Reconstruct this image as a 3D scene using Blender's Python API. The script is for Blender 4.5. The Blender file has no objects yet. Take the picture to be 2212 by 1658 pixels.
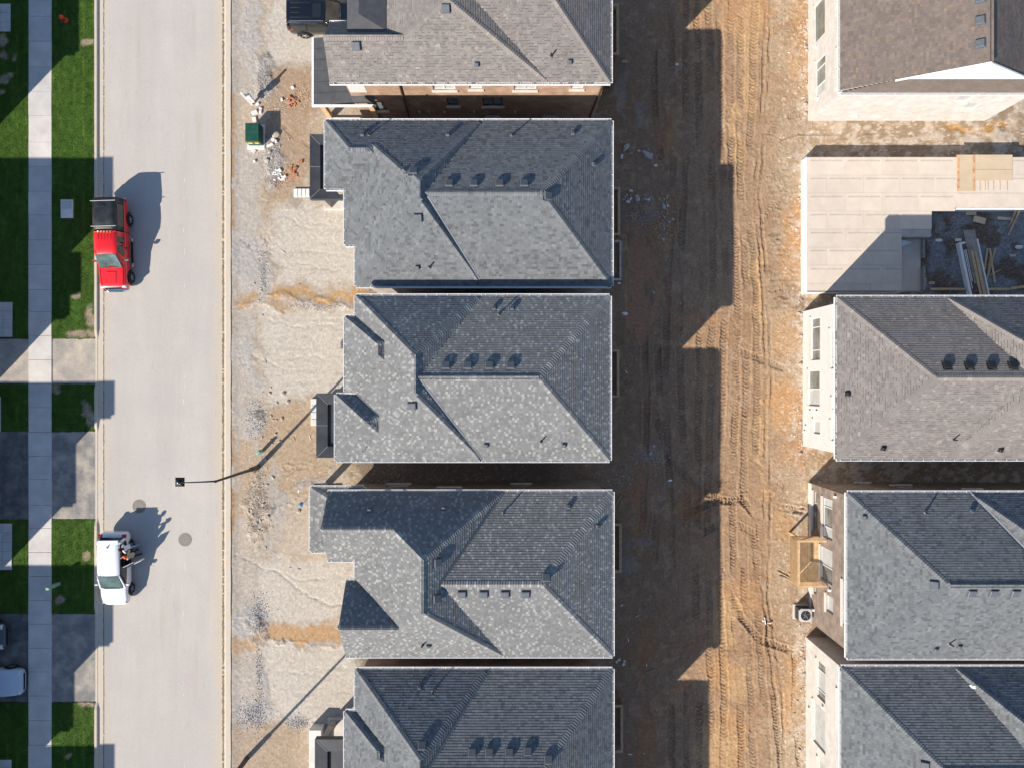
import bpy, bmesh, math, random
import numpy as np
from mathutils import Vector, Matrix

random.seed(7)
rng = np.random.default_rng(11)
scene = bpy.context.scene
COL = scene.collection
R = math.radians

# ---------------------------------------------------------------- camera, sky, sun, exposure
CAM_H = 48.0
FOC = 1587.0            # focal length in units of a 2212 px wide frame
cam_d = bpy.data.cameras.new('camera')
cam_d.sensor_width = 36.0
cam_d.lens = 36.0 * FOC / 2212.0
cam_d.clip_end = 2000.0
cam = bpy.data.objects.new('camera', cam_d)
cam.location = (0, 0, CAM_H)
COL.objects.link(cam)
scene.camera = cam

SUN_EL = R(31.0)
SUN_AZ = R(46.3)        # shadows fall along (cos, sin) of this angle
SUN_DIR = Vector((-math.cos(SUN_AZ) * math.cos(SUN_EL), -math.sin(SUN_AZ) * math.cos(SUN_EL), math.sin(SUN_EL)))
world = bpy.data.worlds.new('World')
scene.world = world
world.use_nodes = True
wn = world.node_tree.nodes
sky = wn.new('ShaderNodeTexSky')
sky.sky_type = 'NISHITA'
sky.sun_disc = False
sky.sun_elevation = SUN_EL
sky.sun_rotation = math.atan2(SUN_DIR.x, SUN_DIR.y) % (2 * math.pi)
sky.altitude = 100
sky.air_density = 1.0
sky.dust_density = 0.4
sky.ozone_density = 2.5
bg = [n for n in wn if n.type == 'BACKGROUND'][0]
bg.inputs['Strength'].default_value = 0.097
tint = wn.new('ShaderNodeMix'); tint.data_type = 'RGBA'; tint.blend_type = 'MULTIPLY'; tint.inputs[0].default_value = 1.0
tint.inputs[7].default_value = (0.97, 1.0, 1.02, 1)      # clear spring sky
world.node_tree.links.new(sky.outputs[0], tint.inputs[6])
world.node_tree.links.new(tint.outputs[2], bg.inputs[0])
sun_d = bpy.data.lights.new('sun', 'SUN')
sun_d.energy = 4.6
sun_d.angle = R(0.53)
sun_d.color = (1.0, 0.915, 0.80)
sun = bpy.data.objects.new('sun', sun_d)
sun.rotation_euler = SUN_DIR.to_track_quat('Z', 'Y').to_euler()
sun.location = (-60, -60, 60)
COL.objects.link(sun)
vs = scene.view_settings
vs.view_transform = 'Standard'
vs.look = 'None'
vs.exposure = 0.72
vs.gamma = 1.0
vs.use_curve_mapping = False
scene.cycles.use_denoising = True
scene.cycles.max_bounces = 6
scene.cycles.diffuse_bounces = 3

# ---------------------------------------------------------------- helpers
ZL = -1.7               # the rear lane and the lots behind it lie well below the street
def ground_level(x):
    t = min(1.0, max(0.0, (x + 8.0) / 13.0)); return ZL * t * t * (3 - 2 * t)
def P(px, py, h=None):
    """surveyed plan position (2212-wide sheet units) of something standing at height h (default: on the ground)"""
    if h is None:
        h = 0.0
        for _ in range(12): h = ground_level((px - 1106.0) * (CAM_H - h) / FOC)
    s = (CAM_H - h) / FOC
    return ((px - 1106.0) * s, (829.0 - py) * s)

def PX(px, h=0.0): return (px - 1106.0) * (CAM_H - h) / FOC
def PY(py, h=0.0): return (829.0 - py) * (CAM_H - h) / FOC

WM = {}
def link(o, parent=None, label=None, cat=None, group=None, kind=None, mat=None):
    COL.objects.link(o)
    if parent is not None:
        o.parent = parent
        if parent.name in WM:
            o.matrix_parent_inverse = WM[parent.name]
    if label: o['label'] = label
    if cat: o['category'] = cat
    if group: o['group'] = group
    if kind: o['kind'] = kind
    return o

def empty(name, loc=(0, 0, 0), rz=0.0, label=None, cat=None, group=None, kind=None):
    o = bpy.data.objects.new(name, None)
    o.empty_display_size = 0.3
    o.location = loc
    o.rotation_euler = (0, 0, rz)
    return link(o, None, label, cat, group, kind)

ZS = [0.0]              # level that the next pieces are built up from
class MB:
    def __init__(s):
        s.v = []; s.f = []; s.c = []; s.mi = []
        s.col = None; s.m = 0
    def add(s, vs_, fs_):
        n = len(s.v)
        s.v.extend([tuple(p) for p in vs_])
        if s.col is not None:
            s.c.extend([s.col] * len(vs_))
        for f in fs_:
            s.f.append(tuple(i + n for i in f)); s.mi.append(s.m)
    def quad(s, a, b, c, d): s.add([a, b, c, d], [(0, 1, 2, 3)])
    def box(s, x0, x1, y0, y1, z0, z1):
        s.add([(x0, y0, z0), (x1, y0, z0), (x1, y1, z0), (x0, y1, z0), (x0, y0, z1), (x1, y0, z1), (x1, y1, z1), (x0, y1, z1)],
              [(3, 2, 1, 0), (4, 5, 6, 7), (0, 1, 5, 4), (1, 2, 6, 5), (2, 3, 7, 6), (3, 0, 4, 7)])
    def bbox(s, x0, x1, y0, y1, z0, z1, b):
        """box with bevelled top rim"""
        v = []
        for (z, i) in ((z0, 0), (z1 - b, 0), (z1, b)):
            v += [(x0 + i, y0 + i, z), (x1 - i, y0 + i, z), (x1 - i, y1 - i, z), (x0 + i, y1 - i, z)]
        f = [(8, 9, 10, 11), (3, 2, 1, 0)]
        for k in (0, 4):
            for j in range(4):
                f.append((k + j, k + (j + 1) % 4, k + 4 + (j + 1) % 4, k + 4 + j))
        s.add(v, f)
    def obox(s, M, x0, x1, y0, y1, z0, z1):
        n = len(s.v)
        s.box(x0, x1, y0, y1, z0, z1)
        for i in range(n, len(s.v)):
            s.v[i] = tuple(M @ Vector(s.v[i]))
    def beam(s, a, b, w, h, up=(0, 0, 1)):
        a = Vector(a); b = Vector(b); d = b - a; L = d.length; d.normalize()
        up = Vector(up); x = d.cross(up)
        if x.length < 1e-4: x = d.cross(Vector((1, 0, 0)))
        x.normalize(); z = x.cross(d)
        M = Matrix((x, d, z)).transposed().to_4x4(); M.translation = a
        s.obox(M, -w / 2, w / 2, 0, L, -h / 2, h / 2)
    def tube(s, pts, rad, n=8, cap=True):
        pts = [Vector(p) for p in pts]
        if not isinstance(rad, (list, tuple)): rad = [rad] * len(pts)
        rings = []; v = []; f = []
        for i, p in enumerate(pts):
            d = (pts[min(i + 1, len(pts) - 1)] - pts[max(i - 1, 0)]).normalized()
            x = d.cross(Vector((0.3, 0.2, 1)) if abs(d.z) < .9 else Vector((1, 0, 0))).normalized(); y = d.cross(x)
            for k in range(n):
                a = 2 * math.pi * k / n
                v.append(p + (x * math.cos(a) + y * math.sin(a)) * rad[i])
        for i in range(len(pts) - 1):
            for k in range(n):
                f.append((i * n + k, i * n + (k + 1) % n, (i + 1) * n + (k + 1) % n, (i + 1) * n + k))
        if cap:
            f.append(tuple(range(n))[::-1]); f.append(tuple(range((len(pts) - 1) * n, len(pts) * n)))
        s.add(v, f)
    def lathe(s, prof, n=16, M=None):
        v = []; f = []
        for (r, z) in prof:
            for k in range(n):
                a = 2 * math.pi * k / n
                p = Vector((r * math.cos(a), r * math.sin(a), z))
                v.append(M @ p if M else p)
        for i in range(len(prof) - 1):
            for k in range(n):
                f.append((i * n + k, i * n + (k + 1) % n, (i + 1) * n + (k + 1) % n, (i + 1) * n + k))
        f.append(tuple(range((len(prof) - 1) * n, len(prof) * n)))
        s.add(v, f)
    def mesh(s, name, mats, smooth=False):
        me = bpy.data.meshes.new(name)
        me.from_pydata([(p[0], p[1], p[2] + ZS[0]) for p in s.v] if ZS[0] else s.v, [], s.f)
        if s.c:
            a = me.color_attributes.new('Col', 'FLOAT_COLOR', 'POINT')
            c = np.ones((len(s.v), 4), dtype=np.float32); c[:, :3] = np.array(s.c, dtype=np.float32)[:, :3]
            a.data.foreach_set('color', c.ravel())
        if not isinstance(mats, (list, tuple)): mats = [mats]
        for m in mats: me.materials.append(m)
        if len(mats) > 1:
            me.polygons.foreach_set('material_index', s.mi)
        if smooth:
            me.polygons.foreach_set('use_smooth', [True] * len(me.polygons))
        me.update()
        return me
    def build(s, name, mats, parent=None, smooth=False, **kw):
        me = s.mesh(name, mats, smooth)
        return link(bpy.data.objects.new(name, me), parent, **kw)

def inst(name, me, M, parent=None, **kw):
    o = bpy.data.objects.new(name, me)
    o.matrix_local = M
    return link(o, parent, **kw)

# ---------------------------------------------------------------- materials
def mat(name, col=(.5, .5, .5), rough=.8, var=0.0, vscale=3.0, grain=0.0, gscale=60.0, bump=0.0, bscale=40.0, attr=False, metal=0.0,
        spec=0.3, coat=0.0, var_col=None, coords='pos', detail=5.0, trans=0.0):
    m = bpy.data.materials.new(name); m.use_nodes = True
    nt = m.node_tree; N = nt.nodes; L = nt.links
    b = N['Principled BSDF']
    b.inputs['Roughness'].default_value = rough
    b.inputs['Metallic'].default_value = metal
    b.inputs['Specular IOR Level'].default_value = spec
    if coat: b.inputs['Coat Weight'].default_value = coat; b.inputs['Coat Roughness'].default_value = .05
    if trans: b.inputs['Transmission Weight'].default_value = trans
    if coords == 'pos':
        g = N.new('ShaderNodeNewGeometry'); vec = g.outputs['Position']
    else:
        g = N.new('ShaderNodeTexCoord'); vec = g.outputs['Object']
    if attr:
        a = N.new('ShaderNodeAttribute'); a.attribute_name = 'Col'; c = a.outputs['Color']
    else:
        r = N.new('ShaderNodeRGB'); r.outputs[0].default_value = (*col, 1); c = r.outputs[0]
    def noise(scale, det):
        n = N.new('ShaderNodeTexNoise'); n.inputs['Scale'].default_value = scale; n.inputs['Detail'].default_value = det
        n.inputs['Roughness'].default_value = .6
        L.new(vec, n.inputs['Vector']); return n.outputs['Fac']
    def mulvar(c, fac, amt):
        mr = N.new('ShaderNodeMapRange'); mr.inputs['From Min'].default_value = .3; mr.inputs['From Max'].default_value = .7
        mr.inputs['To Min'].default_value = 1 - amt; mr.inputs['To Max'].default_value = 1 + amt
        L.new(fac, mr.inputs['Value'])
        mx = N.new('ShaderNodeMix'); mx.data_type = 'RGBA'; mx.blend_type = 'MULTIPLY'; mx.inputs['Factor'].default_value = 1
        L.new(c, mx.inputs[6]); L.new(mr.outputs[0], mx.inputs[7]); return mx.outputs[2]
    if var_col is not None:
        f = noise(vscale, detail)
        mr = N.new('ShaderNodeMapRange'); mr.inputs['From Min'].default_value = .42; mr.inputs['From Max'].default_value = .62
        L.new(f, mr.inputs['Value'])
        mx = N.new('ShaderNodeMix'); mx.data_type = 'RGBA'
        L.new(mr.outputs[0], mx.inputs[0]); L.new(c, mx.inputs[6]); mx.inputs[7].default_value = (*var_col, 1)
        c = mx.outputs[2]
    if var: c = mulvar(c, noise(vscale, detail), var)
    if grain: c = mulvar(c, noise(gscale, 2.0), grain)
    L.new(c, b.inputs['Base Color'])
    if bump:
        bp = N.new('ShaderNodeBump'); bp.inputs['Strength'].default_value = bump; bp.inputs['Distance'].default_value = .02
        L.new(noise(bscale, 4.0), bp.inputs['Height']); L.new(bp.outputs[0], b.inputs['Normal'])
    return m

def brick_mat(name, c1, c2, mortar, bw=.2, bh=.065, msize=.012, var=.25, wear=None):
    """brick courses on upright walls that run along x or y"""
    m = bpy.data.materials.new(name); m.use_nodes = True
    nt = m.node_tree; N = nt.nodes; L = nt.links; b = N['Principled BSDF']
    b.inputs['Roughness'].default_value = .9; b.inputs['Specular IOR Level'].default_value = .2
    g = N.new('ShaderNodeNewGeometry'); sp = N.new('ShaderNodeSeparateXYZ'); L.new(g.outputs['Position'], sp.inputs[0])
    ad = N.new('ShaderNodeMath'); ad.operation = 'ADD'; L.new(sp.outputs[0], ad.inputs[0]); L.new(sp.outputs[1], ad.inputs[1])
    cb = N.new('ShaderNodeCombineXYZ'); L.new(ad.outputs[0], cb.inputs[0]); L.new(sp.outputs[2], cb.inputs[1])
    t = N.new('ShaderNodeTexBrick'); L.new(cb.outputs[0], t.inputs['Vector'])
    t.inputs['Color1'].default_value = (*c1, 1); t.inputs['Color2'].default_value = (*c2, 1); t.inputs['Mortar'].default_value = (*mortar, 1)
    t.inputs['Scale'].default_value = 1.0; t.inputs['Brick Width'].default_value = bw; t.inputs['Row Height'].default_value = bh
    t.inputs['Mortar Size'].default_value = msize; t.inputs['Bias'].default_value = 0.0
    n = N.new('ShaderNodeTexNoise'); n.inputs['Scale'].default_value = 1.7; n.inputs['Detail'].default_value = 6; L.new(g.outputs['Position'], n.inputs['Vector'])
    mr = N.new('ShaderNodeMapRange'); mr.inputs['From Min'].default_value = .3; mr.inputs['From Max'].default_value = .7
    mr.inputs['To Min'].default_value = 1 - var; mr.inputs['To Max'].default_value = 1 + var; L.new(n.outputs['Fac'], mr.inputs['Value'])
    mx = N.new('ShaderNodeMix'); mx.data_type = 'RGBA'; mx.blend_type = 'MULTIPLY'; mx.inputs['Factor'].default_value = 1
    L.new(t.outputs['Color'], mx.inputs[6]); L.new(mr.outputs[0], mx.inputs[7]); L.new(mx.outputs[2], b.inputs['Base Color'])
    bp = N.new('ShaderNodeBump'); bp.inputs['Strength'].default_value = .5; bp.inputs['Distance'].default_value = .01; bp.invert = True
    L.new(t.outputs['Fac'], bp.inputs['Height']); L.new(bp.outputs[0], b.inputs['Normal'])
    return m

M_ = {}
M_['shingle'] = mat('shingle', attr=True, rough=.92, var=.10, vscale=1.1, grain=.22, gscale=55, spec=.15, bump=.25, bscale=120)
M_['membrane'] = mat('roof_membrane', (.040, .044, .052), .55, var=.35, vscale=1.3, grain=.1, spec=.4)
M_['membrane_grey'] = mat('roof_underlay', (.072, .075, .082), .7, var=.2, vscale=2, grain=.12, gscale=30)
M_['seam'] = mat('seam_metal', (.22, .225, .23), .5)
M_['gutter_white'] = mat('gutter_white', (.80, .79, .77), .4, var=.08, vscale=4)
M_['gutter_brown'] = mat('gutter_brown', (.10, .07, .055), .45)
M_['flashing'] = mat('flashing', (.11, .125, .145), .45, var=.2, vscale=5, metal=.3)
M_['vent'] = mat('vent_plastic', (.10, .11, .125), .5, var=.15, vscale=6)
M_['vent_black'] = mat('vent_black', (.018, .019, .022), .5)
M_['pipe_black'] = mat('pipe_black', (.02, .02, .022), .45)
M_['collar'] = mat('pipe_collar', (.15, .148, .145), .5)
M_['soffit'] = mat('soffit', (.55, .53, .5), .7)
M_['frame_white'] = mat('frame_white', (.60, .60, .58), .45)
M_['frame_dark'] = mat('frame_dark', (.03, .032, .035), .4)
M_['sill'] = mat('sill_stone', (.58, .55, .50), .8, var=.08, vscale=3, grain=.08)
M_['glass'] = mat('window_glass', (.15, .165, .155), .04, var=.5, vscale=.8, spec=.9)
M_['blind'] = mat('window_blind', (.42, .43, .42), .5, var=.15, vscale=2, spec=.6)
M_['brick_tan'] = brick_mat('brick_tan', (.42, .24, .145), (.35, .19, .115), (.36, .30, .25))
M_['brick_brown'] = brick_mat('brick_brown', (.15, .095, .07), (.25, .18, .135), (.34, .30, .265), .21, .075, .014)
M_['brick_white'] = brick_mat('brick_white', (.60, .575, .54), (.50, .465, .42), (.60, .575, .545), .26, .07, .008, .10)
M_['stone_white'] = brick_mat('stone_white', (.62, .61, .59), (.60, .585, .565), (.54, .53, .51), .4, .2, .006, .04)
M_['stone_grey'] = brick_mat('stone_grey', (.40, .37, .33), (.30, .27, .24), (.34, .32, .29), .38, .12, .01, .25)
M_['foundation'] = mat('foundation', (.42, .39, .35), .9, var=.2, vscale=2, grain=.15)
M_['concrete'] = mat('concrete', (.56, .53, .49), .9, var=.12, vscale=1.2, grain=.14, gscale=35, bump=.2)
M_['concrete_white'] = mat('concrete_white', (.68, .66, .62), .85, var=.12, vscale=2, grain=.1)
M_['wood'] = mat('deck_wood', (.56, .385, .215), .75, var=.25, vscale=4, grain=.2, gscale=20)
M_['wood_dark'] = mat('treated_wood', (.24, .155, .085), .8, var=.3, vscale=3, grain=.2, gscale=25)
M_['lumber'] = mat('lumber', (.52, .36, .21), .8, var=.2, vscale=3, grain=.2, gscale=30)
M_['lumber_grey'] = mat('lumber_grey', (.30, .26, .23), .85, var=.25, vscale=3, grain=.25, gscale=30)
M_['wrap'] = mat('white_wrap', (.80, .80, .79), .4, var=.06, vscale=3, bump=.6, bscale=9)
M_['rock'] = mat('rock', (.44, .40, .36), .95, var=.25, vscale=5, grain=.25, gscale=40, bump=.5, bscale=20, coords='obj')
M_['rock_tan'] = mat('rock_tan', (.52, .42, .33), .95, var=.25, vscale=5, grain=.25, gscale=40, bump=.5, bscale=20, coords='obj')
M_['brick'] = mat('loose_brick', (.45, .20, .11), .9, var=.3, vscale=9, grain=.2)
M_['block'] = mat('white_block', (.72, .68, .63), .9, var=.12, vscale=6, grain=.12)
M_['asphalt'] = mat('driveway_asphalt', (.115, .115, .118), .95, var=.30, vscale=1.1, grain=.25, gscale=40, var_col=(.165, .155, .145), bump=.3, bscale=90)
M_['black'] = mat('black_plastic', (.012, .012, .013), .5)
M_['rubber'] = mat('tyre_rubber', (.018, .018, .019), .85)
M_['alloy'] = mat('alloy_rim', (.55, .56, .58), .3, metal=.8)
M_['chrome'] = mat('chrome', (.75, .76, .78), .12, metal=1.0)
M_['car_glass'] = mat('car_glass', (.015, .02, .022), .03, spec=.8)
M_['windscreen'] = mat('windscreen', (.09, .14, .14), .05, spec=1.0, var=.5, vscale=1.5)
M_['red_paint'] = mat('red_paint', (.72, .012, .014), .3, coat=1.0, spec=.5)
M_['white_paint'] = mat('white_paint', (.82, .83, .84), .3, coat=1.0, spec=.5)
M_['black_paint'] = mat('black_paint', (.006, .007, .010), .22, coat=1.0, spec=.5)
M_['silver_paint'] = mat('silver_blue_paint', (.42, .50, .60), .3, coat=1.0, spec=.5)
M_['topper'] = mat('topper_black', (.026, .028, .030), .38, var=.6, vscale=2.5, spec=.5)
M_['tail'] = mat('tail_lamp', (.35, .008, .02), .2, coat=.6)
M_['lamp_lens'] = mat('headlamp_lens', (.62, .62, .60), .12, coat=.6)
M_['amber'] = mat('amber_lens', (.75, .33, .03), .25)
M_['green_steel'] = mat('green_steel', (.016, .072, .052), .45, var=.25, vscale=3)
M_['green_pale'] = mat('green_plastic', (.27, .42, .33), .6, var=.15, vscale=5)
M_['hydrant_red'] = mat('hydrant_red', (.75, .07, .02), .45)
M_['iron'] = mat('cast_iron', (.24, .215, .185), .8, var=.25, vscale=8, grain=.2)
M_['pole'] = mat('lamp_pole_concrete', (.115, .098, .075), .85, var=.25, vscale=6, grain=.2)
M_['lamp_black'] = mat('lamp_black', (.014, .015, .018), .4)
M_['lamp_glass'] = mat('lamp_glass', (.20, .32, .42), .1, spec=.8)
M_['ac_grey'] = mat('ac_steel', (.48, .49, .48), .5)
M_['plastic_white'] = mat('plastic_white', (.75, .76, .77), .4)
M_['blue'] = mat('blue_plastic', (.06, .28, .60), .5)

# ---------------------------------------------------------------- numpy noise
def vnoise(x, y, seed=0):
    r = np.random.default_rng(seed); T = r.random((256, 256)).astype(np.float32)
    xi = np.floor(x).astype(int); yi = np.floor(y).astype(int); fx = x - xi; fy = y - yi
    fx = fx * fx * (3 - 2 * fx); fy = fy * fy * (3 - 2 * fy)
    g = lambda a, b: T[a & 255, b & 255]
    return (g(xi, yi) * (1 - fx) + g(xi + 1, yi) * fx) * (1 - fy) + (g(xi, yi + 1) * (1 - fx) + g(xi + 1, yi + 1) * fx) * fy
def fbm(x, y, o=4, seed=0):
    s = 0; a = .5; t = 0
    for i in range(o):
        s = s + a * vnoise(x * 2 ** i + 17 * i, y * 2 ** i + 31 * i, seed + i); t += a; a *= .55
    return s / t
def sstep(a, b, x):
    t = np.clip((x - a) / (b - a), 0, 1); return t * t * (3 - 2 * t)

# ---------------------------------------------------------------- the setting
mb = MB(); gx = [(-400, -.12), (-8.5, -.12), (5.5, ZL - .3), (400, ZL - .3)]
for (xa, za), (xb, zb_) in zip(gx, gx[1:]): mb.quad((xa, -400, za), (xb, -400, zb_), (xb, 400, zb_), (xa, 400, za))
mb.build('ground', mat('far_ground', (.36, .27, .18), .95, var=.3, vscale=.3), kind='structure')

YT, YB = 30.0, -30.0                       # built length of the street
X_KERB_L0, X_KERB_L1, X_GUT = PX(206), PX(212), PX(224)
X_ROAD_R, X_KERB_R0, X_KERB_R1 = PX(484), PX(485.5), PX(500)
SW0, SW1 = PX(63), PX(113)

# road
def road_mat():
    m = bpy.data.materials.new('road_surface'); m.use_nodes = True
    nt = m.node_tree; N = nt.nodes; L = nt.links; b = N['Principled BSDF']; b.inputs['Roughness'].default_value = .93
    b.inputs['Specular IOR Level'].default_value = .2
    g = N.new('ShaderNodeNewGeometry')
    def noise(scale, det, sx=1, sy=1):
        mp = N.new('ShaderNodeMapping'); mp.inputs['Scale'].default_value = (sx, sy, 1); L.new(g.outputs['Position'], mp.inputs['Vector'])
        n = N.new('ShaderNodeTexNoise'); n.inputs['Scale'].default_value = scale; n.inputs['Detail'].default_value = det; n.inputs['Roughness'].default_value = .65
        L.new(mp.outputs[0], n.inputs['Vector']); return n.outputs['Fac']
    def ramp(f, a, b_, c0, c1):
        r = N.new('ShaderNodeMapRange'); r.inputs['From Min'].default_value = a; r.inputs['From Max'].default_value = b_
        r.inputs['To Min'].default_value = c0; r.inputs['To Max'].default_value = c1; L.new(f, r.inputs['Value']); return r.outputs[0]
    def mix(f, c0, c1, blend='MIX'):
        x = N.new('ShaderNodeMix'); x.data_type = 'RGBA'; x.blend_type = blend
        if isinstance(f, float): x.inputs[0].default_value = f
        else: L.new(f, x.inputs[0])
        for i, c in ((6, c0), (7, c1)):
            if isinstance(c, tuple): x.inputs[i].default_value = (*c, 1)
            else: L.new(c, x.inputs[i])
        return x.outputs[2]
    c = mix(ramp(noise(1.0, 5, .55, .06), .32, .68, 0, 1), (.455, .42, .38), (.52, .478, .432))
    c = mix(ramp(noise(.5, 6), .4, .68, 0, .5), c, (.425, .40, .375))
    c = mix(ramp(noise(3.5, 6, 1, .25), .60, .78, 0, .4), c, (.54, .495, .44))
    sp = N.new('ShaderNodeSeparateXYZ'); L.new(g.outputs['Position'], sp.inputs[0])
    # dust thrown up along both edges
    n = noise(1.2, 5, 1, .25)
    ad = N.new('ShaderNodeMath'); ad.operation = 'MULTIPLY_ADD'; L.new(n, ad.inputs[0]); ad.inputs[1].default_value = 1.6; L.new(sp.outputs[0], ad.inputs[2])
    c = mix(ramp(ad.outputs[0], X_KERB_R0 - .55 + .3, X_KERB_R0 + .75, 0, .85), c, (.53, .45, .345))
    c = mix(ramp(ad.outputs[0], X_GUT + 1.3, X_GUT + .65, 0, .7), c, (.52, .445, .345))
    gr = ramp(noise(38, 2), .3, .7, .90, 1.10)
    c = mix(1.0, c, gr, 'MULTIPLY')
    sc = ramp(noise(1.3, 8, 3.0, .5), .62, .70, 1, .84)
    c = mix(1.0, c, ramp(noise(9, 5, 1, .6), .30, .70, .95, 1.05), 'MULTIPLY')
    c = mix(ramp(noise(.8, 7, 1.3, .12), .58, .72, 0, .35), c, (.40, .325, .25))
    c = mix(1.0, c, sc, 'MULTIPLY')
    L.new(c, b.inputs['Base Color'])
    bp = N.new('ShaderNodeBump'); bp.inputs['Strength'].default_value = .25; bp.inputs['Distance'].default_value = .01
    L.new(noise(60, 3), bp.inputs['Height']); L.new(bp.outputs[0], b.inputs['Normal'])
    return m
mb = MB(); nx = 1
mb.quad((X_GUT - .02, YB, 0), (X_ROAD_R, YB, 0), (X_ROAD_R, YT, 0), (X_GUT - .02, YT, 0))
mb.build('road', road_mat(), kind='structure')

M_['kerb'] = mat('kerb_concrete', (.58, .52, .44), .9, var=.16, vscale=1.5, grain=.15, var_col=(.50, .42, .32))
M_['gutter_conc'] = mat('gutter_concrete', (.50, .46, .41), .9, var=.15, vscale=1.0, grain=.15, var_col=(.43, .36, .28))
# left kerb: raised, dropped at the driveways; with a gutter apron beside it
DRIVES = [(732, 829), (932, 1121), (1324, 1515)]
def dropped(y):
    k = 1.0
    for a, b_ in DRIVES:
        y0, y1 = PY(b_), PY(a)
        if y0 - .5 < y < y1 + .5:
            k = min(k, max(0, max(y0 - y, y - y1) / .5))
    return .03 + .10 * k
ys = [YB + i * .25 for i in range(int((YT - YB) / .25) + 1)]
mb = MB()
prof = []
for y in ys:
    h = dropped(y); w = .012 * math.sin(y * 3.1) + .006 * math.sin(y * 11)
    prof.append([(X_KERB_L0 + w * .5, y, -.05), (X_KERB_L0 + w * .5, y, h), (X_KERB_L1 - .03, y, h), (X_KERB_L1, y, h - .02), (X_KERB_L1 + .05, y, .012), (X_GUT, y, .006), (X_GUT, y, -.05)])
n = len(prof[0])
mb.add([p for r in prof for p in r], [(i * n + k, i * n + k + 1, (i + 1) * n + k + 1, (i + 1) * n + k) for i in range(len(prof) - 1) for k in range(n - 1)])
ko = mb.build('kerb', M_['kerb'], kind='structure')
mb = MB(); prof = []
for y in ys:
    w = .01 * math.sin(y * 2.3)
    prof.append([(X_ROAD_R - .005, y, -.05), (X_ROAD_R - .005, y, .004), (X_KERB_R0 + .02, y, .008), (X_KERB_R0 + .06, y, .10), (X_KERB_R0 + .10, y, .125), (X_KERB_R1 + w, y, .13), (X_KERB_R1 + w, y, -.05)])
mb.add([p for r in prof for p in r], [(i * n + k, i * n + k + 1, (i + 1) * n + k + 1, (i + 1) * n + k) for i in range(len(prof) - 1) for k in range(n - 1)])
mb.build('kerb', M_['kerb'], kind='structure')
# muddy seam that gathered against the kerbs
mb = MB()
for (xa, wa, seed) in ((X_ROAD_R - .06, .09, 3), (X_GUT - .01, .05, 5)):
    a = []
    for i in range(600):
        y = YB + i * .1
        r = random.random()
        a.append(((xa - wa * (.3 + .7 * r), y, .0045), (xa + wa * (.3 + .7 * random.random()), y, .013)))
    for i in range(599):
        if random.random() < .93: mb.quad(a[i][0], a[i][1], a[i + 1][1], a[i + 1][0])
mb.build('kerbside_mud', mat('kerb_mud', (.22, .16, .105), .95, var=.35, vscale=4, grain=.3), kind='stuff', label='dried mud gathered along the kerb edge')

# sidewalk slabs
JOINTS = [37, 90.5, 146, 198, 251, 307.5, 360, 414, 465, 519, 572, 626, 674, 725, 777, 829, 879.5, 932.5, 984, 1034.5, 1089.5, 1139.5, 1191, 1243, 1295, 1346, 1398, 1449, 1501, 1554, 1607, 1656]
JOINTS = [37 - 53 * k for k in range(4, 0, -1)] + JOINTS + [1656 + 52 * k for k in range(1, 4)]
mb = MB(); mb.box(SW0 + .02, SW1 - .02, YB, YT, -.06, .045)
sw = mb.build('sidewalk', mat('sidewalk_bed', (.20, .17, .13), .95, var=.2), kind='structure')
SLABM = [mat('sidewalk_concrete_%d' % i, c, .9, var=.13, vscale=.9, grain=.10, gscale=45, bump=.15) for i, c in enumerate([(.56, .53, .495), (.52, .50, .475), (.58, .54, .50)])]
for i in range(len(JOINTS) - 1):
    y1, y0 = PY(JOINTS[i]) - .008, PY(JOINTS[i + 1]) + .008
    mb = MB(); e = random.uniform(-.012, .012); zt = .082 + random.uniform(-.004, .004)
    mb.bbox(SW0 + e, SW1 + e * .6, y0, y1, -.02, zt, .012)
    mb.build('slab', SLABM[random.choice([0, 0, 1, 2])], sw)

M_['apron'] = mat('dusty_asphalt', (.235, .225, .215), .95, var=.2, vscale=1.1, grain=.2, gscale=40, var_col=(.33, .295, .25), bump=.2, bscale=90)
# driveway aprons and driveways on the finished side
for (i, (a, b_)) in enumerate(DRIVES):
    mb = MB()
    for (x0, x1) in ((-48.0, SW0), (SW1, X_KERB_L0)):
        n = 14; pts0 = []; pts1 = []
        for k in range(n + 1):
            x = x0 + (x1 - x0) * k / n
            pts0.append((x, PY(b_) + random.uniform(-.05, .05), .035)); pts1.append((x, PY(a) + random.uniform(-.05, .05), .035))
        for k in range(n): mb.quad(pts0[k], pts0[k + 1], pts1[k + 1], pts1[k])
    if i:
        ap = MB(); half = len(mb.f) // 2; ap.v = mb.v; ap.f = mb.f[half:]; ap.mi = mb.mi[half:]; mb.f = mb.f[:half]; mb.mi = mb.mi[:half]
        ap.build('driveway_apron', M_['apron'], kind='structure')
    m = M_['asphalt'] if i else mat('sandy_driveway', (.38, .345, .305), .95, var=.25, vscale=.9, grain=.2, gscale=40, var_col=(.42, .36, .29))
    mb.build('driveway', m, kind='structure')

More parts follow.
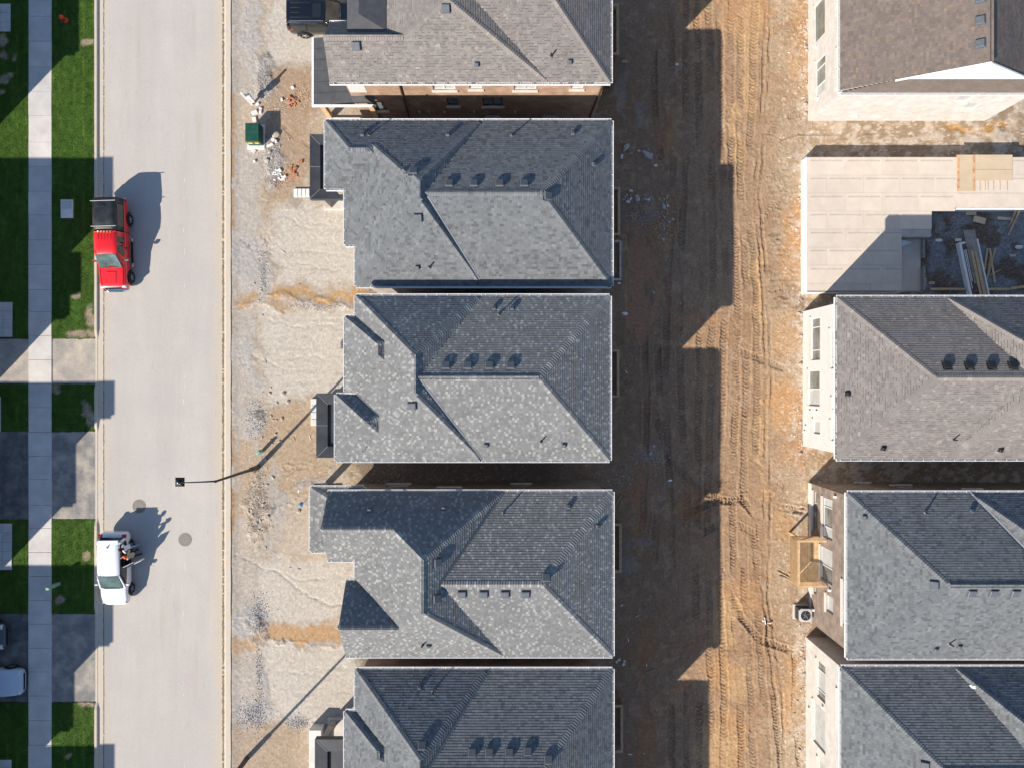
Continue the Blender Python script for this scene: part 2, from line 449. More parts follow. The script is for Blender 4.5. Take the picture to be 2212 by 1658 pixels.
# lawns
def lawn_mat(attr):
    return mat('lawn_grass' if attr else 'lawn_soil', (.05, .12, .018), .9, attr=attr, var=.25, vscale=2.5, grain=.35, gscale=22, spec=.1, bump=.6, bscale=30)
LAWNS = []
for (x0, x1) in ((-48.0, SW0), (SW1, X_KERB_L0)):
    for (a, b_) in ((-170, 732), (829, 931), (1121, 1324), (1515, 1820)):
        LAWNS.append((x0, x1, PY(b_), PY(a)))
PAV = [(-120, 25, 10, 70), (-120, 29, 653, 728), (-120, 4, 856, 931), (-120, 28, 1129, 1229), (-120, 27, 1638, 1740)]
BARE = [(8, 88, 9, 14), (12, 120, 12, 8), (5, 175, 14, 10), (20, 165, 12, 7), (33, 125, 4, 8), (5, 200, 10, 6), (190, 93, 12, 7), (165, 640, 10, 6), (175, 722, 26, 8), (196, 690, 10, 30),
        (196, 720, 14, 12), (197, 900, 9, 22), (185, 880, 9, 16), (125, 845, 10, 5), (188, 1200, 8, 10), (130, 1295, 10, 9), (198, 1520, 9, 5), (186, 1517, 14, 6), (150, 1630, 8, 7), (120, 835, 12, 5)]
def bare_at(x, y):
    px = x * FOC / CAM_H + 1106; py = 829 - y * FOC / CAM_H
    k = 0
    for (cx, cy, rx, ry) in BARE:
        d = math.hypot((px - cx) / rx, (py - cy) / ry)
        k = max(k, 1.25 - d)
    return k
gr = MB(); soil = []
def lawn_sheet(i, x0, x1, y0, y1):
    s = .12; nx = max(2, int((x1 - max(x0, -35)) / s)); ny = max(2, int((y1 - y0) / s))
    xs = np.linspace(max(x0, -35), x1, nx + 1); ysx = np.linspace(y0, y1, ny + 1)
    X, Y = np.meshgrid(xs, ysx)
    Z = .045 + .03 * fbm(X * 1.2, Y * 1.2, 4, 40) + .02 * fbm(X * 7, Y * 7, 2, 44)
    V = np.stack([X, Y, Z], -1).reshape(-1, 3)
    m = MB(); W = nx + 1
    t = fbm(X * .9, Y * .9, 4, 50).ravel(); t2 = fbm(X * 3.5 + 5, Y * 1.0, 3, 55).ravel()
    C = np.outer(1 - t, (.031, .075, .011)) + np.outer(t, (.064, .114, .020))
    C = C * (0.7 + .6 * t2)[:, None]
    line = (np.abs(((X.ravel() + .18 * t) % .62) - .31) > .285)
    C[line] = C[line] * 1.25 + np.array([.02, .012, .0])
    n5 = fbm(X * 3, Y * 3, 3, 60).ravel()
    for k in range(len(V)):
        b = bare_at(V[k, 0], V[k, 1])
        if b > 0:
            f = min(1, max(0, b * 1.6 + (n5[k] - .5) * 3.2))
            C[k] = C[k] * (1 - f) + np.array((.30, .235, .17)) * f
    F = [(j * W + a_, j * W + a_ + 1, (j + 1) * W + a_ + 1, (j + 1) * W + a_) for j in range(ny) for a_ in range(nx)]
    m.v = [tuple(p) for p in V]; m.f = F; m.mi = [0] * len(F); m.c = [tuple(c) for c in C]
    m.build('lawn', M_['lawn'], kind='structure', smooth=True)
    # blades
    area = (x1 - max(x0, -35)) * (min(y1, 27) - max(y0, -27))
    nb = int(area * 330)
    bx = rng.uniform(max(x0, -35) + .02, x1 - .01, nb); by = rng.uniform(max(y0, -27), min(y1, 27), nb)
    tn = fbm(bx * .9, by * .9, 4, 50); t3 = fbm(bx * 3.5 + 5, by, 3, 55); zz = .045 + .03 * fbm(bx * 1.2, by * 1.2, 4, 40)
    an = rng.uniform(0, 6.283, nb); ln = rng.uniform(.03, .075, nb); le = rng.uniform(.0, .05, nb); bb = rng.random(nb)
    for k in range(nb):
        if bare_at(bx[k], by[k]) > .15 and bb[k] < .8: continue
        ca, sa = math.cos(an[k]), math.sin(an[k]); w = .014
        x, y, z = bx[k], by[k], zz[k]
        t = tn[k]; s_ = (.62 + .62 * t3[k]) * (.75 + .6 * bb[k])
        gr.col = ((.034 + .042 * t) * s_, (.083 + .046 * t) * s_, (.011 + .011 * t) * s_)
        if abs(((x + .18 * t) % .62) - .31) > .285 or abs(((y + .1 * t) % 1.9) - .95) > .93: gr.col = (gr.col[0] * 1.7, gr.col[1] * 1.25, gr.col[2] * 1.3)
        if bb[k] > .985: gr.col = (.22, .20, .06)
        gr.add([(x - sa * w, y + ca * w, z), (x + sa * w, y - ca * w, z), (x + ca * le[k], y + sa * le[k], z + ln[k])], [(0, 1, 2)])
M_['lawn'] = lawn_mat(True)
for i, a in enumerate(LAWNS): lawn_sheet(i, *a)
gr.build('grass', mat('grass_blades', attr=True, rough=.8, spec=.15, var=.15, vscale=2), kind='stuff', label='short green turf grass on the verge and front lawns')

# paved front walks at the lawn edge: concrete pavers laid in a grid
mp_ = [mat('paver_%d' % i, c, .9, var=.1, vscale=2, grain=.1) for i, c in enumerate([(.50, .50, .49), (.46, .465, .46)])]
mwalk = mat('walk_bed', (.22, .21, .20), .95)
for (a, b_, c, d) in PAV:
    x1, y1, y0 = PX(b_), PY(c), PY(d); x0 = x1 - 4.2
    m = MB(); m.box(x0, x1, y0, y1, -.02, .088)
    wk = m.build('walkway', mwalk, kind='structure')
    ny = max(2, round((y1 - y0) / .55)); sy = (y1 - y0) / ny; sx = .62
    for j in range(ny):
        for k in range(3):
            m = MB(); xb = x1 - (k + 1) * sx
            m.bbox(xb + .008, xb + sx - .008, y0 + j * sy + .008, y0 + (j + 1) * sy - .008, .05, .115 + random.uniform(-.003, .003), .008)
            m.build('paver', mp_[(j + k) % 2 if random.random() < .3 else 0], wk)

# ---------------------------------------------------------------- bare building ground
gxs = np.unique(np.round(np.concatenate([np.arange(X_KERB_R1 + .01, -7.6, .052), np.arange(-7.6, 5.3, .16), np.arange(5.3, 21.4, .054), np.arange(21.4, 44, .14)]), 4))
gys = np.arange(-27.2, 27.2, .056)
X, Y = np.meshgrid(gxs, gys)
ZB = ZL * sstep(-8.0, 5.0, X)
U = X * FOC / (CAM_H - ZB) + 1106; V = 829 - Y * FOC / (CAM_H - ZB)         # sheet units
wob = (fbm(X * .8, Y * .8, 4, 70) - .5); wob2 = (fbm(X * 2.6 + 9, Y * 2.6, 4, 75) - .5)
Uw = U + wob * 60 + wob2 * 22; Vw = V + (fbm(X * .8 + 50, Y * .8, 4, 80) - .5) * 60 + (fbm(X * 2.6 + 3, Y * 2.6, 4, 85) - .5) * 22
n1 = fbm(X * .5, Y * .5, 5, 90); n2 = fbm(X * 2.2, Y * 2.2, 5, 95); n3 = fbm(X * 9, Y * 9, 3, 99)
Z = .02 + .05 * (n1 - .5) + .045 * (n2 - .5) + .022 * (n3 - .5)
C = np.zeros(X.shape + (3,), np.float32); C[:] = (.395, .305, .215)
WET = np.zeros(X.shape, np.float32)
def paint(mask, col, add=0.0, wet=None):
    global Z
    m = np.clip(mask, 0, 1)[..., None]
    C[:] = C * (1 - m) + np.array(col, np.float32) * m
    if add: Z += add * m[..., 0]
    if wet is not None: WET[:] = WET * (1 - m[..., 0]) + wet * m[..., 0]
def rect(a, b_, c, d, soft=14, wobble=True):
    u, v = (Uw, Vw) if wobble else (U, V)
    return sstep(a - soft, a + soft, u) * (1 - sstep(b_ - soft, b_ + soft, u)) * sstep(c - soft, c + soft, v) * (1 - sstep(d - soft, d + soft, v))
def ell(cx, cy, rx, ry, soft=.35):
    return 1 - sstep(1 - soft, 1 + soft, np.hypot((Uw - cx) / rx, (Vw - cy) / ry))
rear = sstep(1180, 1260, U)
# rear lane
paint(rear, (.285, .195, .125))
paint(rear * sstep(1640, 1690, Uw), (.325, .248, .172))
paint(rear * (1 - sstep(1400, 1560, Uw)) * .85, (.235, .158, .105))  # churned soil by the houses, darkened further to paint in the lane's shade
paint(rear * sstep(.50, .66, n1) * .55, (.24, .15, .09))
paint(rear * sstep(.55, .7, n2) * .45, (.35, .265, .18))
paint(rear * sstep(1790, 1850, U) * .9, (.24, .185, .13))
for (cx, cy, rx, ry, k) in ((1695, 870, 36, 62, .85), (1700, 720, 28, 50, .5), (1715, 480, 30, 60, .8), (1705, 560, 25, 50, .7), (1690, 1130, 26, 40, .6), (1720, 985, 26, 44, .6), (1730, 90, 26, 110, .5), (1600, 1290, 40, 40, .5),
                            (1560, 1460, 36, 46, .7), (1580, 1600, 36, 70, .7), (1705, 1500, 22, 90, .6), (1610, 30, 60, 50, .6), (1500, 20, 30, 30, .4), (1455, 290, 14, 70, .6), (1460, 1490, 20, 30, .5)):
    paint(rear * ell(cx, cy, rx, ry) * k, (.375, .225, .115))
for (cx, cy, rx, ry) in ((1620, 60, 24, 80), (1610, 200, 12, 70), (1590, 280, 9, 60), (1565, 1340, 30, 60), (1545, 1630, 40, 60), (1590, 1480, 26, 40), (1640, 640, 12, 90), (1648, 950, 7, 140)):
    m = rear * ell(cx, cy, rx, ry, .25); paint(m * .75, (.385, .26, .145)); Z -= .02 * m
paint(ell(2110, 283, 70, 10) , (.33, .19, .07), -.05, .7)
# slab-coloured dust by the white houses
paint(rear * sstep(1700, 1735, Uw) * sstep(.46, .6, n2) * .8, (.42, .365, .305))
# front yards
front = 1 - rear
paint(front * sstep(.42, .6, n1) * .6, (.47, .40, .325))
paint(front * (1 - sstep(545, 580, Uw)) * .7, (.42, .375, .325))
for (a, b_, c, d) in ((575, 720, -150, 138), (585, 800, 440, 618), (575, 800, 672, 868), (560, 800, 1215, 1338), (565, 800, 1396, 1565)):
    paint(front * rect(a, b_, c, d) * .9, (.50, .445, .375)); Z -= .02 * rect(a, b_, c, d)
for (a, b_, c, d, col, k) in ((560, 690, 150, 250, (.34, .235, .15), .9), (575, 665, 235, 425, (.36, .25, .16), .85), (500, 560, 215, 330, (.43, .32, .22), .6), (560, 700, 880, 1070, (.395, .285, .185), .9),
                              (580, 800, 632, 664, (.43, .265, .13), 1), (510, 560, 625, 660, (.40, .25, .13), .9), (565, 760, 1343, 1385, (.44, .275, .145), 1), (500, 560, 1375, 1420, (.40, .26, .15), .8),
                              (500, 550, 940, 1130, (.40, .275, .17), .7), (520, 680, 1065, 1200, (.45, .365, .275), .6), (500, 640, 1560, 1700, (.38, .275, .185), .7), (640, 660, 420, 460, (.30, .25, .20), .8)):
    paint(front * rect(a, b_, c, d, 10) * k, col)
# grey crushed stone
for (cx, cy, rx, ry, k) in ((545, 75, 16, 110, .6), (525, 560, 22, 60, .7), (568, 590, 10, 60, .8), (590, 345, 24, 60, .9), (575, 170, 18, 40, .9), (545, 770, 20, 60, .5), (555, 905, 26, 40, .8), (560, 1330, 22, 40, .9), (525, 1340, 18, 30, .7),
                            (620, 652, 60, 8, .7), (690, 662, 60, 7, .8), (640, 1390, 80, 6, .6), (545, 1545, 36, 34, .8), (645, 1560, 26, 16, .8), (560, 1480, 9, 60, .8), (590, 1075, 20, 70, .7), (680, 1040, 40, 10, .7), (585, 1190, 18, 40, .6)):
    m = front * ell(cx, cy, rx, ry, .5); paint(m * k * .8 * (.3 + 1.2 * n3), (.35, .345, .34)); Z += .03 * m * (n3)
for (cx, cy, rx, ry) in ((590, 350, 26, 60), (572, 170, 20, 40), (555, 1110, 18, 70), (560, 1370, 14, 40), (560, 905, 16, 22), (600, 1395, 14, 8)):
    m = front * ell(cx, cy, rx, ry, .5); Z += .16 * m * n2; paint(m * sstep(.45, .6, n2) * .6, (.20, .165, .13))
# rust-coloured wet strip behind the kerb
for (a, b_) in ((200, 385), (410, 500), (925, 1005), (1055, 1145)):
    paint(rect(494, 507, a, b_, 3, False) * (.6 + .8 * (n2 - .4)), (.36, .19, .075))
# soil between the houses, coloured darker to paint in the shade of the gaps
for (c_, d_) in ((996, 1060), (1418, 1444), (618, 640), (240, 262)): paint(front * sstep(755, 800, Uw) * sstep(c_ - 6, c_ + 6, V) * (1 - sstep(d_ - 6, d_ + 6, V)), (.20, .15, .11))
# berm at the kerb
Z += .06 * front * (1 - sstep(500, 520, U))
# narrow cracks and dragged clods
for (x0, y0, x1, y1, w, dpt) in ((520, 520, 600, 540, 3, -.05), (575, 505, 580, 610, 4, -.06), (520, 780, 600, 790, 2.5, -.04), (520, 1195, 690, 1300, 3, -.05), (690, 1300, 760, 1318, 3, -.05), (600, 1020, 690, 985, 4, .06), (570, 1110, 690, 1045, 4, .06),
                                 (585, 640, 760, 655, 6, .10), (520, 660, 600, 668, 5, .06), (600, 1385, 740, 1392, 4, .05), (510, 1330, 570, 1336, 3, .05), (590, 700, 760, 712, 2.5, -.03), (600, 770, 700, 776, 2.5, -.03), (600, 1450, 740, 1442, 3, -.03),
                                 (600, 470, 760, 500, 2.5, -.03), (590, 560, 740, 590, 2.5, -.025), (570, 1240, 740, 1248, 2.5, -.03)):
    dx, dy = x1 - x0, y1 - y0; L2 = dx * dx + dy * dy
    uu = U + wob2 * 40; vv = V + wob * 40 + wob2 * 14
    t = np.clip(((uu - x0) * dx + (vv - y0) * dy) / L2, 0, 1); dd = np.hypot(uu - x0 - t * dx, vv - y0 - t * dy)
    Z += .6 * dpt * np.exp(-(dd / w) ** 2)
Z = Z - front * (.041 * (n2 - .5) + .018 * (n3 - .5)) - rear * sstep(1640, 1680, U) * .022 * (n2 - .5)
# wheel tracks: a rut with chevron lugs
def track(pts, width=.50, depth=.05, lug=.026, per=.21, firm=1.0, shade=.12):
    global Z
    P_ = [P(*p) for p in pts]
    lo = min(p[0] for p in P_) - 1, min(p[1] for p in P_) - 1; hi = max(p[0] for p in P_) + 1, max(p[1] for p in P_) + 1
    i0, i1 = np.searchsorted(gxs, [lo[0], hi[0]]); j0, j1 = np.searchsorted(gys, [lo[1], hi[1]])
    if i1 <= i0 or j1 <= j0: return
    xs = X[j0:j1, i0:i1]; ysub = Y[j0:j1, i0:i1]
    best = np.full(xs.shape, 1e9); sarc = np.zeros(xs.shape); lat = np.zeros(xs.shape); acc = 0
    wx = xs + wob[j0:j1, i0:i1] * .22 + wob2[j0:j1, i0:i1] * .14
    for a, b_ in zip(P_[:-1], P_[1:]):
        dx, dy = b_[0] - a[0], b_[1] - a[1]; L = math.hypot(dx, dy)
        t = ((wx - a[0]) * dx + (ysub - a[1]) * dy) / L; tc = np.clip(t, 0, L)
        ex = wx - a[0] - dx / L * tc; ey = ysub - a[1] - dy / L * tc; d = np.hypot(ex, ey)
        l = (ex * dy - ey * dx) / L
        m = d < best
        best[m] = d[m]; sarc[m] = acc + tc[m]; lat[m] = l[m]; acc += L
    q = np.abs(lat) / (width / 2)
    inside = (1 - sstep(.82, 1.12, q)) * (best < width)
    keep = (.15 + .85 * sstep(.40, .60, fbm(xs * .9 + 20 + pts[0][0], ysub * .35, 3, 130))) * firm
    ridge = np.exp(-((q - 1.22) / .2) ** 2) * (best < width * 1.2)
    ch = np.sin((sarc / per + np.abs(lat) / width * 1.5) * 2 * np.pi + wob2[j0:j1, i0:i1] * 6)
    dz = inside * (-depth + lug * np.clip(ch * 1.6, -1, 1)) + ridge * depth * .4
    Z[j0:j1, i0:i1] += dz * keep
    m = (inside * keep * shade)[..., None]
    C[j0:j1, i0:i1] *= 1 - m * (1 + .8 * ch[..., None] * -1)
yy = [-60, 200, 420, 640, 860, 1080, 1300, 1500, 1720]
def lane(xs_, **k): track([(x, y) for x, y in zip(xs_, yy)], **k)
for xs_ in ((1445, 1450, 1452, 1440, 1436, 1446, 1452, 1448, 1450), (1478, 1480, 1476, 1466, 1470, 1482, 1478, 1484, 1480), (1504, 1508, 1512, 1516, 1508, 1504, 1500, 1510, 1508), (1530, 1532, 1536, 1540, 1534, 1526, 1530, 1538, 1536),
            (1553, 1556, 1560, 1566, 1560, 1552, 1556, 1566, 1562), (1582, 1578, 1582, 1594, 1590, 1582, 1586, 1600, 1604), (1606, 1600, 1600, 1616, 1612, 1606, 1610, 1624, 1630), (1634, 1626, 1614, 1634, 1636, 1630, 1636, 1650, 1662)):
    lane(xs_, lug=random.uniform(.018, .032), depth=random.uniform(.03, .055), per=random.uniform(.19, .26))
for xs_ in ((1655, 1648, 1630, 1650, 1655, 1652, 1648, 1676, 1690), (1665, 1660, 1640, 1660, 1668, 1664, 1660, 1690, 1700)):
    lane(xs_, width=.22, depth=.06, lug=.012, per=.12)
track([(1415, 900), (1450, 1000), (1500, 1050), (1560, 1080), (1640, 1085), (1720, 1100)], lug=.045, depth=.07)
track([(1560, 1040), (1600, 1010), (1660, 990)], lug=.03, width=.4)
track([(1450, 1120), (1540, 1085), (1600, 1075), (1640, 1120), (1650, 1200)], lug=.045, depth=.07)
track([(1520, 1150), (1570, 1120), (1630, 1150), (1640, 1260)], lug=.045, depth=.06)
track([(1560, 1240), (1600, 1330), (1640, 1380), (1700, 1400)], lug=.04, depth=.06)
track([(1600, 560), (1640, 480), (1690, 420), (1720, 330)], lug=.03, depth=.03)
track([(1540, 700), (1600, 760), (1680, 790)], lug=.03, depth=.04)
track([(1410, 120), (1414, 260), (1424, 330)], lug=.025); track([(1390, 700), (1396, 900), (1386, 1130)], lug=.02); track([(1420, 760), (1424, 1000), (1412, 1200)], lug=.02)
for k in range(9):
    track([(1668 + (k % 3) * 18, 380 + k * 34), (1690 + (k % 3) * 14, 380 + k * 34)], width=.9, depth=.0, lug=.025, per=.14)
track([(1655, 300), (1690, 255), (1745, 240)], lug=.02, depth=.02); track([(1690, 300), (1720, 290), (2000, 287)], width=.2, lug=.0, depth=.04)
track([(1660, 1330), (1668, 1480), (1690, 1660)], lug=.035); track([(1715, 1420), (1716, 1520), (1728, 1680)], lug=.03, width=.35)
# tracks in the front yards
for p_ in (((560, 1060), (640, 1010), (700, 1000), (760, 1018)), ((560, 1095), (640, 1040), (700, 1022)), ((640, 1060), (690, 1030), (760, 1022)), ((575, 985), (640, 960), (690, 985)), ((600, 260), (640, 300), (700, 330)), ((590, 300), (660, 285), (700, 290))):
    track(list(p_), width=.32, depth=.03, lug=.02, per=.12, shade=.08)
for k in range(14):
    y = [690, 705, 730, 752, 775, 800, 830, 460, 500, 545, 575, 1250, 1440, 1500][k]
    track([(590, y), (660, y + random.uniform(-6, 6)), (752, y + random.uniform(-9, 9))], width=.25, depth=.010, lug=.003, shade=.04)
# wet mud behind the second house
def puddle(m, col, lvl, wet):
    global Z
    mm = np.clip(m, 0, 1); paint(mm, col, 0, wet)
    Z = Z * (1 - mm * .92) + lvl * mm * .92
pm = np.maximum.reduce([ell(1378, 560, 22, 95, .18), ell(1405, 600, 30, 90, .18), ell(1392, 680, 40, 55, .18), ell(1362, 640, 14, 90, .2)])
pm = pm * sstep(.30, .44, fbm(X * 1.6 + 4, Y * .9, 4, 300) * .6 + n2 * .4)
puddle(pm * sstep(1350, 1354, U) * .9, (.31, .175, .11), -.035, .45)
puddle(ell(1500, 690, 40, 16) * .8, (.32, .19, .11), .0, .3)
for (cx, cy, rx, ry) in ((1346, 205, 10, 40), (1376, 243, 11, 20), (1385, 1170, 24, 14), (1420, 978, 26, 12), (1348, 1215, 22, 22)):
    m = ell(cx, cy, rx, ry, .45); paint(m * .45, (.27, .25, .24), -.01, .2)
for (cx, cy, rx, ry) in ((1440, 480, 30, 60), (1436, 300, 14, 60), (1380, 1090, 20, 90), (1480, 1080, 24, 40), (1395, 1420, 20, 60), (1470, 1470, 14, 16), (1400, 1600, 30, 70)):
    paint(ell(cx, cy, rx, ry, .5) * .55, (.30, .155, .075))
# clods thrown up between the tracks
cl = sstep(.60, .74, fbm(X * 7.5 + 11, Y * 7.5, 3, 150)) * rear
Z += .03 * cl * sstep(1420, 1460, U); Z += .012 * front * sstep(.62, .75, fbm(X * 5, Y * 5, 3, 155))
# bright flecks of stone dust, pebbles
fl = sstep(.70, .76, fbm(X * 7, Y * 7, 2, 160)); paint(fl * front * .3, (.56, .51, .45)); fl = sstep(.72, .78, fbm(X * 8, Y * 8, 2, 165)); paint(fl * rear * sstep(1655, 1700, U) * .6, (.60, .50, .40))
C *= (.80 + .40 * n3)[..., None]
C *= 1 + .16 * rear[..., None]
C *= 1 + rear[..., None] * np.array([.02, -.02, -.06]) + (1 - rear[..., None]) * np.array([-.02, 0, .02])
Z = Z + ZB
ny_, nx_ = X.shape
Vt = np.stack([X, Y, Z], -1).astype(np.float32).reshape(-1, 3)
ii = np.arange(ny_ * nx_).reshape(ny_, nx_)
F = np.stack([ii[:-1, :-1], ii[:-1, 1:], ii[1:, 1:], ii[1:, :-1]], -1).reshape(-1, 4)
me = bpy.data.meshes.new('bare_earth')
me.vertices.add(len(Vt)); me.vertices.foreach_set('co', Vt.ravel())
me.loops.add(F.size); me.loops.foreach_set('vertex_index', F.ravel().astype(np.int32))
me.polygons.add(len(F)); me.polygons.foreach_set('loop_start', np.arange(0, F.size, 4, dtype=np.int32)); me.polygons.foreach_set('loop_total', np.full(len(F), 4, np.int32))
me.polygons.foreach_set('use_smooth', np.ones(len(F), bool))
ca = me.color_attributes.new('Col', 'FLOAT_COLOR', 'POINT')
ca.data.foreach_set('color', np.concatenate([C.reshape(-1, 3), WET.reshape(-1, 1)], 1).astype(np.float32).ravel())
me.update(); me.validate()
m = mat('bare_earth', attr=True, rough=.95, var=.12, vscale=5, grain=.30, gscale=30, spec=.15, bump=.5, bscale=34)
nt = m.node_tree; at = [n for n in nt.nodes if n.type == 'ATTRIBUTE'][0]
mr = nt.nodes.new('ShaderNodeMapRange'); mr.inputs['To Min'].default_value = .95; mr.inputs['To Max'].default_value = .38
nt.links.new(at.outputs['Alpha'], mr.inputs['Value']); nt.links.new(mr.outputs[0], nt.nodes['Principled BSDF'].inputs['Roughness'])
me.materials.append(m)
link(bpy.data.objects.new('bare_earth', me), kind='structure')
def gz(x, y):
    i = int(np.clip(np.searchsorted(gxs, x), 0, nx_ - 1)); j = int(np.clip(np.searchsorted(gys, y), 0, ny_ - 1))
    return float(Z[j, i])

# ---------------------------------------------------------------- houses
class Blk:
    """one hipped or gabled roof volume over a rectangle; pitch None = gable end"""
    def __init__(s, x0, x1, y0, y1, h, w, e, so, n, plain=None):
        s.x0, s.x1, s.y0, s.y1, s.h = x0, x1, y0, y1, h
        s.p = {'w': w, 'e': e, 's': so, 'n': n}; s.plain = plain
    def dist(s, k, x, y):
        return {'w': x - s.x0, 'e': s.x1 - x, 's': y - s.y0, 'n': s.y1 - y}[k]
    def height(s, x, y):
        return s.h + min(s.p[k] * s.dist(k, x, y) for k in s.p if s.p[k] is not None)
    def inside(s, x, y, e=0.0):
        return s.x0 + e < x < s.x1 - e and s.y0 + e < y < s.y1 - e
    def lin(s, k):
        p = s.p[k]
        return {'w': (p, 0, -p * s.x0), 'e': (-p, 0, p * s.x1), 's': (0, p, -p * s.y0), 'n': (0, -p, p * s.y1)}[k]
    def faces(s):
        out = {}
        for k in s.p:
            if s.p[k] is None: continue
            poly = [(s.x0, s.y0), (s.x1, s.y0), (s.x1, s.y1), (s.x0, s.y1)]
            a = s.lin(k)
            for q in s.p:
                if q == k or s.p[q] is None: continue
                b = s.lin(q); poly = clip(poly, a[0] - b[0], a[1] - b[1], a[2] - b[2])
            if len(poly) > 2: out[k] = poly
        return out

def B(px0, py0, px1, py1, h, w, e, so, n, plain=None):
    g = .12      # the survey lines include the gutters
    f = lambda q: 0 if q is None else g
    return Blk(PX(px0, h) + f(w), PX(px1, h) - f(e), PY(py1, h) + f(so), PY(py0, h) - f(n), h, w, e, so, n, plain)

def clip(poly, a, b, c):
    out = []
    for i in range(len(poly)):
        p, q = poly[i], poly[(i + 1) % len(poly)]
        fp, fq = a * p[0] + b * p[1] + c, a * q[0] + b * q[1] + c
        if fp <= 1e-9: out.append(p)
        if (fp < -1e-9 and fq > 1e-9) or (fp > 1e-9 and fq < -1e-9):
            t = fp / (fp - fq); out.append((p[0] + (q[0] - p[0]) * t, p[1] + (q[1] - p[1]) * t))
    r = []
    for p in out:
        if not r or math.hypot(p[0] - r[-1][0], p[1] - r[-1][1]) > 1e-5: r.append(p)
    if len(r) > 1 and math.hypot(r[0][0] - r[-1][0], r[0][1] - r[-1][1]) < 1e-5: r.pop()
    return r

INW = {'w': (1, 0), 'e': (-1, 0), 's': (0, 1), 'n': (0, -1)}
EXPO = .145
def frame_of(b, k):
    d = INW[k]; p = b.p[k]; s = math.sqrt(1 + p * p)
    Vv = Vector((d[0] / s, d[1] / s, p / s)); Uu = Vector((d[1], -d[0], 0)) if True else None
    O = Vector({'w': (b.x0, b.y1, b.h), 'e': (b.x1, b.y0, b.h), 's': (b.x0, b.y0, b.h), 'n': (b.x1, b.y1, b.h)}[k])
    if k == 's': Uu = Vector((1, 0, 0))
    if k == 'n': Uu = Vector((-1, 0, 0))
    if k == 'w': Uu = Vector((0, -1, 0))
    if k == 'e': Uu = Vector((0, 1, 0))
    return O, Uu, Vv, Uu.cross(Vv), s

def hidden(blocks, i, x, y, z, tol=.02):
    for j, b in enumerate(blocks):
        if j == i or not b.inside(x, y): continue
        hb = b.height(x, y)
        if hb > z + tol or (abs(hb - z) <= tol and j < i): return True
    return False

def tab_geom(w, thick, v0=-.012, v1=EXPO + .02):
    t0 = .019 + thick; t1 = .004
    V = [(0, v0, -.002), (w, v0, -.002), (w, v0, t0), (0, v0, t0), (w, v1, t1), (0, v1, t1), (0, v1, -.003), (w, v1, -.003)]
    return V, [(0, 1, 2, 3), (3, 2, 4, 5), (0, 3, 5, 6), (1, 7, 4, 2)]

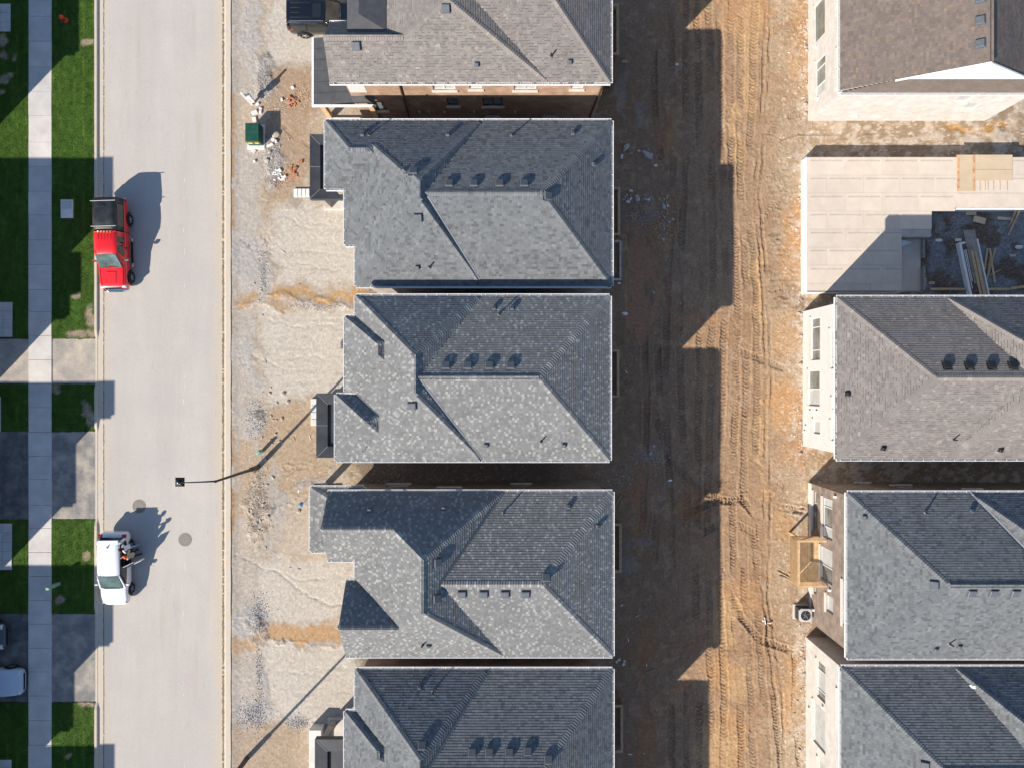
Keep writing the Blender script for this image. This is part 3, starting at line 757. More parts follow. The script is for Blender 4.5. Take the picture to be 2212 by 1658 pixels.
def build_roof(house, blocks, pal, dash=0.0, n_single=300, widths=(.15, .19, .19, .24, .29)):
    """base decks, shingles, ridge caps, valley flashing; all under one roof part"""
    rb = MB()
    for i, b in enumerate(blocks):
        dz = -.004 * i
        rb.m = 1 if b.plain else 0
        fs = b.faces()
        for k, poly in fs.items():
            a = b.lin(k)
            rb.add([(x, y, b.h + a[0] * x + a[1] * y + a[2] + dz) for x, y in poly], [tuple(range(len(poly)))])
        t = .17 + .006 * i
        rb.m = 2
        rb.add([(b.x0, b.y0, b.h - t), (b.x1, b.y0, b.h - t), (b.x1, b.y1, b.h - t), (b.x0, b.y1, b.h - t)], [(3, 2, 1, 0)])
        for k in b.p:
            c = {'w': ((b.x0, b.y1), (b.x0, b.y0)), 'e': ((b.x1, b.y0), (b.x1, b.y1)), 's': ((b.x0, b.y0), (b.x1, b.y0)), 'n': ((b.x1, b.y1), (b.x0, b.y1))}[k]
            if b.p[k] is not None:
                (xa, ya), (xb, yb) = c
                rb.quad((xa, ya, b.h - t), (xb, yb, b.h - t), (xb, yb, b.h + dz), (xa, ya, b.h + dz))
            else:
                o = ('s', 'n') if k in 'we' else ('w', 'e')
                pa, pb = b.p[o[0]], b.p[o[1]]
                (xa, ya), (xb, yb) = c
                lo, hi = (b.y0, b.y1) if k in 'we' else (b.x0, b.x1)
                m = (pa * lo + pb * hi) / (pa + pb); hr = b.h + pa * (m - lo)
                mid = (xa, m, hr + dz) if k in 'we' else (m, ya, hr + dz)
                rb.add([(xa, ya, b.h - t), (xb, yb, b.h - t), (xb, yb, b.h + dz), mid, (xa, ya, b.h + dz)], [(0, 1, 2, 3, 4)])
    base_c = pal[0][0]
    roof = rb.build('roof', [mat('roof_deck', tuple(c * .7 for c in base_c), .95), M_['membrane_grey'], M_['soffit']], house)
    tones = [p[0] for p in pal]; wts = [p[1] for p in pal]
    cands = []; stuff = MB()
    for i, b in enumerate(blocks):
        if b.plain: continue
        for k, poly in b.faces().items():
            O, Uu, Vv, Nn, s = frame_of(b, k)
            uv = []
            for (x, y) in poly:
                d = b.dist(k, x, y); q = Vector((x, y, 0)) - Vector((O.x, O.y, 0)); uv.append((q.dot(Uu), d * s))
            vmax = max(q[1] for q in uv)
            r = 0
            while r * EXPO < vmax - .03:
                vc = min(r * EXPO + .07, vmax - .01)
                xs = []
                for a, c in zip(uv, uv[1:] + uv[:1]):
                    if (a[1] - vc) * (c[1] - vc) < 0:
                        xs.append(a[0] + (c[0] - a[0]) * (vc - a[1]) / (c[1] - a[1]))
                if len(xs) >= 2:
                    last = 0; u0, u1 = min(xs), max(xs); u = u0 - random.uniform(0, .2)
                    while u < u1:
                        w = random.choice(widths); a0, a1 = max(u, u0), min(u + w, u1)
                        cut = a0 > u or a1 < u + w
                        u += w
                        if a1 - a0 < .03: continue
                        v0 = r * EXPO
                        ce = O + Uu * ((a0 + a1) / 2) + Vv * (v0 + .07)
                        if hidden(blocks, i, ce.x, ce.y, ce.z): continue
                        ti = random.choices(range(len(tones)), wts)[0]
                        if ti >= 3 and last >= 3: ti = random.choices(range(3), wts[:3])[0]
                        last = ti
                        thick = random.choice((.002, .004, .006))
                        org = O + Uu * a0 + Vv * v0
                        cands.append((cut, a1 - a0, ti, thick, org, Uu, Vv, Nn, (CAM_H - ce.z)))
                r += 1
    order = sorted([j for j, c in enumerate(cands) if not c[0]], key=lambda j: -(cands[j][1] * cands[j][7].z / cands[j][8] ** 2 * random.uniform(.93, 1)))
    single = set(order[:n_single])
    cache = {}
    for j, (cut, w, ti, thick, org, Uu, Vv, Nn, _) in enumerate(cands):
        t = tones[ti]
        V, F = tab_geom(w - .006, thick)
        if j in single:
            key = (round(w, 3), ti, thick)
            if key not in cache:
                m = MB(); m.col = t; m.add(V, F); cache[key] = m.mesh('shingle', M_['shingle'])
            M = Matrix((Uu, Vv, Nn)).transposed().to_4x4(); M.translation = org
            inst('shingle', cache[key], M, roof)
        else:
            f = random.uniform(.88, 1.12)
            stuff.col = (t[0] * f, t[1] * f, t[2] * f)
            stuff.add([org + Uu * a + Vv * c + Nn * d for a, c, d in V], F)
            if dash and random.random() < dash and w > .12:
                stuff.col = (t[0] * .33, t[1] * .33, t[2] * .35)
                q = [(.012, -.040), (w - .018, -.040), (w - .018, -.010), (.012, -.010)]
                stuff.add([org + Uu * a + Vv * c + Nn * (.012 if c < -.03 else .011) for a, c in q], [(0, 1, 2, 3)])
    stuff.build('shingle_courses', M_['shingle'], roof, kind='stuff')
    # hip and ridge caps
    caps = []
    for i, b in enumerate(blocks):
        if b.plain: continue
        fs = b.faces(); ks = list(fs)
        for a in range(len(ks)):
            for c in range(a + 1, len(ks)):
                sh = [p for p in fs[ks[a]] if any(math.hypot(p[0] - q[0], p[1] - q[1]) < 1e-4 for q in fs[ks[c]])]
                if len(sh) != 2: continue
                e = [Vector((x, y, b.height(x, y))) for x, y in sh]
                e.sort(key=lambda v: v.z)
                d = e[1] - e[0]; L = d.length; d.normalize()
                if L < .2: continue
                Na = frame_of(b, ks[a])[3]; Nc = frame_of(b, ks[c])[3]
                wa = Na.cross(d); wc = Nc.cross(d)
                if wa.z > 0: wa = -wa
                if wc.z > 0: wc = -wc
                up = (Na + Nc).normalized()
                shared = {}
                for q in range(int(L / EXPO) + 1):
                    o = e[0] + d * (q * EXPO)
                    if q * EXPO > L - .05 or hidden(blocks, i, o.x + d.x * .07, o.y + d.y * .07, o.z + d.z * .07, -.03): continue
                    ti = random.choices(range(len(tones)), wts)[0]
                    if ti not in shared:
                        m = MB(); t = tones[ti]; m.col = tuple(min(1, x * 1.08) for x in t); W = .175
                        pts = []
                        for (l, r_) in ((-.012, .050), (EXPO + .02, .014)):
                            base = d * l
                            pts += [base + wa * W + Na * (r_ * .8), base + up * r_, base + wc * W + Nc * (r_ * .8)]
                        pts += [d * -.012 + wa * W, d * -.012 + up * .0, d * -.012 + wc * W]
                        fcs = [(0, 1, 4, 3), (1, 2, 5, 4), (6, 7, 1, 0), (7, 8, 2, 1)]
                        n1_ = (pts[1] - pts[0]).cross(pts[4] - pts[0])
                        if n1_.z < 0: fcs = [f[::-1] for f in fcs]
                        m.add(pts, fcs)
                        shared[ti] = m
                    caps.append((o, shared[ti], i))
    caps.sort(key=lambda t: -t[0].z)
    meshes = {}; rest = MB(); rest.col = (0, 0, 0)
    for n, (o, m, _) in enumerate(caps):
        if n < 300:
            if id(m) not in meshes: meshes[id(m)] = m.mesh('ridge_cap', M_['shingle'])
            inst('ridge_cap', meshes[id(m)], Matrix.Translation(o), roof)
        else:
            rest.col = m.c[0]; rest.add([Vector(p) + o for p in m.v], m.f)
    if rest.v: rest.build('ridge_cap_courses', M_['shingle'], roof, kind='stuff')
    # valley flashing where two roof volumes meet
    vf = []
    for i in range(len(blocks)):
        for j in range(i + 1, len(blocks)):
            bi, bj = blocks[i], blocks[j]
            for ki, pi_ in bi.faces().items():
                for kj, pj in bj.faces().items():
                    a = bi.lin(ki); c = bj.lin(kj)
                    A, Bc, Cc = a[0] - c[0], a[1] - c[1], a[2] + bi.h - c[2] - bj.h
                    if abs(A) + abs(Bc) < 1e-6: continue
                    poly = pi_
                    for q in range(len(pj)):
                        p0, p1 = pj[q], pj[(q + 1) % len(pj)]
                        poly = clip(poly, p1[1] - p0[1], -(p1[0] - p0[0]), -(p1[1] - p0[1]) * p0[0] + (p1[0] - p0[0]) * p0[1])
                        if len(poly) < 3: break
                    if len(poly) < 3: continue
                    pts = []
                    for q in range(len(poly)):
                        p0, p1 = poly[q], poly[(q + 1) % len(poly)]
                        f0, f1 = A * p0[0] + Bc * p0[1] + Cc, A * p1[0] + Bc * p1[1] + Cc
                        if f0 * f1 < 0: t = f0 / (f0 - f1); pts.append((p0[0] + (p1[0] - p0[0]) * t, p0[1] + (p1[1] - p0[1]) * t))
                    if len(pts) != 2: continue
                    e = [Vector((x, y, bi.height(x, y))) for x, y in pts]
                    d = e[1] - e[0]
                    if d.length < .5 or abs(d.z) < .15: continue
                    mm_ = (e[0] + e[1]) / 2; sd = Vector((-d.y, d.x, 0)).normalized() * .25; top = lambda q: max(bb.height(q.x, q.y) for bb in (bi, bj) if bb.inside(q.x, q.y, -.3))
                    if (top(mm_ + sd) + top(mm_ - sd)) / 2 - mm_.z < .012: continue
                    steps = int(d.length / .25) + 1; run = None
                    for q in range(steps + 1):
                        if q < steps:
                            mid = e[0] + d * ((q + .5) / steps)
                            ok = not any(bb.inside(mid.x, mid.y) and bb.height(mid.x, mid.y) > mid.z + .02 for l, bb in enumerate(blocks) if l not in (i, j))
                        else: ok = False
                        if ok and run is None: run = q
                        if not ok and run is not None:
                            vf.append((e[0] + d * (run / steps), e[0] + d * (q / steps), frame_of(bi, ki)[3], frame_of(bj, kj)[3])); run = None
    for (p0, p1, Na, Nb) in vf:
        d = (p1 - p0).normalized(); wa = Na.cross(d); wb = Nb.cross(d)
        if wa.z < 0: wa = -wa
        if wb.z < 0: wb = -wb
        W = .10; m = MB()
        m.quad(p0 + wa * W + Na * .03, p1 + wa * W + Na * .03, p1 + (Na + Nb) * .012, p0 + (Na + Nb) * .012)
        m.quad(p0 + (Na + Nb) * .012, p1 + (Na + Nb) * .012, p1 + wb * W + Nb * .03, p0 + wb * W + Nb * .03)
        m.build('valley_flashing', M_['flashing'], roof)
    return roof

def gutters(house, blocks, material):
    for i, b in enumerate(blocks):
        if b.plain: continue
        for k in b.p:
            if b.p[k] is None: continue
            horiz = k in 'sn'
            c = {'w': b.x0, 'e': b.x1, 's': b.y0, 'n': b.y1}[k]
            segs = [(b.x0, b.x1)] if horiz else [(b.y0, b.y1)]
            for j, o in enumerate(blocks):
                if j == i or o.h < b.h - 1: continue
                lo, hi = (o.y0, o.y1) if horiz else (o.x0, o.x1)
                same = abs(c - ({'w': o.x0, 'e': o.x1, 's': o.y0, 'n': o.y1}[k])) < .03 and j < i
                if not (lo + .03 < c < hi - .03 or same): continue
                r0, r1 = (o.x0, o.x1) if horiz else (o.y0, o.y1)
                ns = []
                for a, d in segs:
                    if r1 <= a or r0 >= d: ns.append((a, d)); continue
                    if r0 > a: ns.append((a, r0))
                    if r1 < d: ns.append((r1, d))
                segs = ns
            sg = 1 if k in 'en' else -1
            for a, d in segs:
                if d - a < .15: continue
                m = MB(); z1 = b.h + .012; z0 = b.h - .11
                def bx(o0, o1, za, zb, a0=a - .0, d0=d + .0):
                    q0, q1 = sorted((c + sg * o0, c + sg * o1))
                    if horiz: m.box(a0, d0, q0, q1, za, zb)
                    else: m.box(q0, q1, a0, d0, za, zb)
                bx(.004, .018, z0, z1 - .02); bx(.02, .105, z0, z0 + .015); bx(.107, .135, z0, z1)
                t = a + .2
                while t < d - .1:
                    bx(.018, .107, z1 - .016, z1 - .004, t, t + .035); t += .62
                bx(.0, .137, z0 - .002, z1 + .002, a - .002, a + .02); bx(.0, .137, z0 - .002, z1 + .002, d - .02, d + .002)
                m.build('gutter', material, house)

def wall_ring(poly, inset):
    """poly: rectilinear ring (world), any order -> ccw inset ring"""
    A = sum(p[0] * q[1] - q[0] * p[1] for p, q in zip(poly, poly[1:] + poly[:1]))
    if A < 0: poly = poly[::-1]
    n = len(poly); lines = []
    for i in range(n):
        p, q = poly[i], poly[(i + 1) % n]
        d = Vector((q[0] - p[0], q[1] - p[1])).normalized(); nrm = Vector((-d.y, d.x))
        lines.append((abs(d.x) > .5, (p[1] + nrm.y * inset) if abs(d.x) > .5 else (p[0] + nrm.x * inset)))
    out = []
    for i in range(n):
        a, b = lines[i - 1], lines[i]
        out.append((b[1], a[1]) if a[0] else (a[1], b[1]))
    return out

def walls(house, ring, h, material, windows=(), z0=ZL - .2):
    m = MB()
    n = len(ring); out = []
    for i in range(n):
        p, q = ring[i], ring[(i + 1) % n]
        d = Vector((q[0] - p[0], q[1] - p[1], 0)); L = d.length; d.normalize(); nrm = Vector((d.y, -d.x, 0))
        face = 'E' if nrm.x > .5 else 'W' if nrm.x < -.5 else 'N' if nrm.y > .5 else 'S'
        ops = []
        for w in windows:
            if w['f'] != face or w.get('_done'): continue
            a = [(w['a0'] - (p[1] if face in 'EW' else p[0])) * (d.y if face in 'EW' else d.x), (w['a1'] - (p[1] if face in 'EW' else p[0])) * (d.y if face in 'EW' else d.x)]
            a.sort()
            if a[0] > .05 and a[1] < L - .05: ops.append((a[0], a[1], w['z0'], w['z1'], w)); w['_done'] = 1
        us = sorted({0, L} | {o[0] for o in ops} | {o[1] for o in ops}); zs = sorted({z0, h} | {o[2] for o in ops} | {o[3] for o in ops})
        T = lambda u, z, dep=0.0, p=p, d=d, nrm=nrm: Vector((p[0], p[1], 0)) + d * u - nrm * dep + Vector((0, 0, z))
        for a, b in zip(us, us[1:]):
            for c, e in zip(zs, zs[1:]):
                if any(o[0] - 1e-6 <= a and b <= o[1] + 1e-6 and o[2] - 1e-6 <= c and e <= o[3] + 1e-6 for o in ops): continue
                m.quad(T(a, c), T(b, c), T(b, e), T(a, e))
        for (a, b, c, e, w) in ops:
            D = .13
            m.quad(T(a, c), T(a, c, D), T(a, e, D), T(a, e)); m.quad(T(b, c), T(b, e), T(b, e, D), T(b, c, D))
            m.quad(T(a, e), T(a, e, D), T(b, e, D), T(b, e)); m.quad(T(a, c), T(b, c), T(b, c, D), T(a, c, D))
            out.append((T, a, b, c, e, w))
    m.build('wall', material, house)
    for (T, a, b, c, e, w) in out:
        fm = M_[w.get('fm', 'frame_white')]
        def bar(mm, u0, u1, v0, v1, d0, d1):
            vs_ = [T(u, v, dd) for dd in (d0, d1) for (u, v) in ((u0, v0), (u1, v0), (u1, v1), (u0, v1))]
            mm.add(vs_, [(0, 1, 2, 3), (7, 6, 5, 4), (0, 4, 5, 1), (1, 5, 6, 2), (2, 6, 7, 3), (3, 7, 4, 0)])
        win = MB(); fw = .06
        bar(win, a + .002, b - .002, c + .002, c + fw, .07, .125); bar(win, a + .002, b - .002, e - fw, e - .002, .07, .125)
        bar(win, a + .002, a + fw, c + fw, e - fw, .07, .125); bar(win, b - fw, b - .002, c + fw, e - fw, .07, .125)
        wo = win.build('window', fm, house)
        cuts = [0] + list(w.get('mul', [])) + [1]
        for k_, t in enumerate(cuts[1:-1]):
            mm = MB(); u = a + (b - a) * t; bar(mm, u - .035, u + .035, c + fw, e - fw, .06, .12); mm.build('mullion', fm, wo)
        for k_, (t0, t1) in enumerate(zip(cuts, cuts[1:])):
            mm = MB(); bar(mm, a + (b - a) * t0 + .03, a + (b - a) * t1 - .03, c + .03, e - .03, .10, .115)
            mm.build('pane', M_[(w.get('panes') or ['glass'] * 9)[k_]], wo)
        if w.get('sill', True):
            mm = MB(); bar(mm, a - .10, b + .10, c - .15, c - .004, -.10, .06); mm.build('sill', M_[w.get('sm', 'sill')], wo)

def W(f, a0, a1, z0, z1, **k): return dict(f=f, a0=min(a0, a1), a1=max(a0, a1), z0=z0, z1=z1, **k)

def roof_hit(blocks, px, py):
    h = blocks[0].h + 1.2
    for _ in range(30):
        x, y = P(px, py, h)
        hs = [(b.height(x, y), i) for i, b in enumerate(blocks) if b.inside(x, y)]
        if not hs: break
        nh, i = max(hs); h = .5 * h + .5 * nh
    b = blocks[i]; k = min((k for k in b.p if b.p[k] is not None), key=lambda k: b.p[k] * b.dist(k, x, y))
    O, Uu, Vv, Nn, s = frame_of(b, k)
    M = Matrix((Uu, Vv, Nn)).transposed().to_4x4(); M.translation = Vector((x, y, b.height(x, y)))
    return M

def roof_bits(house, blocks, squares=(), smalls=(), pipes=(), vm='vent'):
    if 'sq' not in VM:
        m = MB(); m.box(-.27, .27, -.27, .30, .0, .022); m.box(-.17, .17, -.17, .17, .02, .07); m.bbox(-.225, .225, -.225, .225, .06, .155, .035)
        VM['sq'] = {}; VM['sqm'] = m
        m = MB(); m.box(-.16, .16, -.15, .20, .0, .02); m.bbox(-.105, .105, -.11, .11, .018, .17, .03); VM['smm'] = m
        m = MB(); m.tube([(0, 0, -.1), (0, 0, .43)], .048, 10); VM['pipem'] = m; m = MB(); m.lathe([(.12, .012), (.08, .04), (.06, .10), (.05, .11)], 12); VM['colm'] = m
        m = MB(); m.lathe([(.045, .03), (.05, .045), (.03, .05), (.02, .05)], 8, Matrix.Translation((0, 0, .20))); VM['dotm'] = m
    for key, lst, mm in (('sq', squares, VM['sqm']), ('sm', smalls, VM['smm'])):
        if not lst: continue
        me = mm.mesh('roof_vent', M_[vm])
        for (px, py) in lst:
            o = inst('roof_vent', me, roof_hit(blocks, px, py), house)
    for (px, py) in pipes:
        M = roof_hit(blocks, px, py)
        if 'pipe' not in VM: VM['pipe'] = VM['pipem'].mesh('vent_pipe', M_['pipe_black'], True); VM['col'] = VM['colm'].mesh('collar', M_['collar'], True)
        o = inst('vent_pipe', VM['pipe'], Matrix.Translation(M.translation), house)
        inst('collar', VM['col'], Matrix.Translation(M.translation).inverted() @ M, o)
VM = {}

def shed_slab(house, name, pts_top, t, material):
    m = MB(); n = len(pts_top)
    m.add([tuple(p) for p in pts_top] + [(p[0], p[1], p[2] - t) for p in pts_top], [tuple(range(n)), tuple(range(2 * n - 1, n - 1, -1))] + [(i, n + i, n + (i + 1) % n, (i + 1) % n) for i in range(n)])
    return m.build(name, material, house)

def porch_roof(house, px0, px1, py0, py1, h, strip, x_wall):
    """flat dark canopy with a raised dark rim on three sides and a sunken deck by the wall"""
    x0, y1 = PX(px0, h), PY(py0, h); y0 = PY(py1, h); x1 = x_wall
    m = MB(); m.box(x0, x1, y0, y1, h - .45, h - .22)
    r = m.build('porch_roof', M_['membrane'], house)
    s = strip
    polys = [('rim', [(x0, y0, h), (x0 + s, y0 + s, h - .06), (x0 + s, y1 - s, h - .06), (x0, y1, h)]), ('rim', [(x0, y1, h), (x0 + s, y1 - s, h - .06), (x1, y1 - s, h - .06), (x1, y1, h)]), ('rim', [(x1, y0, h), (x1, y0 + s, h - .06), (x0 + s, y0 + s, h - .06), (x0, y0, h)])]
    for nme, q in polys:
        mm = MB(); n = len(q)
        A = sum(q[i][0] * q[(i + 1) % n][1] - q[(i + 1) % n][0] * q[i][1] for i in range(n))
        if A < 0: q = q[::-1]
        mm.add(q + [(p[0], p[1], h - .221) for p in q], [tuple(range(n))] + [(i, n + i, n + (i + 1) % n, (i + 1) % n) for i in range(n)])
        mm.build(nme, M_['membrane'], r)
    mm = MB()
    for (a, b) in (((x0, y1), (x0 + s, y1 - s)), ((x0, y0), (x0 + s, y0 + s))):
        mm.beam((a[0], a[1], h + .006), (b[0], b[1], h - .05), .03, .02)
    ym = (y0 + y1) / 2; mm.beam((x0, ym, h + .006), (x0 + s, ym, h - .05), .03, .02)
    mm.build('seam', M_['seam'], r)
    for y in (y0 + .35, y1 - .35):
        mm = MB(); mm.box(x0 + .25, x0 + .6, y - .17, y + .17, .1, h - .45); mm.build('porch_column', M_['stone_grey'], house)
    mm = MB(); mm.box(x0 + .05, x1, y0 + .1, y1 - .1, -.05, .3); mm.build('porch_slab', M_['concrete'], house)
    return r

def rear_deck(house, py0, py1, px1, x_wall, h=.6, steps=None):
    """small treated-timber landing with a railing behind the house"""
    x1 = PX(px1, h); y1, y0 = PY(py0, h), PY(py1, h); x0 = x_wall + .02
    z = h - .95
    m = MB(); n = int((x1 - x0) / .14)
    for k in range(n):
        m.box(x0 + k * (x1 - x0) / n + .004, x0 + (k + 1) * (x1 - x0) / n - .004, y0, y1, z - .03, z)
    m.build('deck_floor', M_['wood_dark'], house)
    rl = MB(); rl.box(x1 - .16, x1, y0, y1, h - .04, h); rl.box(x0, x1 - .162, y0, y0 + .14, h - .041, h - .001); rl.box(x0, x1 - .162, y1 - .14, y1, h - .041, h - .001)
    rail = rl.build('railing', M_['lumber_deck'], house)
    bm_ = MB(); bm_.box(-.02, .02, -.02, .02, z - .15, h - .042); bme = bm_.mesh('baluster', M_['wood_dark'])
    y = y0 + .1
    while y < y1 - .05:
        inst('baluster', bme, Matrix.Translation((x1 - .06, y, 0)), rail); y += .125
    x = x0 + .1
    while x < x1 - .1:
        inst('baluster', bme, Matrix.Translation((x, y0 + .05, 0)), rail); inst('baluster', bme, Matrix.Translation((x, y1 - .05, 0)), rail); x += .125
    for (x, y) in ((x1 - .08, y0 + .08), (x1 - .08, y1 - .08)):
        p = MB(); p.box(x - .05, x + .05, y - .05, y + .05, ZL - .05, h - .045); p.build('post', M_['wood_dark'], house)
    if steps:
        for k in range(6):
            s = MB(); ya = y0 - .26 * (k + 1) - .01; s.box(x0 + .05, x1 - .05, ya, ya + .25, z - .20 * (k + 1), z - .20 * (k + 1) + .04); s.build('step', M_['wood_dark'], house)
M_['lumber_deck'] = mat('rail_timber', (.50, .36, .22), .8, var=.2, vscale=4, grain=.15, gscale=25)

def house_root(px, py, label, group=None):
    x, y = P(px, py)
    z = ground_level(x) if x > 6 else 0.0
    h = empty('house', (x, y, z), 0, label, 'house', group)
    WM[h.name] = Matrix.Translation((-x, -y, -z))
    return h

# palettes: (tone, weight)
PAL_CHAR = [((.160, .168, .174), 6), ((.148, .156, .162), 5), ((.116, .123, .130), 2.4), ((.176, .184, .190), 2)]
PAL_SPECK = [((.185, .186, .185), 7), ((.172, .173, .173), 5), ((.197, .197, .195), 4), ((.290, .298, .284), 2.6), ((.242, .250, .242), 2.0)]
PAL_BROWN = [((.215, .194, .180), 8), ((.206, .187, .173), 5), ((.224, .202, .187), 4), ((.270, .240, .214), .9)]
PAL_RUST = [((.172, .142, .124), 8), ((.160, .132, .116), 5), ((.184, .151, .131), 4), ((.22, .155, .108), .5), ((.185, .142, .114), 1.2)]

def meet(bl):
    """start the long roof at the ridge of the front roof"""
    f, m = bl[0], bl[1]
    m.x0 = (f.p['w'] * f.x0 + f.p['e'] * f.x1) / (f.p['w'] + f.p['e']) + .02; m.p['w'] = None
def ring_px(pts, h): return [P(a, b, h) for a, b in pts]

# --- second house of the middle row: charcoal hips
H = house_root(1030, 440, 'two-storey house with charcoal hipped roof and dark canopy, facing the green transformer box')
h = 5.5
bl = [B(765, 257, 1047, 622, h, .65, .77, .587, .62), B(900, 257, 1325, 622, h, .50, .58, .50, .50), B(700, 257, 900, 412, h, .76, .5, .64, .62), B(742, 257, 1040, 533, h, .605, .70, .63, .62)]; meet(bl)
build_roof(H, bl, PAL_CHAR); gutters(H, bl, M_['gutter_white'])
walls(H, wall_ring(ring_px([(700, 257), (1325, 257), (1325, 622), (765, 622), (765, 533), (742, 533), (742, 412), (700, 412)], h), .36), h - .18, M_['stone_grey'],
      [W('W', 8.6, 10.2, .9, 2.6, fm='frame_dark'), W('E', 8.0, 9.4, 3.6, 4.9), W('E', 11.5, 13, 3.6, 4.9), W('E', 9.5, 11.4, 1.1, 3.0)])
roof_bits(H, bl, [(970, 398), (1023, 398), (1079, 398), (1132, 398), (1182, 424), (893, 372), (903, 470)], [(783, 293), (967, 293), (1237, 290), (1281, 356), (902, 577)], [(798, 292), (1106, 293), (928, 578)])
porch_roof(H, 669, 700, 290, 430, 3.3, .62, PX(742, h) + .36)
rear_deck(H, 404, 508, 1340, PX(1325, h) - .36)
m = MB(); xw = PX(1325, h) - .36      # areaway with grating frame at the rear wall
x1 = PX(1341, ZL); y1, y0 = PY(520, ZL), PY(606, ZL)
m.box(xw + .01, x1, y0, y0 + .12, ZL - .1, ZL + .25); m.box(xw + .01, x1, y1 - .12, y1, ZL - .1, ZL + .25); m.box(x1 - .12, x1, y0 + .121, y1 - .121, ZL - .1, ZL + .25)
m.build('areaway_kerb', M_['concrete'], H)
for k in range(4):
    m = MB(); m.box(x1 - .1, x1 - .07, y0 + .1 + k * (y1 - y0 - .2) / 3 - .015, y0 + .1 + k * (y1 - y0 - .2) / 3 + .015, ZL + .25, ZL + 1.1); m.build('areaway_railing', M_['lumber_grey'], H)
m = MB(); m.box(x1 - .1, x1 - .07, y0 + .06, y1 - .06, ZL + 1.1, ZL + 1.13); m.build('areaway_railing', M_['lumber_grey'], H)

# --- third house: speckled grey, higher eaves
H = house_root(1020, 815, 'two-storey house with grey roof flecked with pale shingles and dark canopy near the street lamp')
h = 6.44
bl = [B(765, 635, 1045, 998, h, .647, .665, .616, .68), B(900, 635, 1321, 998, h, .48, .545, .48, .48), B(742, 680, 930, 850, h, .63, .5, .66, .80), B(722, 848, 900, 998, h, .62, .5, .58, .80)]; meet(bl)
build_roof(H, bl, PAL_SPECK, widths=(.12, .14, .15, .17)); gutters(H, bl, M_['gutter_white'])
walls(H, wall_ring(ring_px([(765, 635), (1321, 635), (1321, 998), (722, 998), (722, 848), (742, 848), (742, 680), (765, 680)], h), .36), h - .18, M_['stone_grey'], [W('E', -3, -1.2, 1.1, 3.0), W('E', 0, 2, 3.9, 5.3)])
roof_bits(H, bl, [(963, 790), (1010, 790), (1057, 790), (1103, 790), (890, 875)], [(1067, 667), (1106, 667), (1050, 960), (1218, 960)], [(1078, 679), (1168, 953)])
porch_roof(H, 683, 720, 849, 988, 3.3, .68, PX(722, h) + .36)
rear_deck(H, 755, 858, 1338, PX(1321, h) - .36)

# --- fourth house: speckled grey with two steep front gables
H = house_root(1020, 1240, 'two-storey house with pale-flecked grey roof, two steep street gables and a low wraparound eave')
h = 5.41
bl = [B(765, 1057, 1092, 1420, h, .66, .64, .835, .85), B(900, 1057, 1327, 1420, h, .47, .535, .47, .47), B(708, 1057, 897, 1213, h, None, None, .74, .85), B(747, 1249, 897, 1420, h, None, None, .835, .87)]; meet(bl)
build_roof(H, bl, PAL_SPECK, widths=(.12, .14, .15, .17)); gutters(H, bl, M_['gutter_white'])
walls(H, wall_ring(ring_px([(716, 1057), (1327, 1057), (1327, 1420), (755, 1420), (755, 1237), (768, 1237), (768, 1213), (716, 1213)], h), .36), h - .18, M_['brick_brown'],
      [W('N', -8, -6.6, .6, 1.6), W('N', -4.6, -3.2, 2.2, 3.4), W('N', 0, 1.2, .5, 1.2), W('W', -9.6, -7.6, 3.4, 4.9), W('E', -10, -8, 1.1, 3)])
roof_bits(H, bl, [(998, 1281), (1045, 1281), (1091, 1281), (1135, 1281), (1180, 1247), (945, 1214), (943, 1292)], [(798, 1100), (958, 1096), (1228, 1094), (1290, 1136), (926, 1392)], [(833, 1101), (1088, 1106), (913, 1391)])
pent = [B(668, 1048, 790, 1193, 3.05, .30, .9, .55, .55)]
gutters(H, pent, M_['gutter_white'])
r = build_roof(H, pent, PAL_SPECK, n_single=40); r.name = 'pent_roof'
for (a, b) in ((680, 1060), (680, 1182)):
    x, y = P(a, b, 3.0); m = MB(); m.box(x - .15, x + .15, y - .15, y + .15, .1, 2.9); m.build('porch_column', M_['stone_grey'], H)
m = MB(); m.box(PX(672), PX(730), PY(1188), PY(1052), -.05, .28); m.build('porch_slab', M_['concrete'], H)
rear_deck(H, 1130, 1236, 1343, PX(1327, h) - .36)

# --- fifth house: charcoal
H = house_root(1020, 1620, 'two-storey house with charcoal hipped roof and grey porch beside a pale slab')
h = 5.4
bl = [B(765, 1440, 1060, 1806, h, .64, .70, .58, .65), B(900, 1440, 1327, 1806, h, .50, .57, .50, .50), B(742, 1531, 930, 1700, h, .62, .5, .60, .78)]; meet(bl)
build_roof(H, bl, PAL_CHAR); gutters(H, bl, M_['gutter_white'])
walls(H, wall_ring(ring_px([(765, 1440), (1327, 1440), (1327, 1806), (742, 1806), (742, 1531), (765, 1531)], h), .36), h - .18, M_['brick_brown'], [W('W', -18.7, -17.2, 1.2, 3.0), W('E', -20, -18, 1.1, 3)])
roof_bits(H, bl, [(1020, 1625), (1057, 1625), (1100, 1625), (1140, 1622), (1184, 1640), (912, 1610)], [(906, 1484)], [(936, 1492)])
porch_roof(H, 680, 742, 1596, 1800, 3.2, .75, PX(742, h) + .36)
rear_deck(H, 1522, 1625, 1346, PX(1327, h) - .36)
m = MB(); x0, y1 = P(668, 1576, .9); m.bbox(x0, PX(694, .9), PY(1700, .9), y1, -.05, .9, .02); m.build('porch_pier', M_['concrete_white'], H)

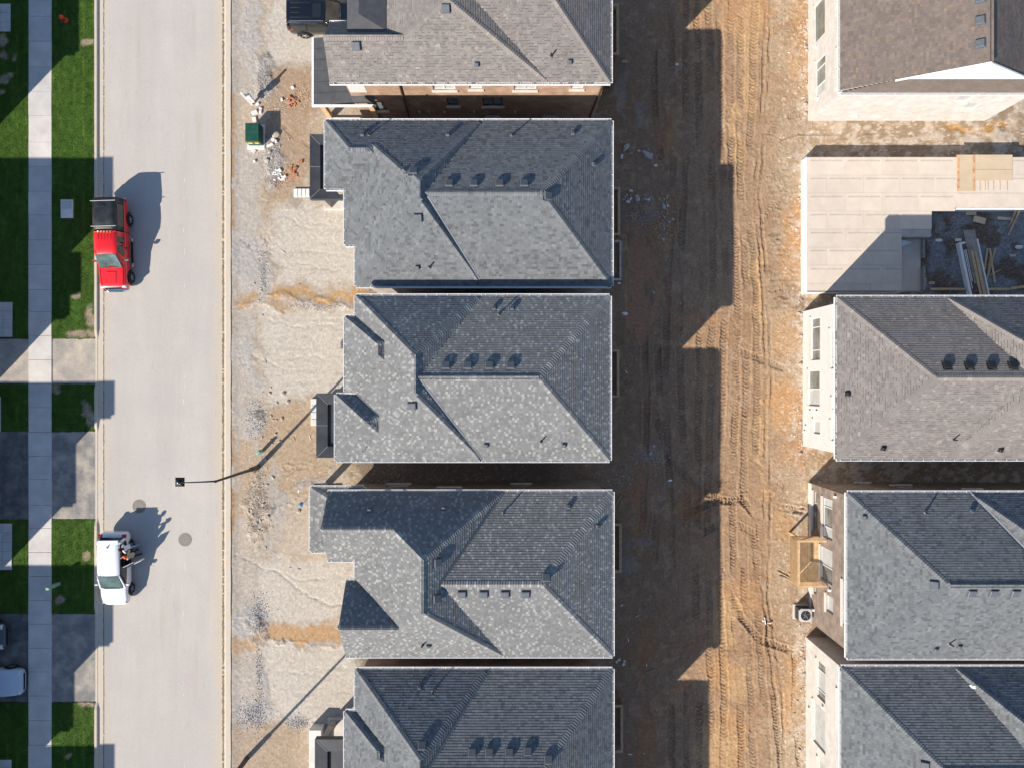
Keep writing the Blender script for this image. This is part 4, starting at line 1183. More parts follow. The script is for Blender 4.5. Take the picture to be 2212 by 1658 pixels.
# --- first house: brown-grey, tan brick flank
H = house_root(1020, 60, 'two-storey house with taupe shingles, tan brick flank and grey sheet canopy over the drive')
h = 6.3
bl = [B(758, -190, 1190, 183, h, .45, .45, .72, .72), B(900, -190, 1323, 183, h, .50, .57, .50, .50), B(712, 45, 900, 183, h, None, None, .72, .95), B(745, -45, 838, 70, 7.3, .5, .25, .5, .5, plain=1)]; meet(bl)
build_roof(H, bl, PAL_BROWN, dash=.42); gutters(H, bl, M_['gutter_white'])
ring = wall_ring(ring_px([(760, -190), (1323, -190), (1323, 183), (724, 183), (724, 92), (760, 92)], h), .36)
walls(H, ring, h - .18, M_['brick_tan'],
      [W('S', -4.64, -3.32, 4.6, 5.9, mul=[.5], panes=['blind'] * 2), W('S', -2.5, -1.77, 4.75, 5.9, panes=['blind']), W('S', .11, 1.42, 4.6, 5.9, mul=[.5], panes=['blind'] * 2), W('S', 3.46, 4.17, 4.75, 5.9, panes=['blind']), W('S', -3.99, -3.3, 2.15, 3.5, fm='frame_dark'), W('S', -1.81, -.57, 2.1, 3.5, mul=[.5], fm='frame_dark'),
       W('S', -8.7, -7.9, 1.4, 3.0, fm='frame_dark'), W('S', -1.68, -.86, .3, .8), W('S', 2.06, 2.92, .3, .8)])
ysw = min(p[1] for p in ring)
for (x0_, x1_) in ((-6.7, -7.5), (5.05, 5.12)):
    m = MB(); m.tube([(x0_ + .2, ysw - .06, h - .2), (x0_, ysw - .07, .1)], .055, 6); m.build('downpipe', M_['gutter_brown'], H)
for x in (-5.9, -5.3, -4.3, -2.4, .2):
    m = MB(); m.box(x - .05, x + .05, ysw - .06, ysw - .002, 1.05, 1.35); m.build('utility_vent', M_['frame_white'], H)
m = MB(); m.box(-9.6, -8.6, ysw - .02, ysw - .002, 4.3, 5.95); m.build('panel', M_['frame_white'], H)
roof_bits(H, bl, [(963, 18), (770, 99)], [(1030, 139), (1231, 134)], [(1190, 123)])
xw = PX(724, h) + .36; xo = PX(678, 3.0); y1, y0 = PY(82, 3.0), PY(226, 3.0)
n = 6
for k in range(n):
    a, b = y0 + (y1 - y0) * k / n, y0 + (y1 - y0) * (k + 1) / n
    shed_slab(H, 'canopy_panel', [(xo, a + .012, 3.0), (xw, a + .012, 3.42), (xw, b - .012, 3.42), (xo, b - .012, 3.0)], .12, M_['membrane_grey'])
shed_slab(H, 'canopy_panel', [(xw, y0, 3.40), (xw + 1.35, y0, 3.40), (xw + 1.35, ysw - .01, 3.75), (xw, ysw - .01, 3.75)], .10, M_['membrane_grey'])
m = MB(); m.box(xo + .03, xw, y0 + .05, y1 - .05, 2.70, 2.86); m.build('canopy_deck', M_['lumber'], H)
m = MB(); m.box(xo - .13, xo - .004, y0 - .13, y1, 2.88, 3.02); m.box(xo, xw + 1.35, y0 - .13, y0 - .004, 2.885, 3.02); m.build('gutter', M_['gutter_white'], H)
for (x, y) in ((xo + .3, y0 + .3), (xo + .3, y1 - .3), (xw + .9, y0 + .25)):
    m = MB(); m.box(x - .15, x + .15, y - .15, y + .15, -.05, 2.7); m.build('porch_column', M_['lumber'], H)
m = MB(); m.box(xo + .1, xw + 1.2, y0 + .1, ysw - .02, -.05, .22); m.build('porch_slab', M_['concrete'], H)
rear_deck(H, 8, 118, 1337, PX(1323, h) - .36, steps=True)

KL = (CAM_H - ZL) / CAM_H
def ZR(z): return CAM_H - (CAM_H - z) * KL           # survey heights on the lower lots
def WR(f, a0, a1, z0, z1, **k): return W(f, a0 * KL, a1 * KL, ZR(z0), ZR(z1), **k)
# --- right row, first: russet gable over white brick
H = house_root(1980, 100, 'two-storey house with russet-brown gabled roof and white brick walls')
h = ZR(5.5)
x0, y0 = PX(1815, h), PY(201, h)
bl = [Blk(x0, x0 + 13.0, y0 + .15, 40, h, .6, .6, None, .6)]
build_roof(H, bl, PAL_RUST); 
g2 = [Blk(x0, x0 + 13.0, y0, 40, h, .6, .6, 4.0, .6)]
gutters(H, [Blk(x0, x0 + 13.0, y0, 40, h, .6, None, .6, None)], M_['gutter_white'])
# steep shingled skirt below the white gable
m = MB(); sk = M_['shingle']; xm = x0 + 6.5
u = x0
for r_ in range(12):
    z = h + r_ * .135; xa = x0 + (z + .07 - h) / .6; xb = 2 * xm - xa; u = xa
    while u < xb:
        w = random.choice((.16, .2, .25, .3)); t = random.choices([p[0] for p in PAL_RUST], [p[1] for p in PAL_RUST])[0]; m.col = t
        e = min(u + w - .006, xb); yb_ = y0 + (z - h) * .085
        m.add([(u, yb_, z), (e, yb_, z), (e, yb_ + .018, z + .16), (u, yb_ + .018, z + .16), (u, yb_ + .13, z), (e, yb_ + .13, z)], [(0, 1, 2, 3), (0, 4, 5, 1)])
        u += w
m.build('shingled_skirt', sk, H, kind='stuff')
m = MB(); m.add([(x0 + 2.55, y0 + .146, h + 1.55), (x0 + 13.0 - 2.55, y0 + .146, h + 1.55), (xm, y0 + .146, h + 3.86)], [(0, 1, 2)]); m.build('gable_panel', M_['plastic_white'], H)
m = MB(); m.beam((x0 + 2.5, y0 + .10, h + 1.53), (xm, y0 + .10, h + 3.91), .09, .07); m.beam((xm, y0 + .10, h + 3.91), (x0 + 13.0 - 2.5, y0 + .10, h + 1.53), .09, .07); m.build('barge_board', M_['gutter_white'], H)
walls(H, [(x0 + .36, y0 + .36), (x0 + 12.3, y0 + .36), (x0 + 12.3, 39.6), (x0 + .36, 39.6)], h - .18, M_['brick_white'],
      [WR('W', 21.7, 24.1, .95, 2.6, panes=['glass'] * 3), WR('W', 18.19, 20.44, 1.2, 2.65, mul=[.25, .72], panes=['glass', 'glass', 'blind']), WR('W', 18.9, 19.9, 4.3, 5.15, mul=[.5], panes=['blind'] * 2), WR('W', 17.6, 18.6, 4.3, 5.15, mul=[.5], panes=['blind'] * 2), WR('W', 22, 23.6, 4.3, 5.15, panes=['blind']),
       WR('S', 25.1, 25.85, 4.4, 5.1, panes=['blind']), WR('S', 26.8, 27.7, 3.2, 4.2, panes=['blind']), WR('S', 27.95, 28.85, 2.0, 3.0, panes=['blind']), WR('S', 30.0, 30.9, 1.6, 2.7, panes=['blind'])])
for (yy_, zz_) in ((18.0, 1.5), (21.35, 1.3), (20.9, 4.6)):
    m = MB(); m.box(x0 + .25, x0 + .358, yy_ * KL - .06, yy_ * KL + .06, ZR(zz_), ZR(zz_) + .16); m.build('wall_lamp', M_['plastic_white'], H)
m = MB(); m.box(x0 + 2.9, x0 + 3.2, y0 + .22, y0 + .358, ZL + .9, ZL + 1.1); m.build('wall_lamp', M_['plastic_white'], H)
roof_bits(H, bl, [(2117, -2), (2117, 45), (2117, 95)], (), (), 'vent')

# --- right row, third: taupe hips over white walls
H = house_root(2000, 815, 'two-storey house with taupe hipped roof and smooth white stone walls')
h = ZR(5.65)
X1 = PX(1803, h) + 19
def RB(px0, py0, py1, h, w, so, n, x1): return Blk(PX(px0, h) + .12, x1, PY(py1, h) + .12, PY(py0, h) - .12, h, w, .6, so, n)
bl = [RB(1803, 638, 995, h, .50, .48, .48, X1), RB(2040, 638, 995, h, .66, .62, .76, PX(2360, h))]
build_roof(H, bl, PAL_BROWN, dash=.40); gutters(H, bl, M_['gutter_white'])
ring = wall_ring([(bl[0].x0, bl[0].y0), (X1, bl[0].y0), (X1, bl[0].y1), (bl[0].x0, bl[0].y1)], .28)
walls(H, ring, h - .18, M_['stone_white'], [WR('W', 1.48, 4.13, 1.35, 2.7, mul=[.22, .76], panes=['glass', 'glass', 'glass']), WR('W', -1.39, .86, .92, 2.65, mul=[.52], panes=['glass', 'blind'], fm='frame_white'), WR('W', -3.1, -2.26, 1.7, 2.7, panes=['blind']),
      WR('W', .9, 3.2, 4.15, 5.35, mul=[.24, .74], panes=['blind'] * 3), WR('W', -3.35, -2.2, 4.25, 5.35, mul=[.5], panes=['blind'] * 2), WR('W', -1.5, -.85, 4.4, 5.35, panes=['blind'])])
for (yy_, zz_) in ((-1.75, 1.15), (-1.72, 2.2), (-2.75, .45), (-3.1, .3)):
    m = MB(); m.box(ring[0][0] - .12, ring[0][0] - .002, yy_ * KL - .06, yy_ * KL + .06, ZR(zz_), ZR(zz_) + .18); m.build('wall_lamp', M_['plastic_white'], H)
roof_bits(H, bl, [(2045, 789), (2093, 789), (2141, 789), (2187, 789)], [(1831, 850), (1908, 967), (2161, 970)], [(2058, 949)], 'vent_black')

# --- right row, fourth: charcoal over brown brick, with balcony
H = house_root(2020, 1240, 'two-storey house with charcoal roof, mottled brown brick wall and a timber balcony')
h = ZR(5.95)
X1 = PX(1826, h) + 19
bl = [RB(1826, 1059, 1424, h, .50, .48, .48, X1), RB(2090, 1059, 1424, h, .64, .60, .74, PX(2420, h))]
build_roof(H, bl, PAL_CHAR); gutters(H, bl, M_['gutter_white'])
ring = wall_ring([(bl[0].x0, bl[0].y0), (X1, bl[0].y0), (X1, bl[0].y1), (bl[0].x0, bl[0].y1)], .22)
WX4 = min(p[0] for p in ring)
walls(H, ring, h - .18, M_['brick_brown'], [WR('W', -9.5, -7.05, 2.15, 3.5, mul=[.22, .72], panes=['blind', 'glass', 'blind'], fm='frame_white'), WR('W', -12.2, -10.14, 1.78, 3.5, mul=[.55], panes=['blind', 'glass'], sill=True), WR('W', -13.95, -12.95, 2.65, 3.6, panes=['blind']),
      WR('W', -14.1, -11.5, 4.9, 5.6, mul=[.3, .72], panes=['blind'] * 3), WR('W', -9.3, -6.9, .75, 1.2, mul=[.3], panes=['glass', 'glass']), WR('W', -13.4, -12.5, .75, 1.2),
      WR('N', 24.0, 25.2, 1.6, 2.4), WR('N', 27.5, 28.6, 3.3, 4.4), WR('N', 22.3, 23.2, .4, 1.0)])
m = MB(); m.box(WX4 - .05, WX4 - .003, ring[0][1] + .02, ring[2][1] - .02, ZL - .05, ZL + .42); m.build('plinth', M_['concrete_white'], H)
for (yy_, zz_) in ((-6.75, 3.9), (-12.55, 3.15), (-14.5, .7)):
    m = MB(); m.box(WX4 - .14, WX4 - .002, yy_ * KL - .07, yy_ * KL + .07, ZR(zz_), ZR(zz_) + .2); m.build('wall_lamp', M_['plastic_white'], H)
m = MB(); m.tube([(WX4 - .04, ring[2][1] + .03, h - .2), (WX4 - .04, ring[2][1] + .03, ZL + .1)], .05, 6); m.build('downpipe', M_['gutter_brown'], H)
roof_bits(H, bl, [(2018, 1262), (2098, 1279), (2145, 1279), (2192, 1279)], [(1868, 1116), (2098, 1104), (2072, 1394), (2021, 1400)], [(1998, 1106), (2050, 1389)])
# balcony
bx0, by1, by0 = 17.58 * KL, -9.58 * KL, -12.48 * KL; zf, zr = ZR(1.75), ZR(2.87)
m = MB(); n = 12
m.box(bx0 + .03, WX4 - .06, by0 + .03, by1 - .03, zf - .24, zf - .05)
bal = m.build('balcony', M_['wood'], H)
for k in range(n):
    a = bx0 + (WX4 - .06 - bx0) * k / n; m = MB(); m.box(a + .006, a + (WX4 - .06 - bx0) / n - .006, by0, by1, zf - .048, zf - .012 + random.uniform(-.002, .002)); m.build('floor_board', M_['wood'], bal)
for (a, b, c, d) in ((bx0 - .03, bx0 + .12, by0, by1), (bx0 + .121, WX4 - .06, by0, by0 + .13), (bx0 + .121, WX4 - .06, by1 - .13, by1)):
    m = MB(); m.box(a, b, c, d, zr - .045, zr); m.build('handrail', M_['wood'], bal)
bm_ = MB(); bm_.box(-.018, .018, -.018, .018, zf - .22, zr - .046); bme = bm_.mesh('baluster', M_['wood'])
y = by0 + .1
while y < by1 - .05: inst('baluster', bme, Matrix.Translation((bx0 + .0, y, 0)), bal); y += .1
x = bx0 + .12
while x < WX4 - .1:
    inst('baluster', bme, Matrix.Translation((x, by0 + .03, 0)), bal); inst('baluster', bme, Matrix.Translation((x, by1 - .03, 0)), bal); x += .1
for (x, y) in ((bx0 + .55, by0 + .12), (bx0 + .55, by1 - .12)):
    m = MB(); m.box(x - .06, x + .06, y - .06, y + .06, ZL - .05, zf - .245); m.build('post', M_['wood'], bal)

# --- right row, fifth
H = house_root(2020, 1600, 'two-storey house with charcoal hipped roof and whitewashed brick walls')
h = ZR(5.75)
X1 = PX(1813, h) + 19
bl = [RB(1813, 1435, 1800, h, .50, .48, .48, X1), RB(2056, 1435, 1800, h, .66, .60, .76, PX(2400, h))]
build_roof(H, bl, PAL_CHAR); gutters(H, bl, M_['gutter_white'])
ring = wall_ring([(bl[0].x0, bl[0].y0), (X1, bl[0].y0), (X1, bl[0].y1), (bl[0].x0, bl[0].y1)], .26)
walls(H, ring, h - .18, M_['brick_white'], [WR('W', -19.6, -17.3, 1.75, 3.0, mul=[.24, .78], panes=['glass', 'blind', 'glass']), WR('W', -22.7, -20.1, 1.2, 3.0, panes=['blind']), WR('W', -20.1, -18.0, 4.7, 5.45, mul=[.3, .7], panes=['blind'] * 3), WR('W', -24.3, -23.4, 1.9, 3.0, panes=['blind'])])
wx = min(p[0] for p in ring)
for (yy_, zz_) in ((-19.9, 2.6), (-20.9, .5)):
    m = MB(); m.box(wx - .12, wx - .002, yy_ * KL - .06, yy_ * KL + .06, ZR(zz_), ZR(zz_) + .2); m.build('wall_lamp', M_['plastic_white'], H)
roof_bits(H, bl, [(1998, 1652)], (), ())
M = roof_hit(bl, 2099, 1482); m = MB(); m.obox(M, -.08, .08, -.2, .2, .01, .03); m.build('flashing_patch', M_['plastic_white'], H)

# --- finished houses across the road, outside the frame; their shadows reach the lawns
def plain_house(label, blocks):
    H = house_root(1106 + (blocks[0].x0 + blocks[0].x1) / 2 * FOC / CAM_H, 829 - (blocks[0].y0 + blocks[0].y1) / 2 * FOC / CAM_H, label)
    for i, b in enumerate(blocks):
        m = MB()
        for k, poly in b.faces().items():
            a = b.lin(k); m.add([(x, y, b.h + a[0] * x + a[1] * y + a[2]) for x, y in poly], [tuple(range(len(poly)))])
        m.quad((b.x0, b.y0, b.h - .2), (b.x0, b.y1, b.h - .2), (b.x1, b.y1, b.h - .2), (b.x1, b.y0, b.h - .2))
        m.build('roof', mat('far_roof', (.13, .125, .125), .95, var=.2, vscale=4, grain=.2), H)
        m = MB(); e = .35 + .01 * i; m.box(b.x0 + e, b.x1 - e, b.y0 + e, b.y1 - e, -.1, b.h - .21); m.build('wall', M_['brick_tan'], H)
hh = 7.0
plain_house('brick house with grey hip roof opposite the taupe-roofed house', [Blk(-48, -36.2, 13.3, 27, hh, .5, .5, .5, .5)])
plain_house('brick house with grey hip roof and twin fronts beside the red pickup', [Blk(-48, -34.1, 2.3, 6.4, hh, .5, .45, .5, .5), Blk(-48, -35.95, -2.2, .4, hh - .1, .5, .45, .5, .5), Blk(-48, -36.75, -3.85, -1, hh - .05, .5, .45, .5, .5), Blk(-50, -37.4, -3.8, 6.3, hh + .1, .5, .5, .5, .5)])
plain_house('brick house with grey hip roof and stepped front behind the street lamp', [Blk(-48, -34.0, -10.45, -8.2, hh, .5, .45, .5, .5), Blk(-48, -36.4, -16.1, -8.3, hh - .05, .5, .5, .5, .5)])
plain_house('brick house with grey hip roof and stepped front behind the white car', [Blk(-48, -34.1, -25.3, -20.1, hh, .5, .45, .5, .5), Blk(-48, -36.5, -30.7, -20.2, hh - .05, .5, .5, .5, .5)])
plain_house('brick house with grey hip roof standing past the last charcoal house of the middle row', [Blk(-10, 5.9, -38, -27.75, 4.78, .4, .4, .4, .4)])
plain_house('brick house with grey hip roof past the parked silver car', [Blk(-48, -34.0, -36, -31.9, hh, .5, .45, .5, .5), Blk(-48, -36.5, -40, -32, hh - .05, .5, .5, .5, .5)])

# ---------------------------------------------------------------- vehicles (local frame: x right, y forward, z up)
def loft(mb, stations, closed_ends=True):
    """stations: list of lists of half-profile points (x, y, z), x >= 0, top centre first, bottom centre last"""
    n = len(stations[0]); ring = []
    for st in stations:
        full = st + [(-x, y, z) for (x, y, z) in reversed(st[1:-1])]
        ring.append(full)
    m = len(ring[0]); V = [p for r in ring for p in r]; F = []
    for i in range(len(ring) - 1):
        for k in range(m):
            F.append((i * m + k, i * m + (k + 1) % m, (i + 1) * m + (k + 1) % m, (i + 1) * m + k))
    if closed_ends:
        F.append(tuple(range(m))); F.append(tuple(range((len(ring) - 1) * m, len(ring) * m))[::-1])
    mb.add(V, [f[::-1] for f in F])

def subsurf(o, lv=2):
    s = o.modifiers.new('subsurf', 'SUBSURF'); s.levels = lv; s.render_levels = lv
    return o

def body_profile(y, w, zt, zl, crown=.03, shoulder=.92):
    return [(0, y, zt + crown), (w * .55, y, zt + crown * .8), (w * .86, y, zt + .005), (w * .97, y, zt - .07), (w, y, zl + (zt - zl) * .55), (w * .985, y, zl + (zt - zl) * .25), (w * .93, y, zl), (w * .5, y, zl - .02), (0, y, zl - .02)]

WHEELS = {}
def wheel(root, x, y, r, side, wd=.22):
    key = (r, wd)
    if key not in WHEELS:
        t = MB(); t.lathe([(r * .60, -wd / 2), (r * .9, -wd / 2), (r * .985, -wd / 2 + .03), (r, -wd / 2 + .06), (r, wd / 2 - .06), (r * .985, wd / 2 - .03), (r * .9, wd / 2), (r * .64, wd / 2), (r * .62, wd / 2 - .03)], 28)
        rim = MB(); rim.lathe([(r * .63, wd / 2 - .012), (r * .58, wd / 2 - .005), (r * .56, wd / 2 - .05), (r * .2, wd / 2 - .06), (r * .01, wd / 2 - .06)], 24)
        sp = MB()
        for k in range(5):
            a = 2 * math.pi * k / 5; c, s_ = math.cos(a), math.sin(a)
            sp.beam((c * r * .08, s_ * r * .08, wd / 2 - .03), (c * r * .57, s_ * r * .57, wd / 2 - .02), r * .2, .03)
        sp.lathe([(r * .16, wd / 2 - .04), (r * .15, wd / 2 - .005), (r * .01, wd / 2)], 12)
        WHEELS[key] = (t.mesh('tyre', M_['rubber'], True), rim.mesh('rim', M_['vent_black'], True), sp.mesh('spokes', M_['alloy']))
    t, rim, sp = WHEELS[key]
    M = Matrix.Translation((x, y, r)) @ Matrix.Rotation(side * math.pi / 2, 4, 'Y')
    o = inst('wheel', t, M, root); inst('rim', rim, Matrix.Identity(4), o); inst('spokes', sp, Matrix.Identity(4), o)

def arch(root, x, y, r, side):
    m = MB(); pts = []
    for k in range(13):
        a = math.pi * k / 12; pts.append((x, y + math.cos(a) * (r + .06), r + math.sin(a) * (r + .06)))
    m.tube(pts, .05, 6); m.build('wheel_arch', M_['black'], root)

def side_panel(root, name, pts, off, side, material, normal=None):
    """a slightly proud panel laid on the side; pts (x, y, z) for the right side, mirrored for the other"""
    P3 = [Vector((p[0] * side, p[1], p[2])) for p in pts]
    nrm = (P3[1] - P3[0]).cross(P3[2] - P3[0]).normalized()
    if nrm.x * side < 0: nrm = -nrm
    m = MB(); n = len(P3); V = [p + nrm * off for p in P3] + [p - nrm * .02 for p in P3]
    F = [tuple(range(n)), tuple(range(2 * n - 1, n - 1, -1))] + [(i, n + i, n + (i + 1) % n, (i + 1) % n) for i in range(n)]
    m.add(V, F); return m.build(name, material, root)

def car(label, loc, rz, cat, L, Wd, paint, zl=.22, belt=.93, roof=1.5, hood=(.72, .95), yb=(.0, .75), yt=(.0, .0), tumble=.82, wheel_r=.33, wb=(.0, .0), extra=None, tailz=.9, open_door=False, group=None):
    """yb: belt-line y of rear glass base and windscreen base; yt: roof y rear/front"""
    root = empty('car', (*loc, 0), rz, label, cat, group); hw = Wd / 2; h2 = L / 2
    st = []
    for (f, wf, zt, z0) in ((-.5, .72, tailz - .22, zl + .18), (-.492, .86, tailz - .10, zl + .10), (-.47, .95, tailz - .02, zl + .02), (-.40, .99, tailz + .01, zl), (-.2, 1.0, belt, zl), (.0, 1.0, belt, zl), (.18, 1.0, belt, zl), (.27, .99, hood[1], zl), (.38, .97, (hood[0] + hood[1]) / 2 + .05, zl), (.46, .92, hood[0] + .02, zl + .02), (.488, .82, hood[0] - .05, zl + .05), (.5, .66, hood[0] - .14, zl + .10)):
        st.append(body_profile(f * L, hw * wf, zt, z0))
    m = MB(); loft(m, st); subsurf(m.build('body', paint, root, True), 2)
    wt = hw * tumble
    def gh(y, z, w, wbelt): return [(0, y, z + .02), (w * .6, y, z + .012), (w * .93, y, z - .015), (w, y, z - .06), (w + (wbelt - w) * .55, y, belt + (z - belt) * .45), (wbelt, y, belt - .03), (wbelt, y, belt - .08), (0, y, belt - .08)]
    ym = (yt[0] + yt[1]) / 2
    stg = [gh(yb[0], belt + .02, wt * .9, hw * .90), gh(yb[0] + (yt[0] - yb[0]) * .5, belt + (roof - belt) * .6, wt * .93, hw * .93), gh(yt[0], roof - .03, wt * .95, hw * .955), gh(ym, roof, wt, hw * .965), gh(yt[1], roof - .03, wt * .97, hw * .96), gh(yt[1] + (yb[1] - yt[1]) * .5, belt + (roof - belt) * .44, wt * .98, hw * .94), gh(yb[1], belt + .02, wt * .98, hw * .90)]
    m = MB(); loft(m, stg); m.build('glasshouse', M_['car_glass'], root, True)
    # roof skin
    m = MB(); rows = []
    nseg = 8
    for k in range(nseg + 1):
        y = yt[0] - .06 + (yt[1] - yt[0] + .10) * k / nseg
        t = k / nseg; zc = roof + .02 - .05 * (2 * t - 1) ** 2
        w = wt * (.97 + .03 * math.sin(math.pi * t))
        rows.append([(-w - .012, y, zc - .075), (-w * .94, y, zc - .012), (-w * .6, y, zc + .014), (0, y, zc + .022), (w * .6, y, zc + .014), (w * .94, y, zc - .012), (w + .012, y, zc - .075)])
    mm = len(rows[0]); m.add([p for r in rows for p in r], [(i * mm + k, i * mm + k + 1, (i + 1) * mm + k + 1, (i + 1) * mm + k) for i in range(nseg) for k in range(mm - 1)])
    m.build('roof', paint, root, True)
    for s in (-1, 1):
        m = MB(); m.tube([(s * wt * .955, yt[1] + .02, roof - .045), (s * hw * .89, yb[1], belt + .0)], [.045, .055], 6); m.build('pillar', paint, root, True)
        m = MB(); m.tube([(s * wt * .945, yt[0] - .02, roof - .05), (s * hw * .90, yb[0] + .03, belt + .0)], [.07, .12], 6); m.build('pillar', paint, root, True)
        yc = yt[0] + (yt[1] - yt[0]) * .46
        m = MB(); m.tube([(s * (wt + .004), yc, roof - .06), (s * hw * .962, yc - .02, belt)], .04, 6); m.build('pillar', paint if not extra == 'dark' else M_['black'], root, True)
        wl = MB(); 
        for y in (wb[0], wb[1]):
            wheel(root, s * (hw - .085), y, wheel_r, s); arch(root, s * (hw + .0), y, wheel_r, s)
        m = MB(); m.bbox(s * (hw + .10) - .11, s * (hw + .10) + .11, yb[1] - .30, yb[1] - .18, belt + .0, belt + .15, .04); m.beam((s * hw * .93, yb[1] - .24, belt + .05), (s * (hw + .05), yb[1] - .24, belt + .06), .05, .05)
        m.build('mirror', paint, root)
        m = MB(); m.bbox(s * hw * .68 - .17, s * hw * .68 + .17, h2 * .955 - .20, h2 * .955 - .02, hood[0] - .12, hood[0] + .045, .05); m.build('headlight', M_['lamp_lens'], root)
        m = MB(); m.bbox(s * hw * .84 - .12, s * hw * .84 + .11, -h2 + .10, -h2 + .42, tailz - .12, tailz + .06, .04); m.build('tail_light', M_['tail'], root)
    # windscreen panel, wipers, rear glass
    m = MB(); zb = belt + .05; zt_ = roof - .035
    m.add([(-hw * .80, yb[1] + .0, zb + .012), (hw * .80, yb[1] + .0, zb + .012), (hw * .5, yb[1] + .05, zb + .02), (-hw * .5, yb[1] + .05, zb + .02), (wt * .88, yt[1] + .03, zt_ + .03), (-wt * .88, yt[1] + .03, zt_ + .03), (0, yt[1] + .06, zt_ + .05)], [(0, 3, 2, 1), (0, 1, 4, 6, 5)])
    m.build('windscreen', M_['windscreen'], root)
    m = MB(); m.tube([(-hw * .5, yb[1] + .0, zb + .03), (hw * .05, yb[1] - .05, zb + .065)], .012, 5); m.tube([(hw * .08, yb[1] + .0, zb + .03), (hw * .6, yb[1] - .03, zb + .065)], .012, 5); m.build('wiper', M_['black'], root)
    m = MB(); m.box(-hw * .55, hw * .55, h2 - .05, h2 + .005, zl + .16, zl + .32); m.build('grille', M_['black'], root)
    return root

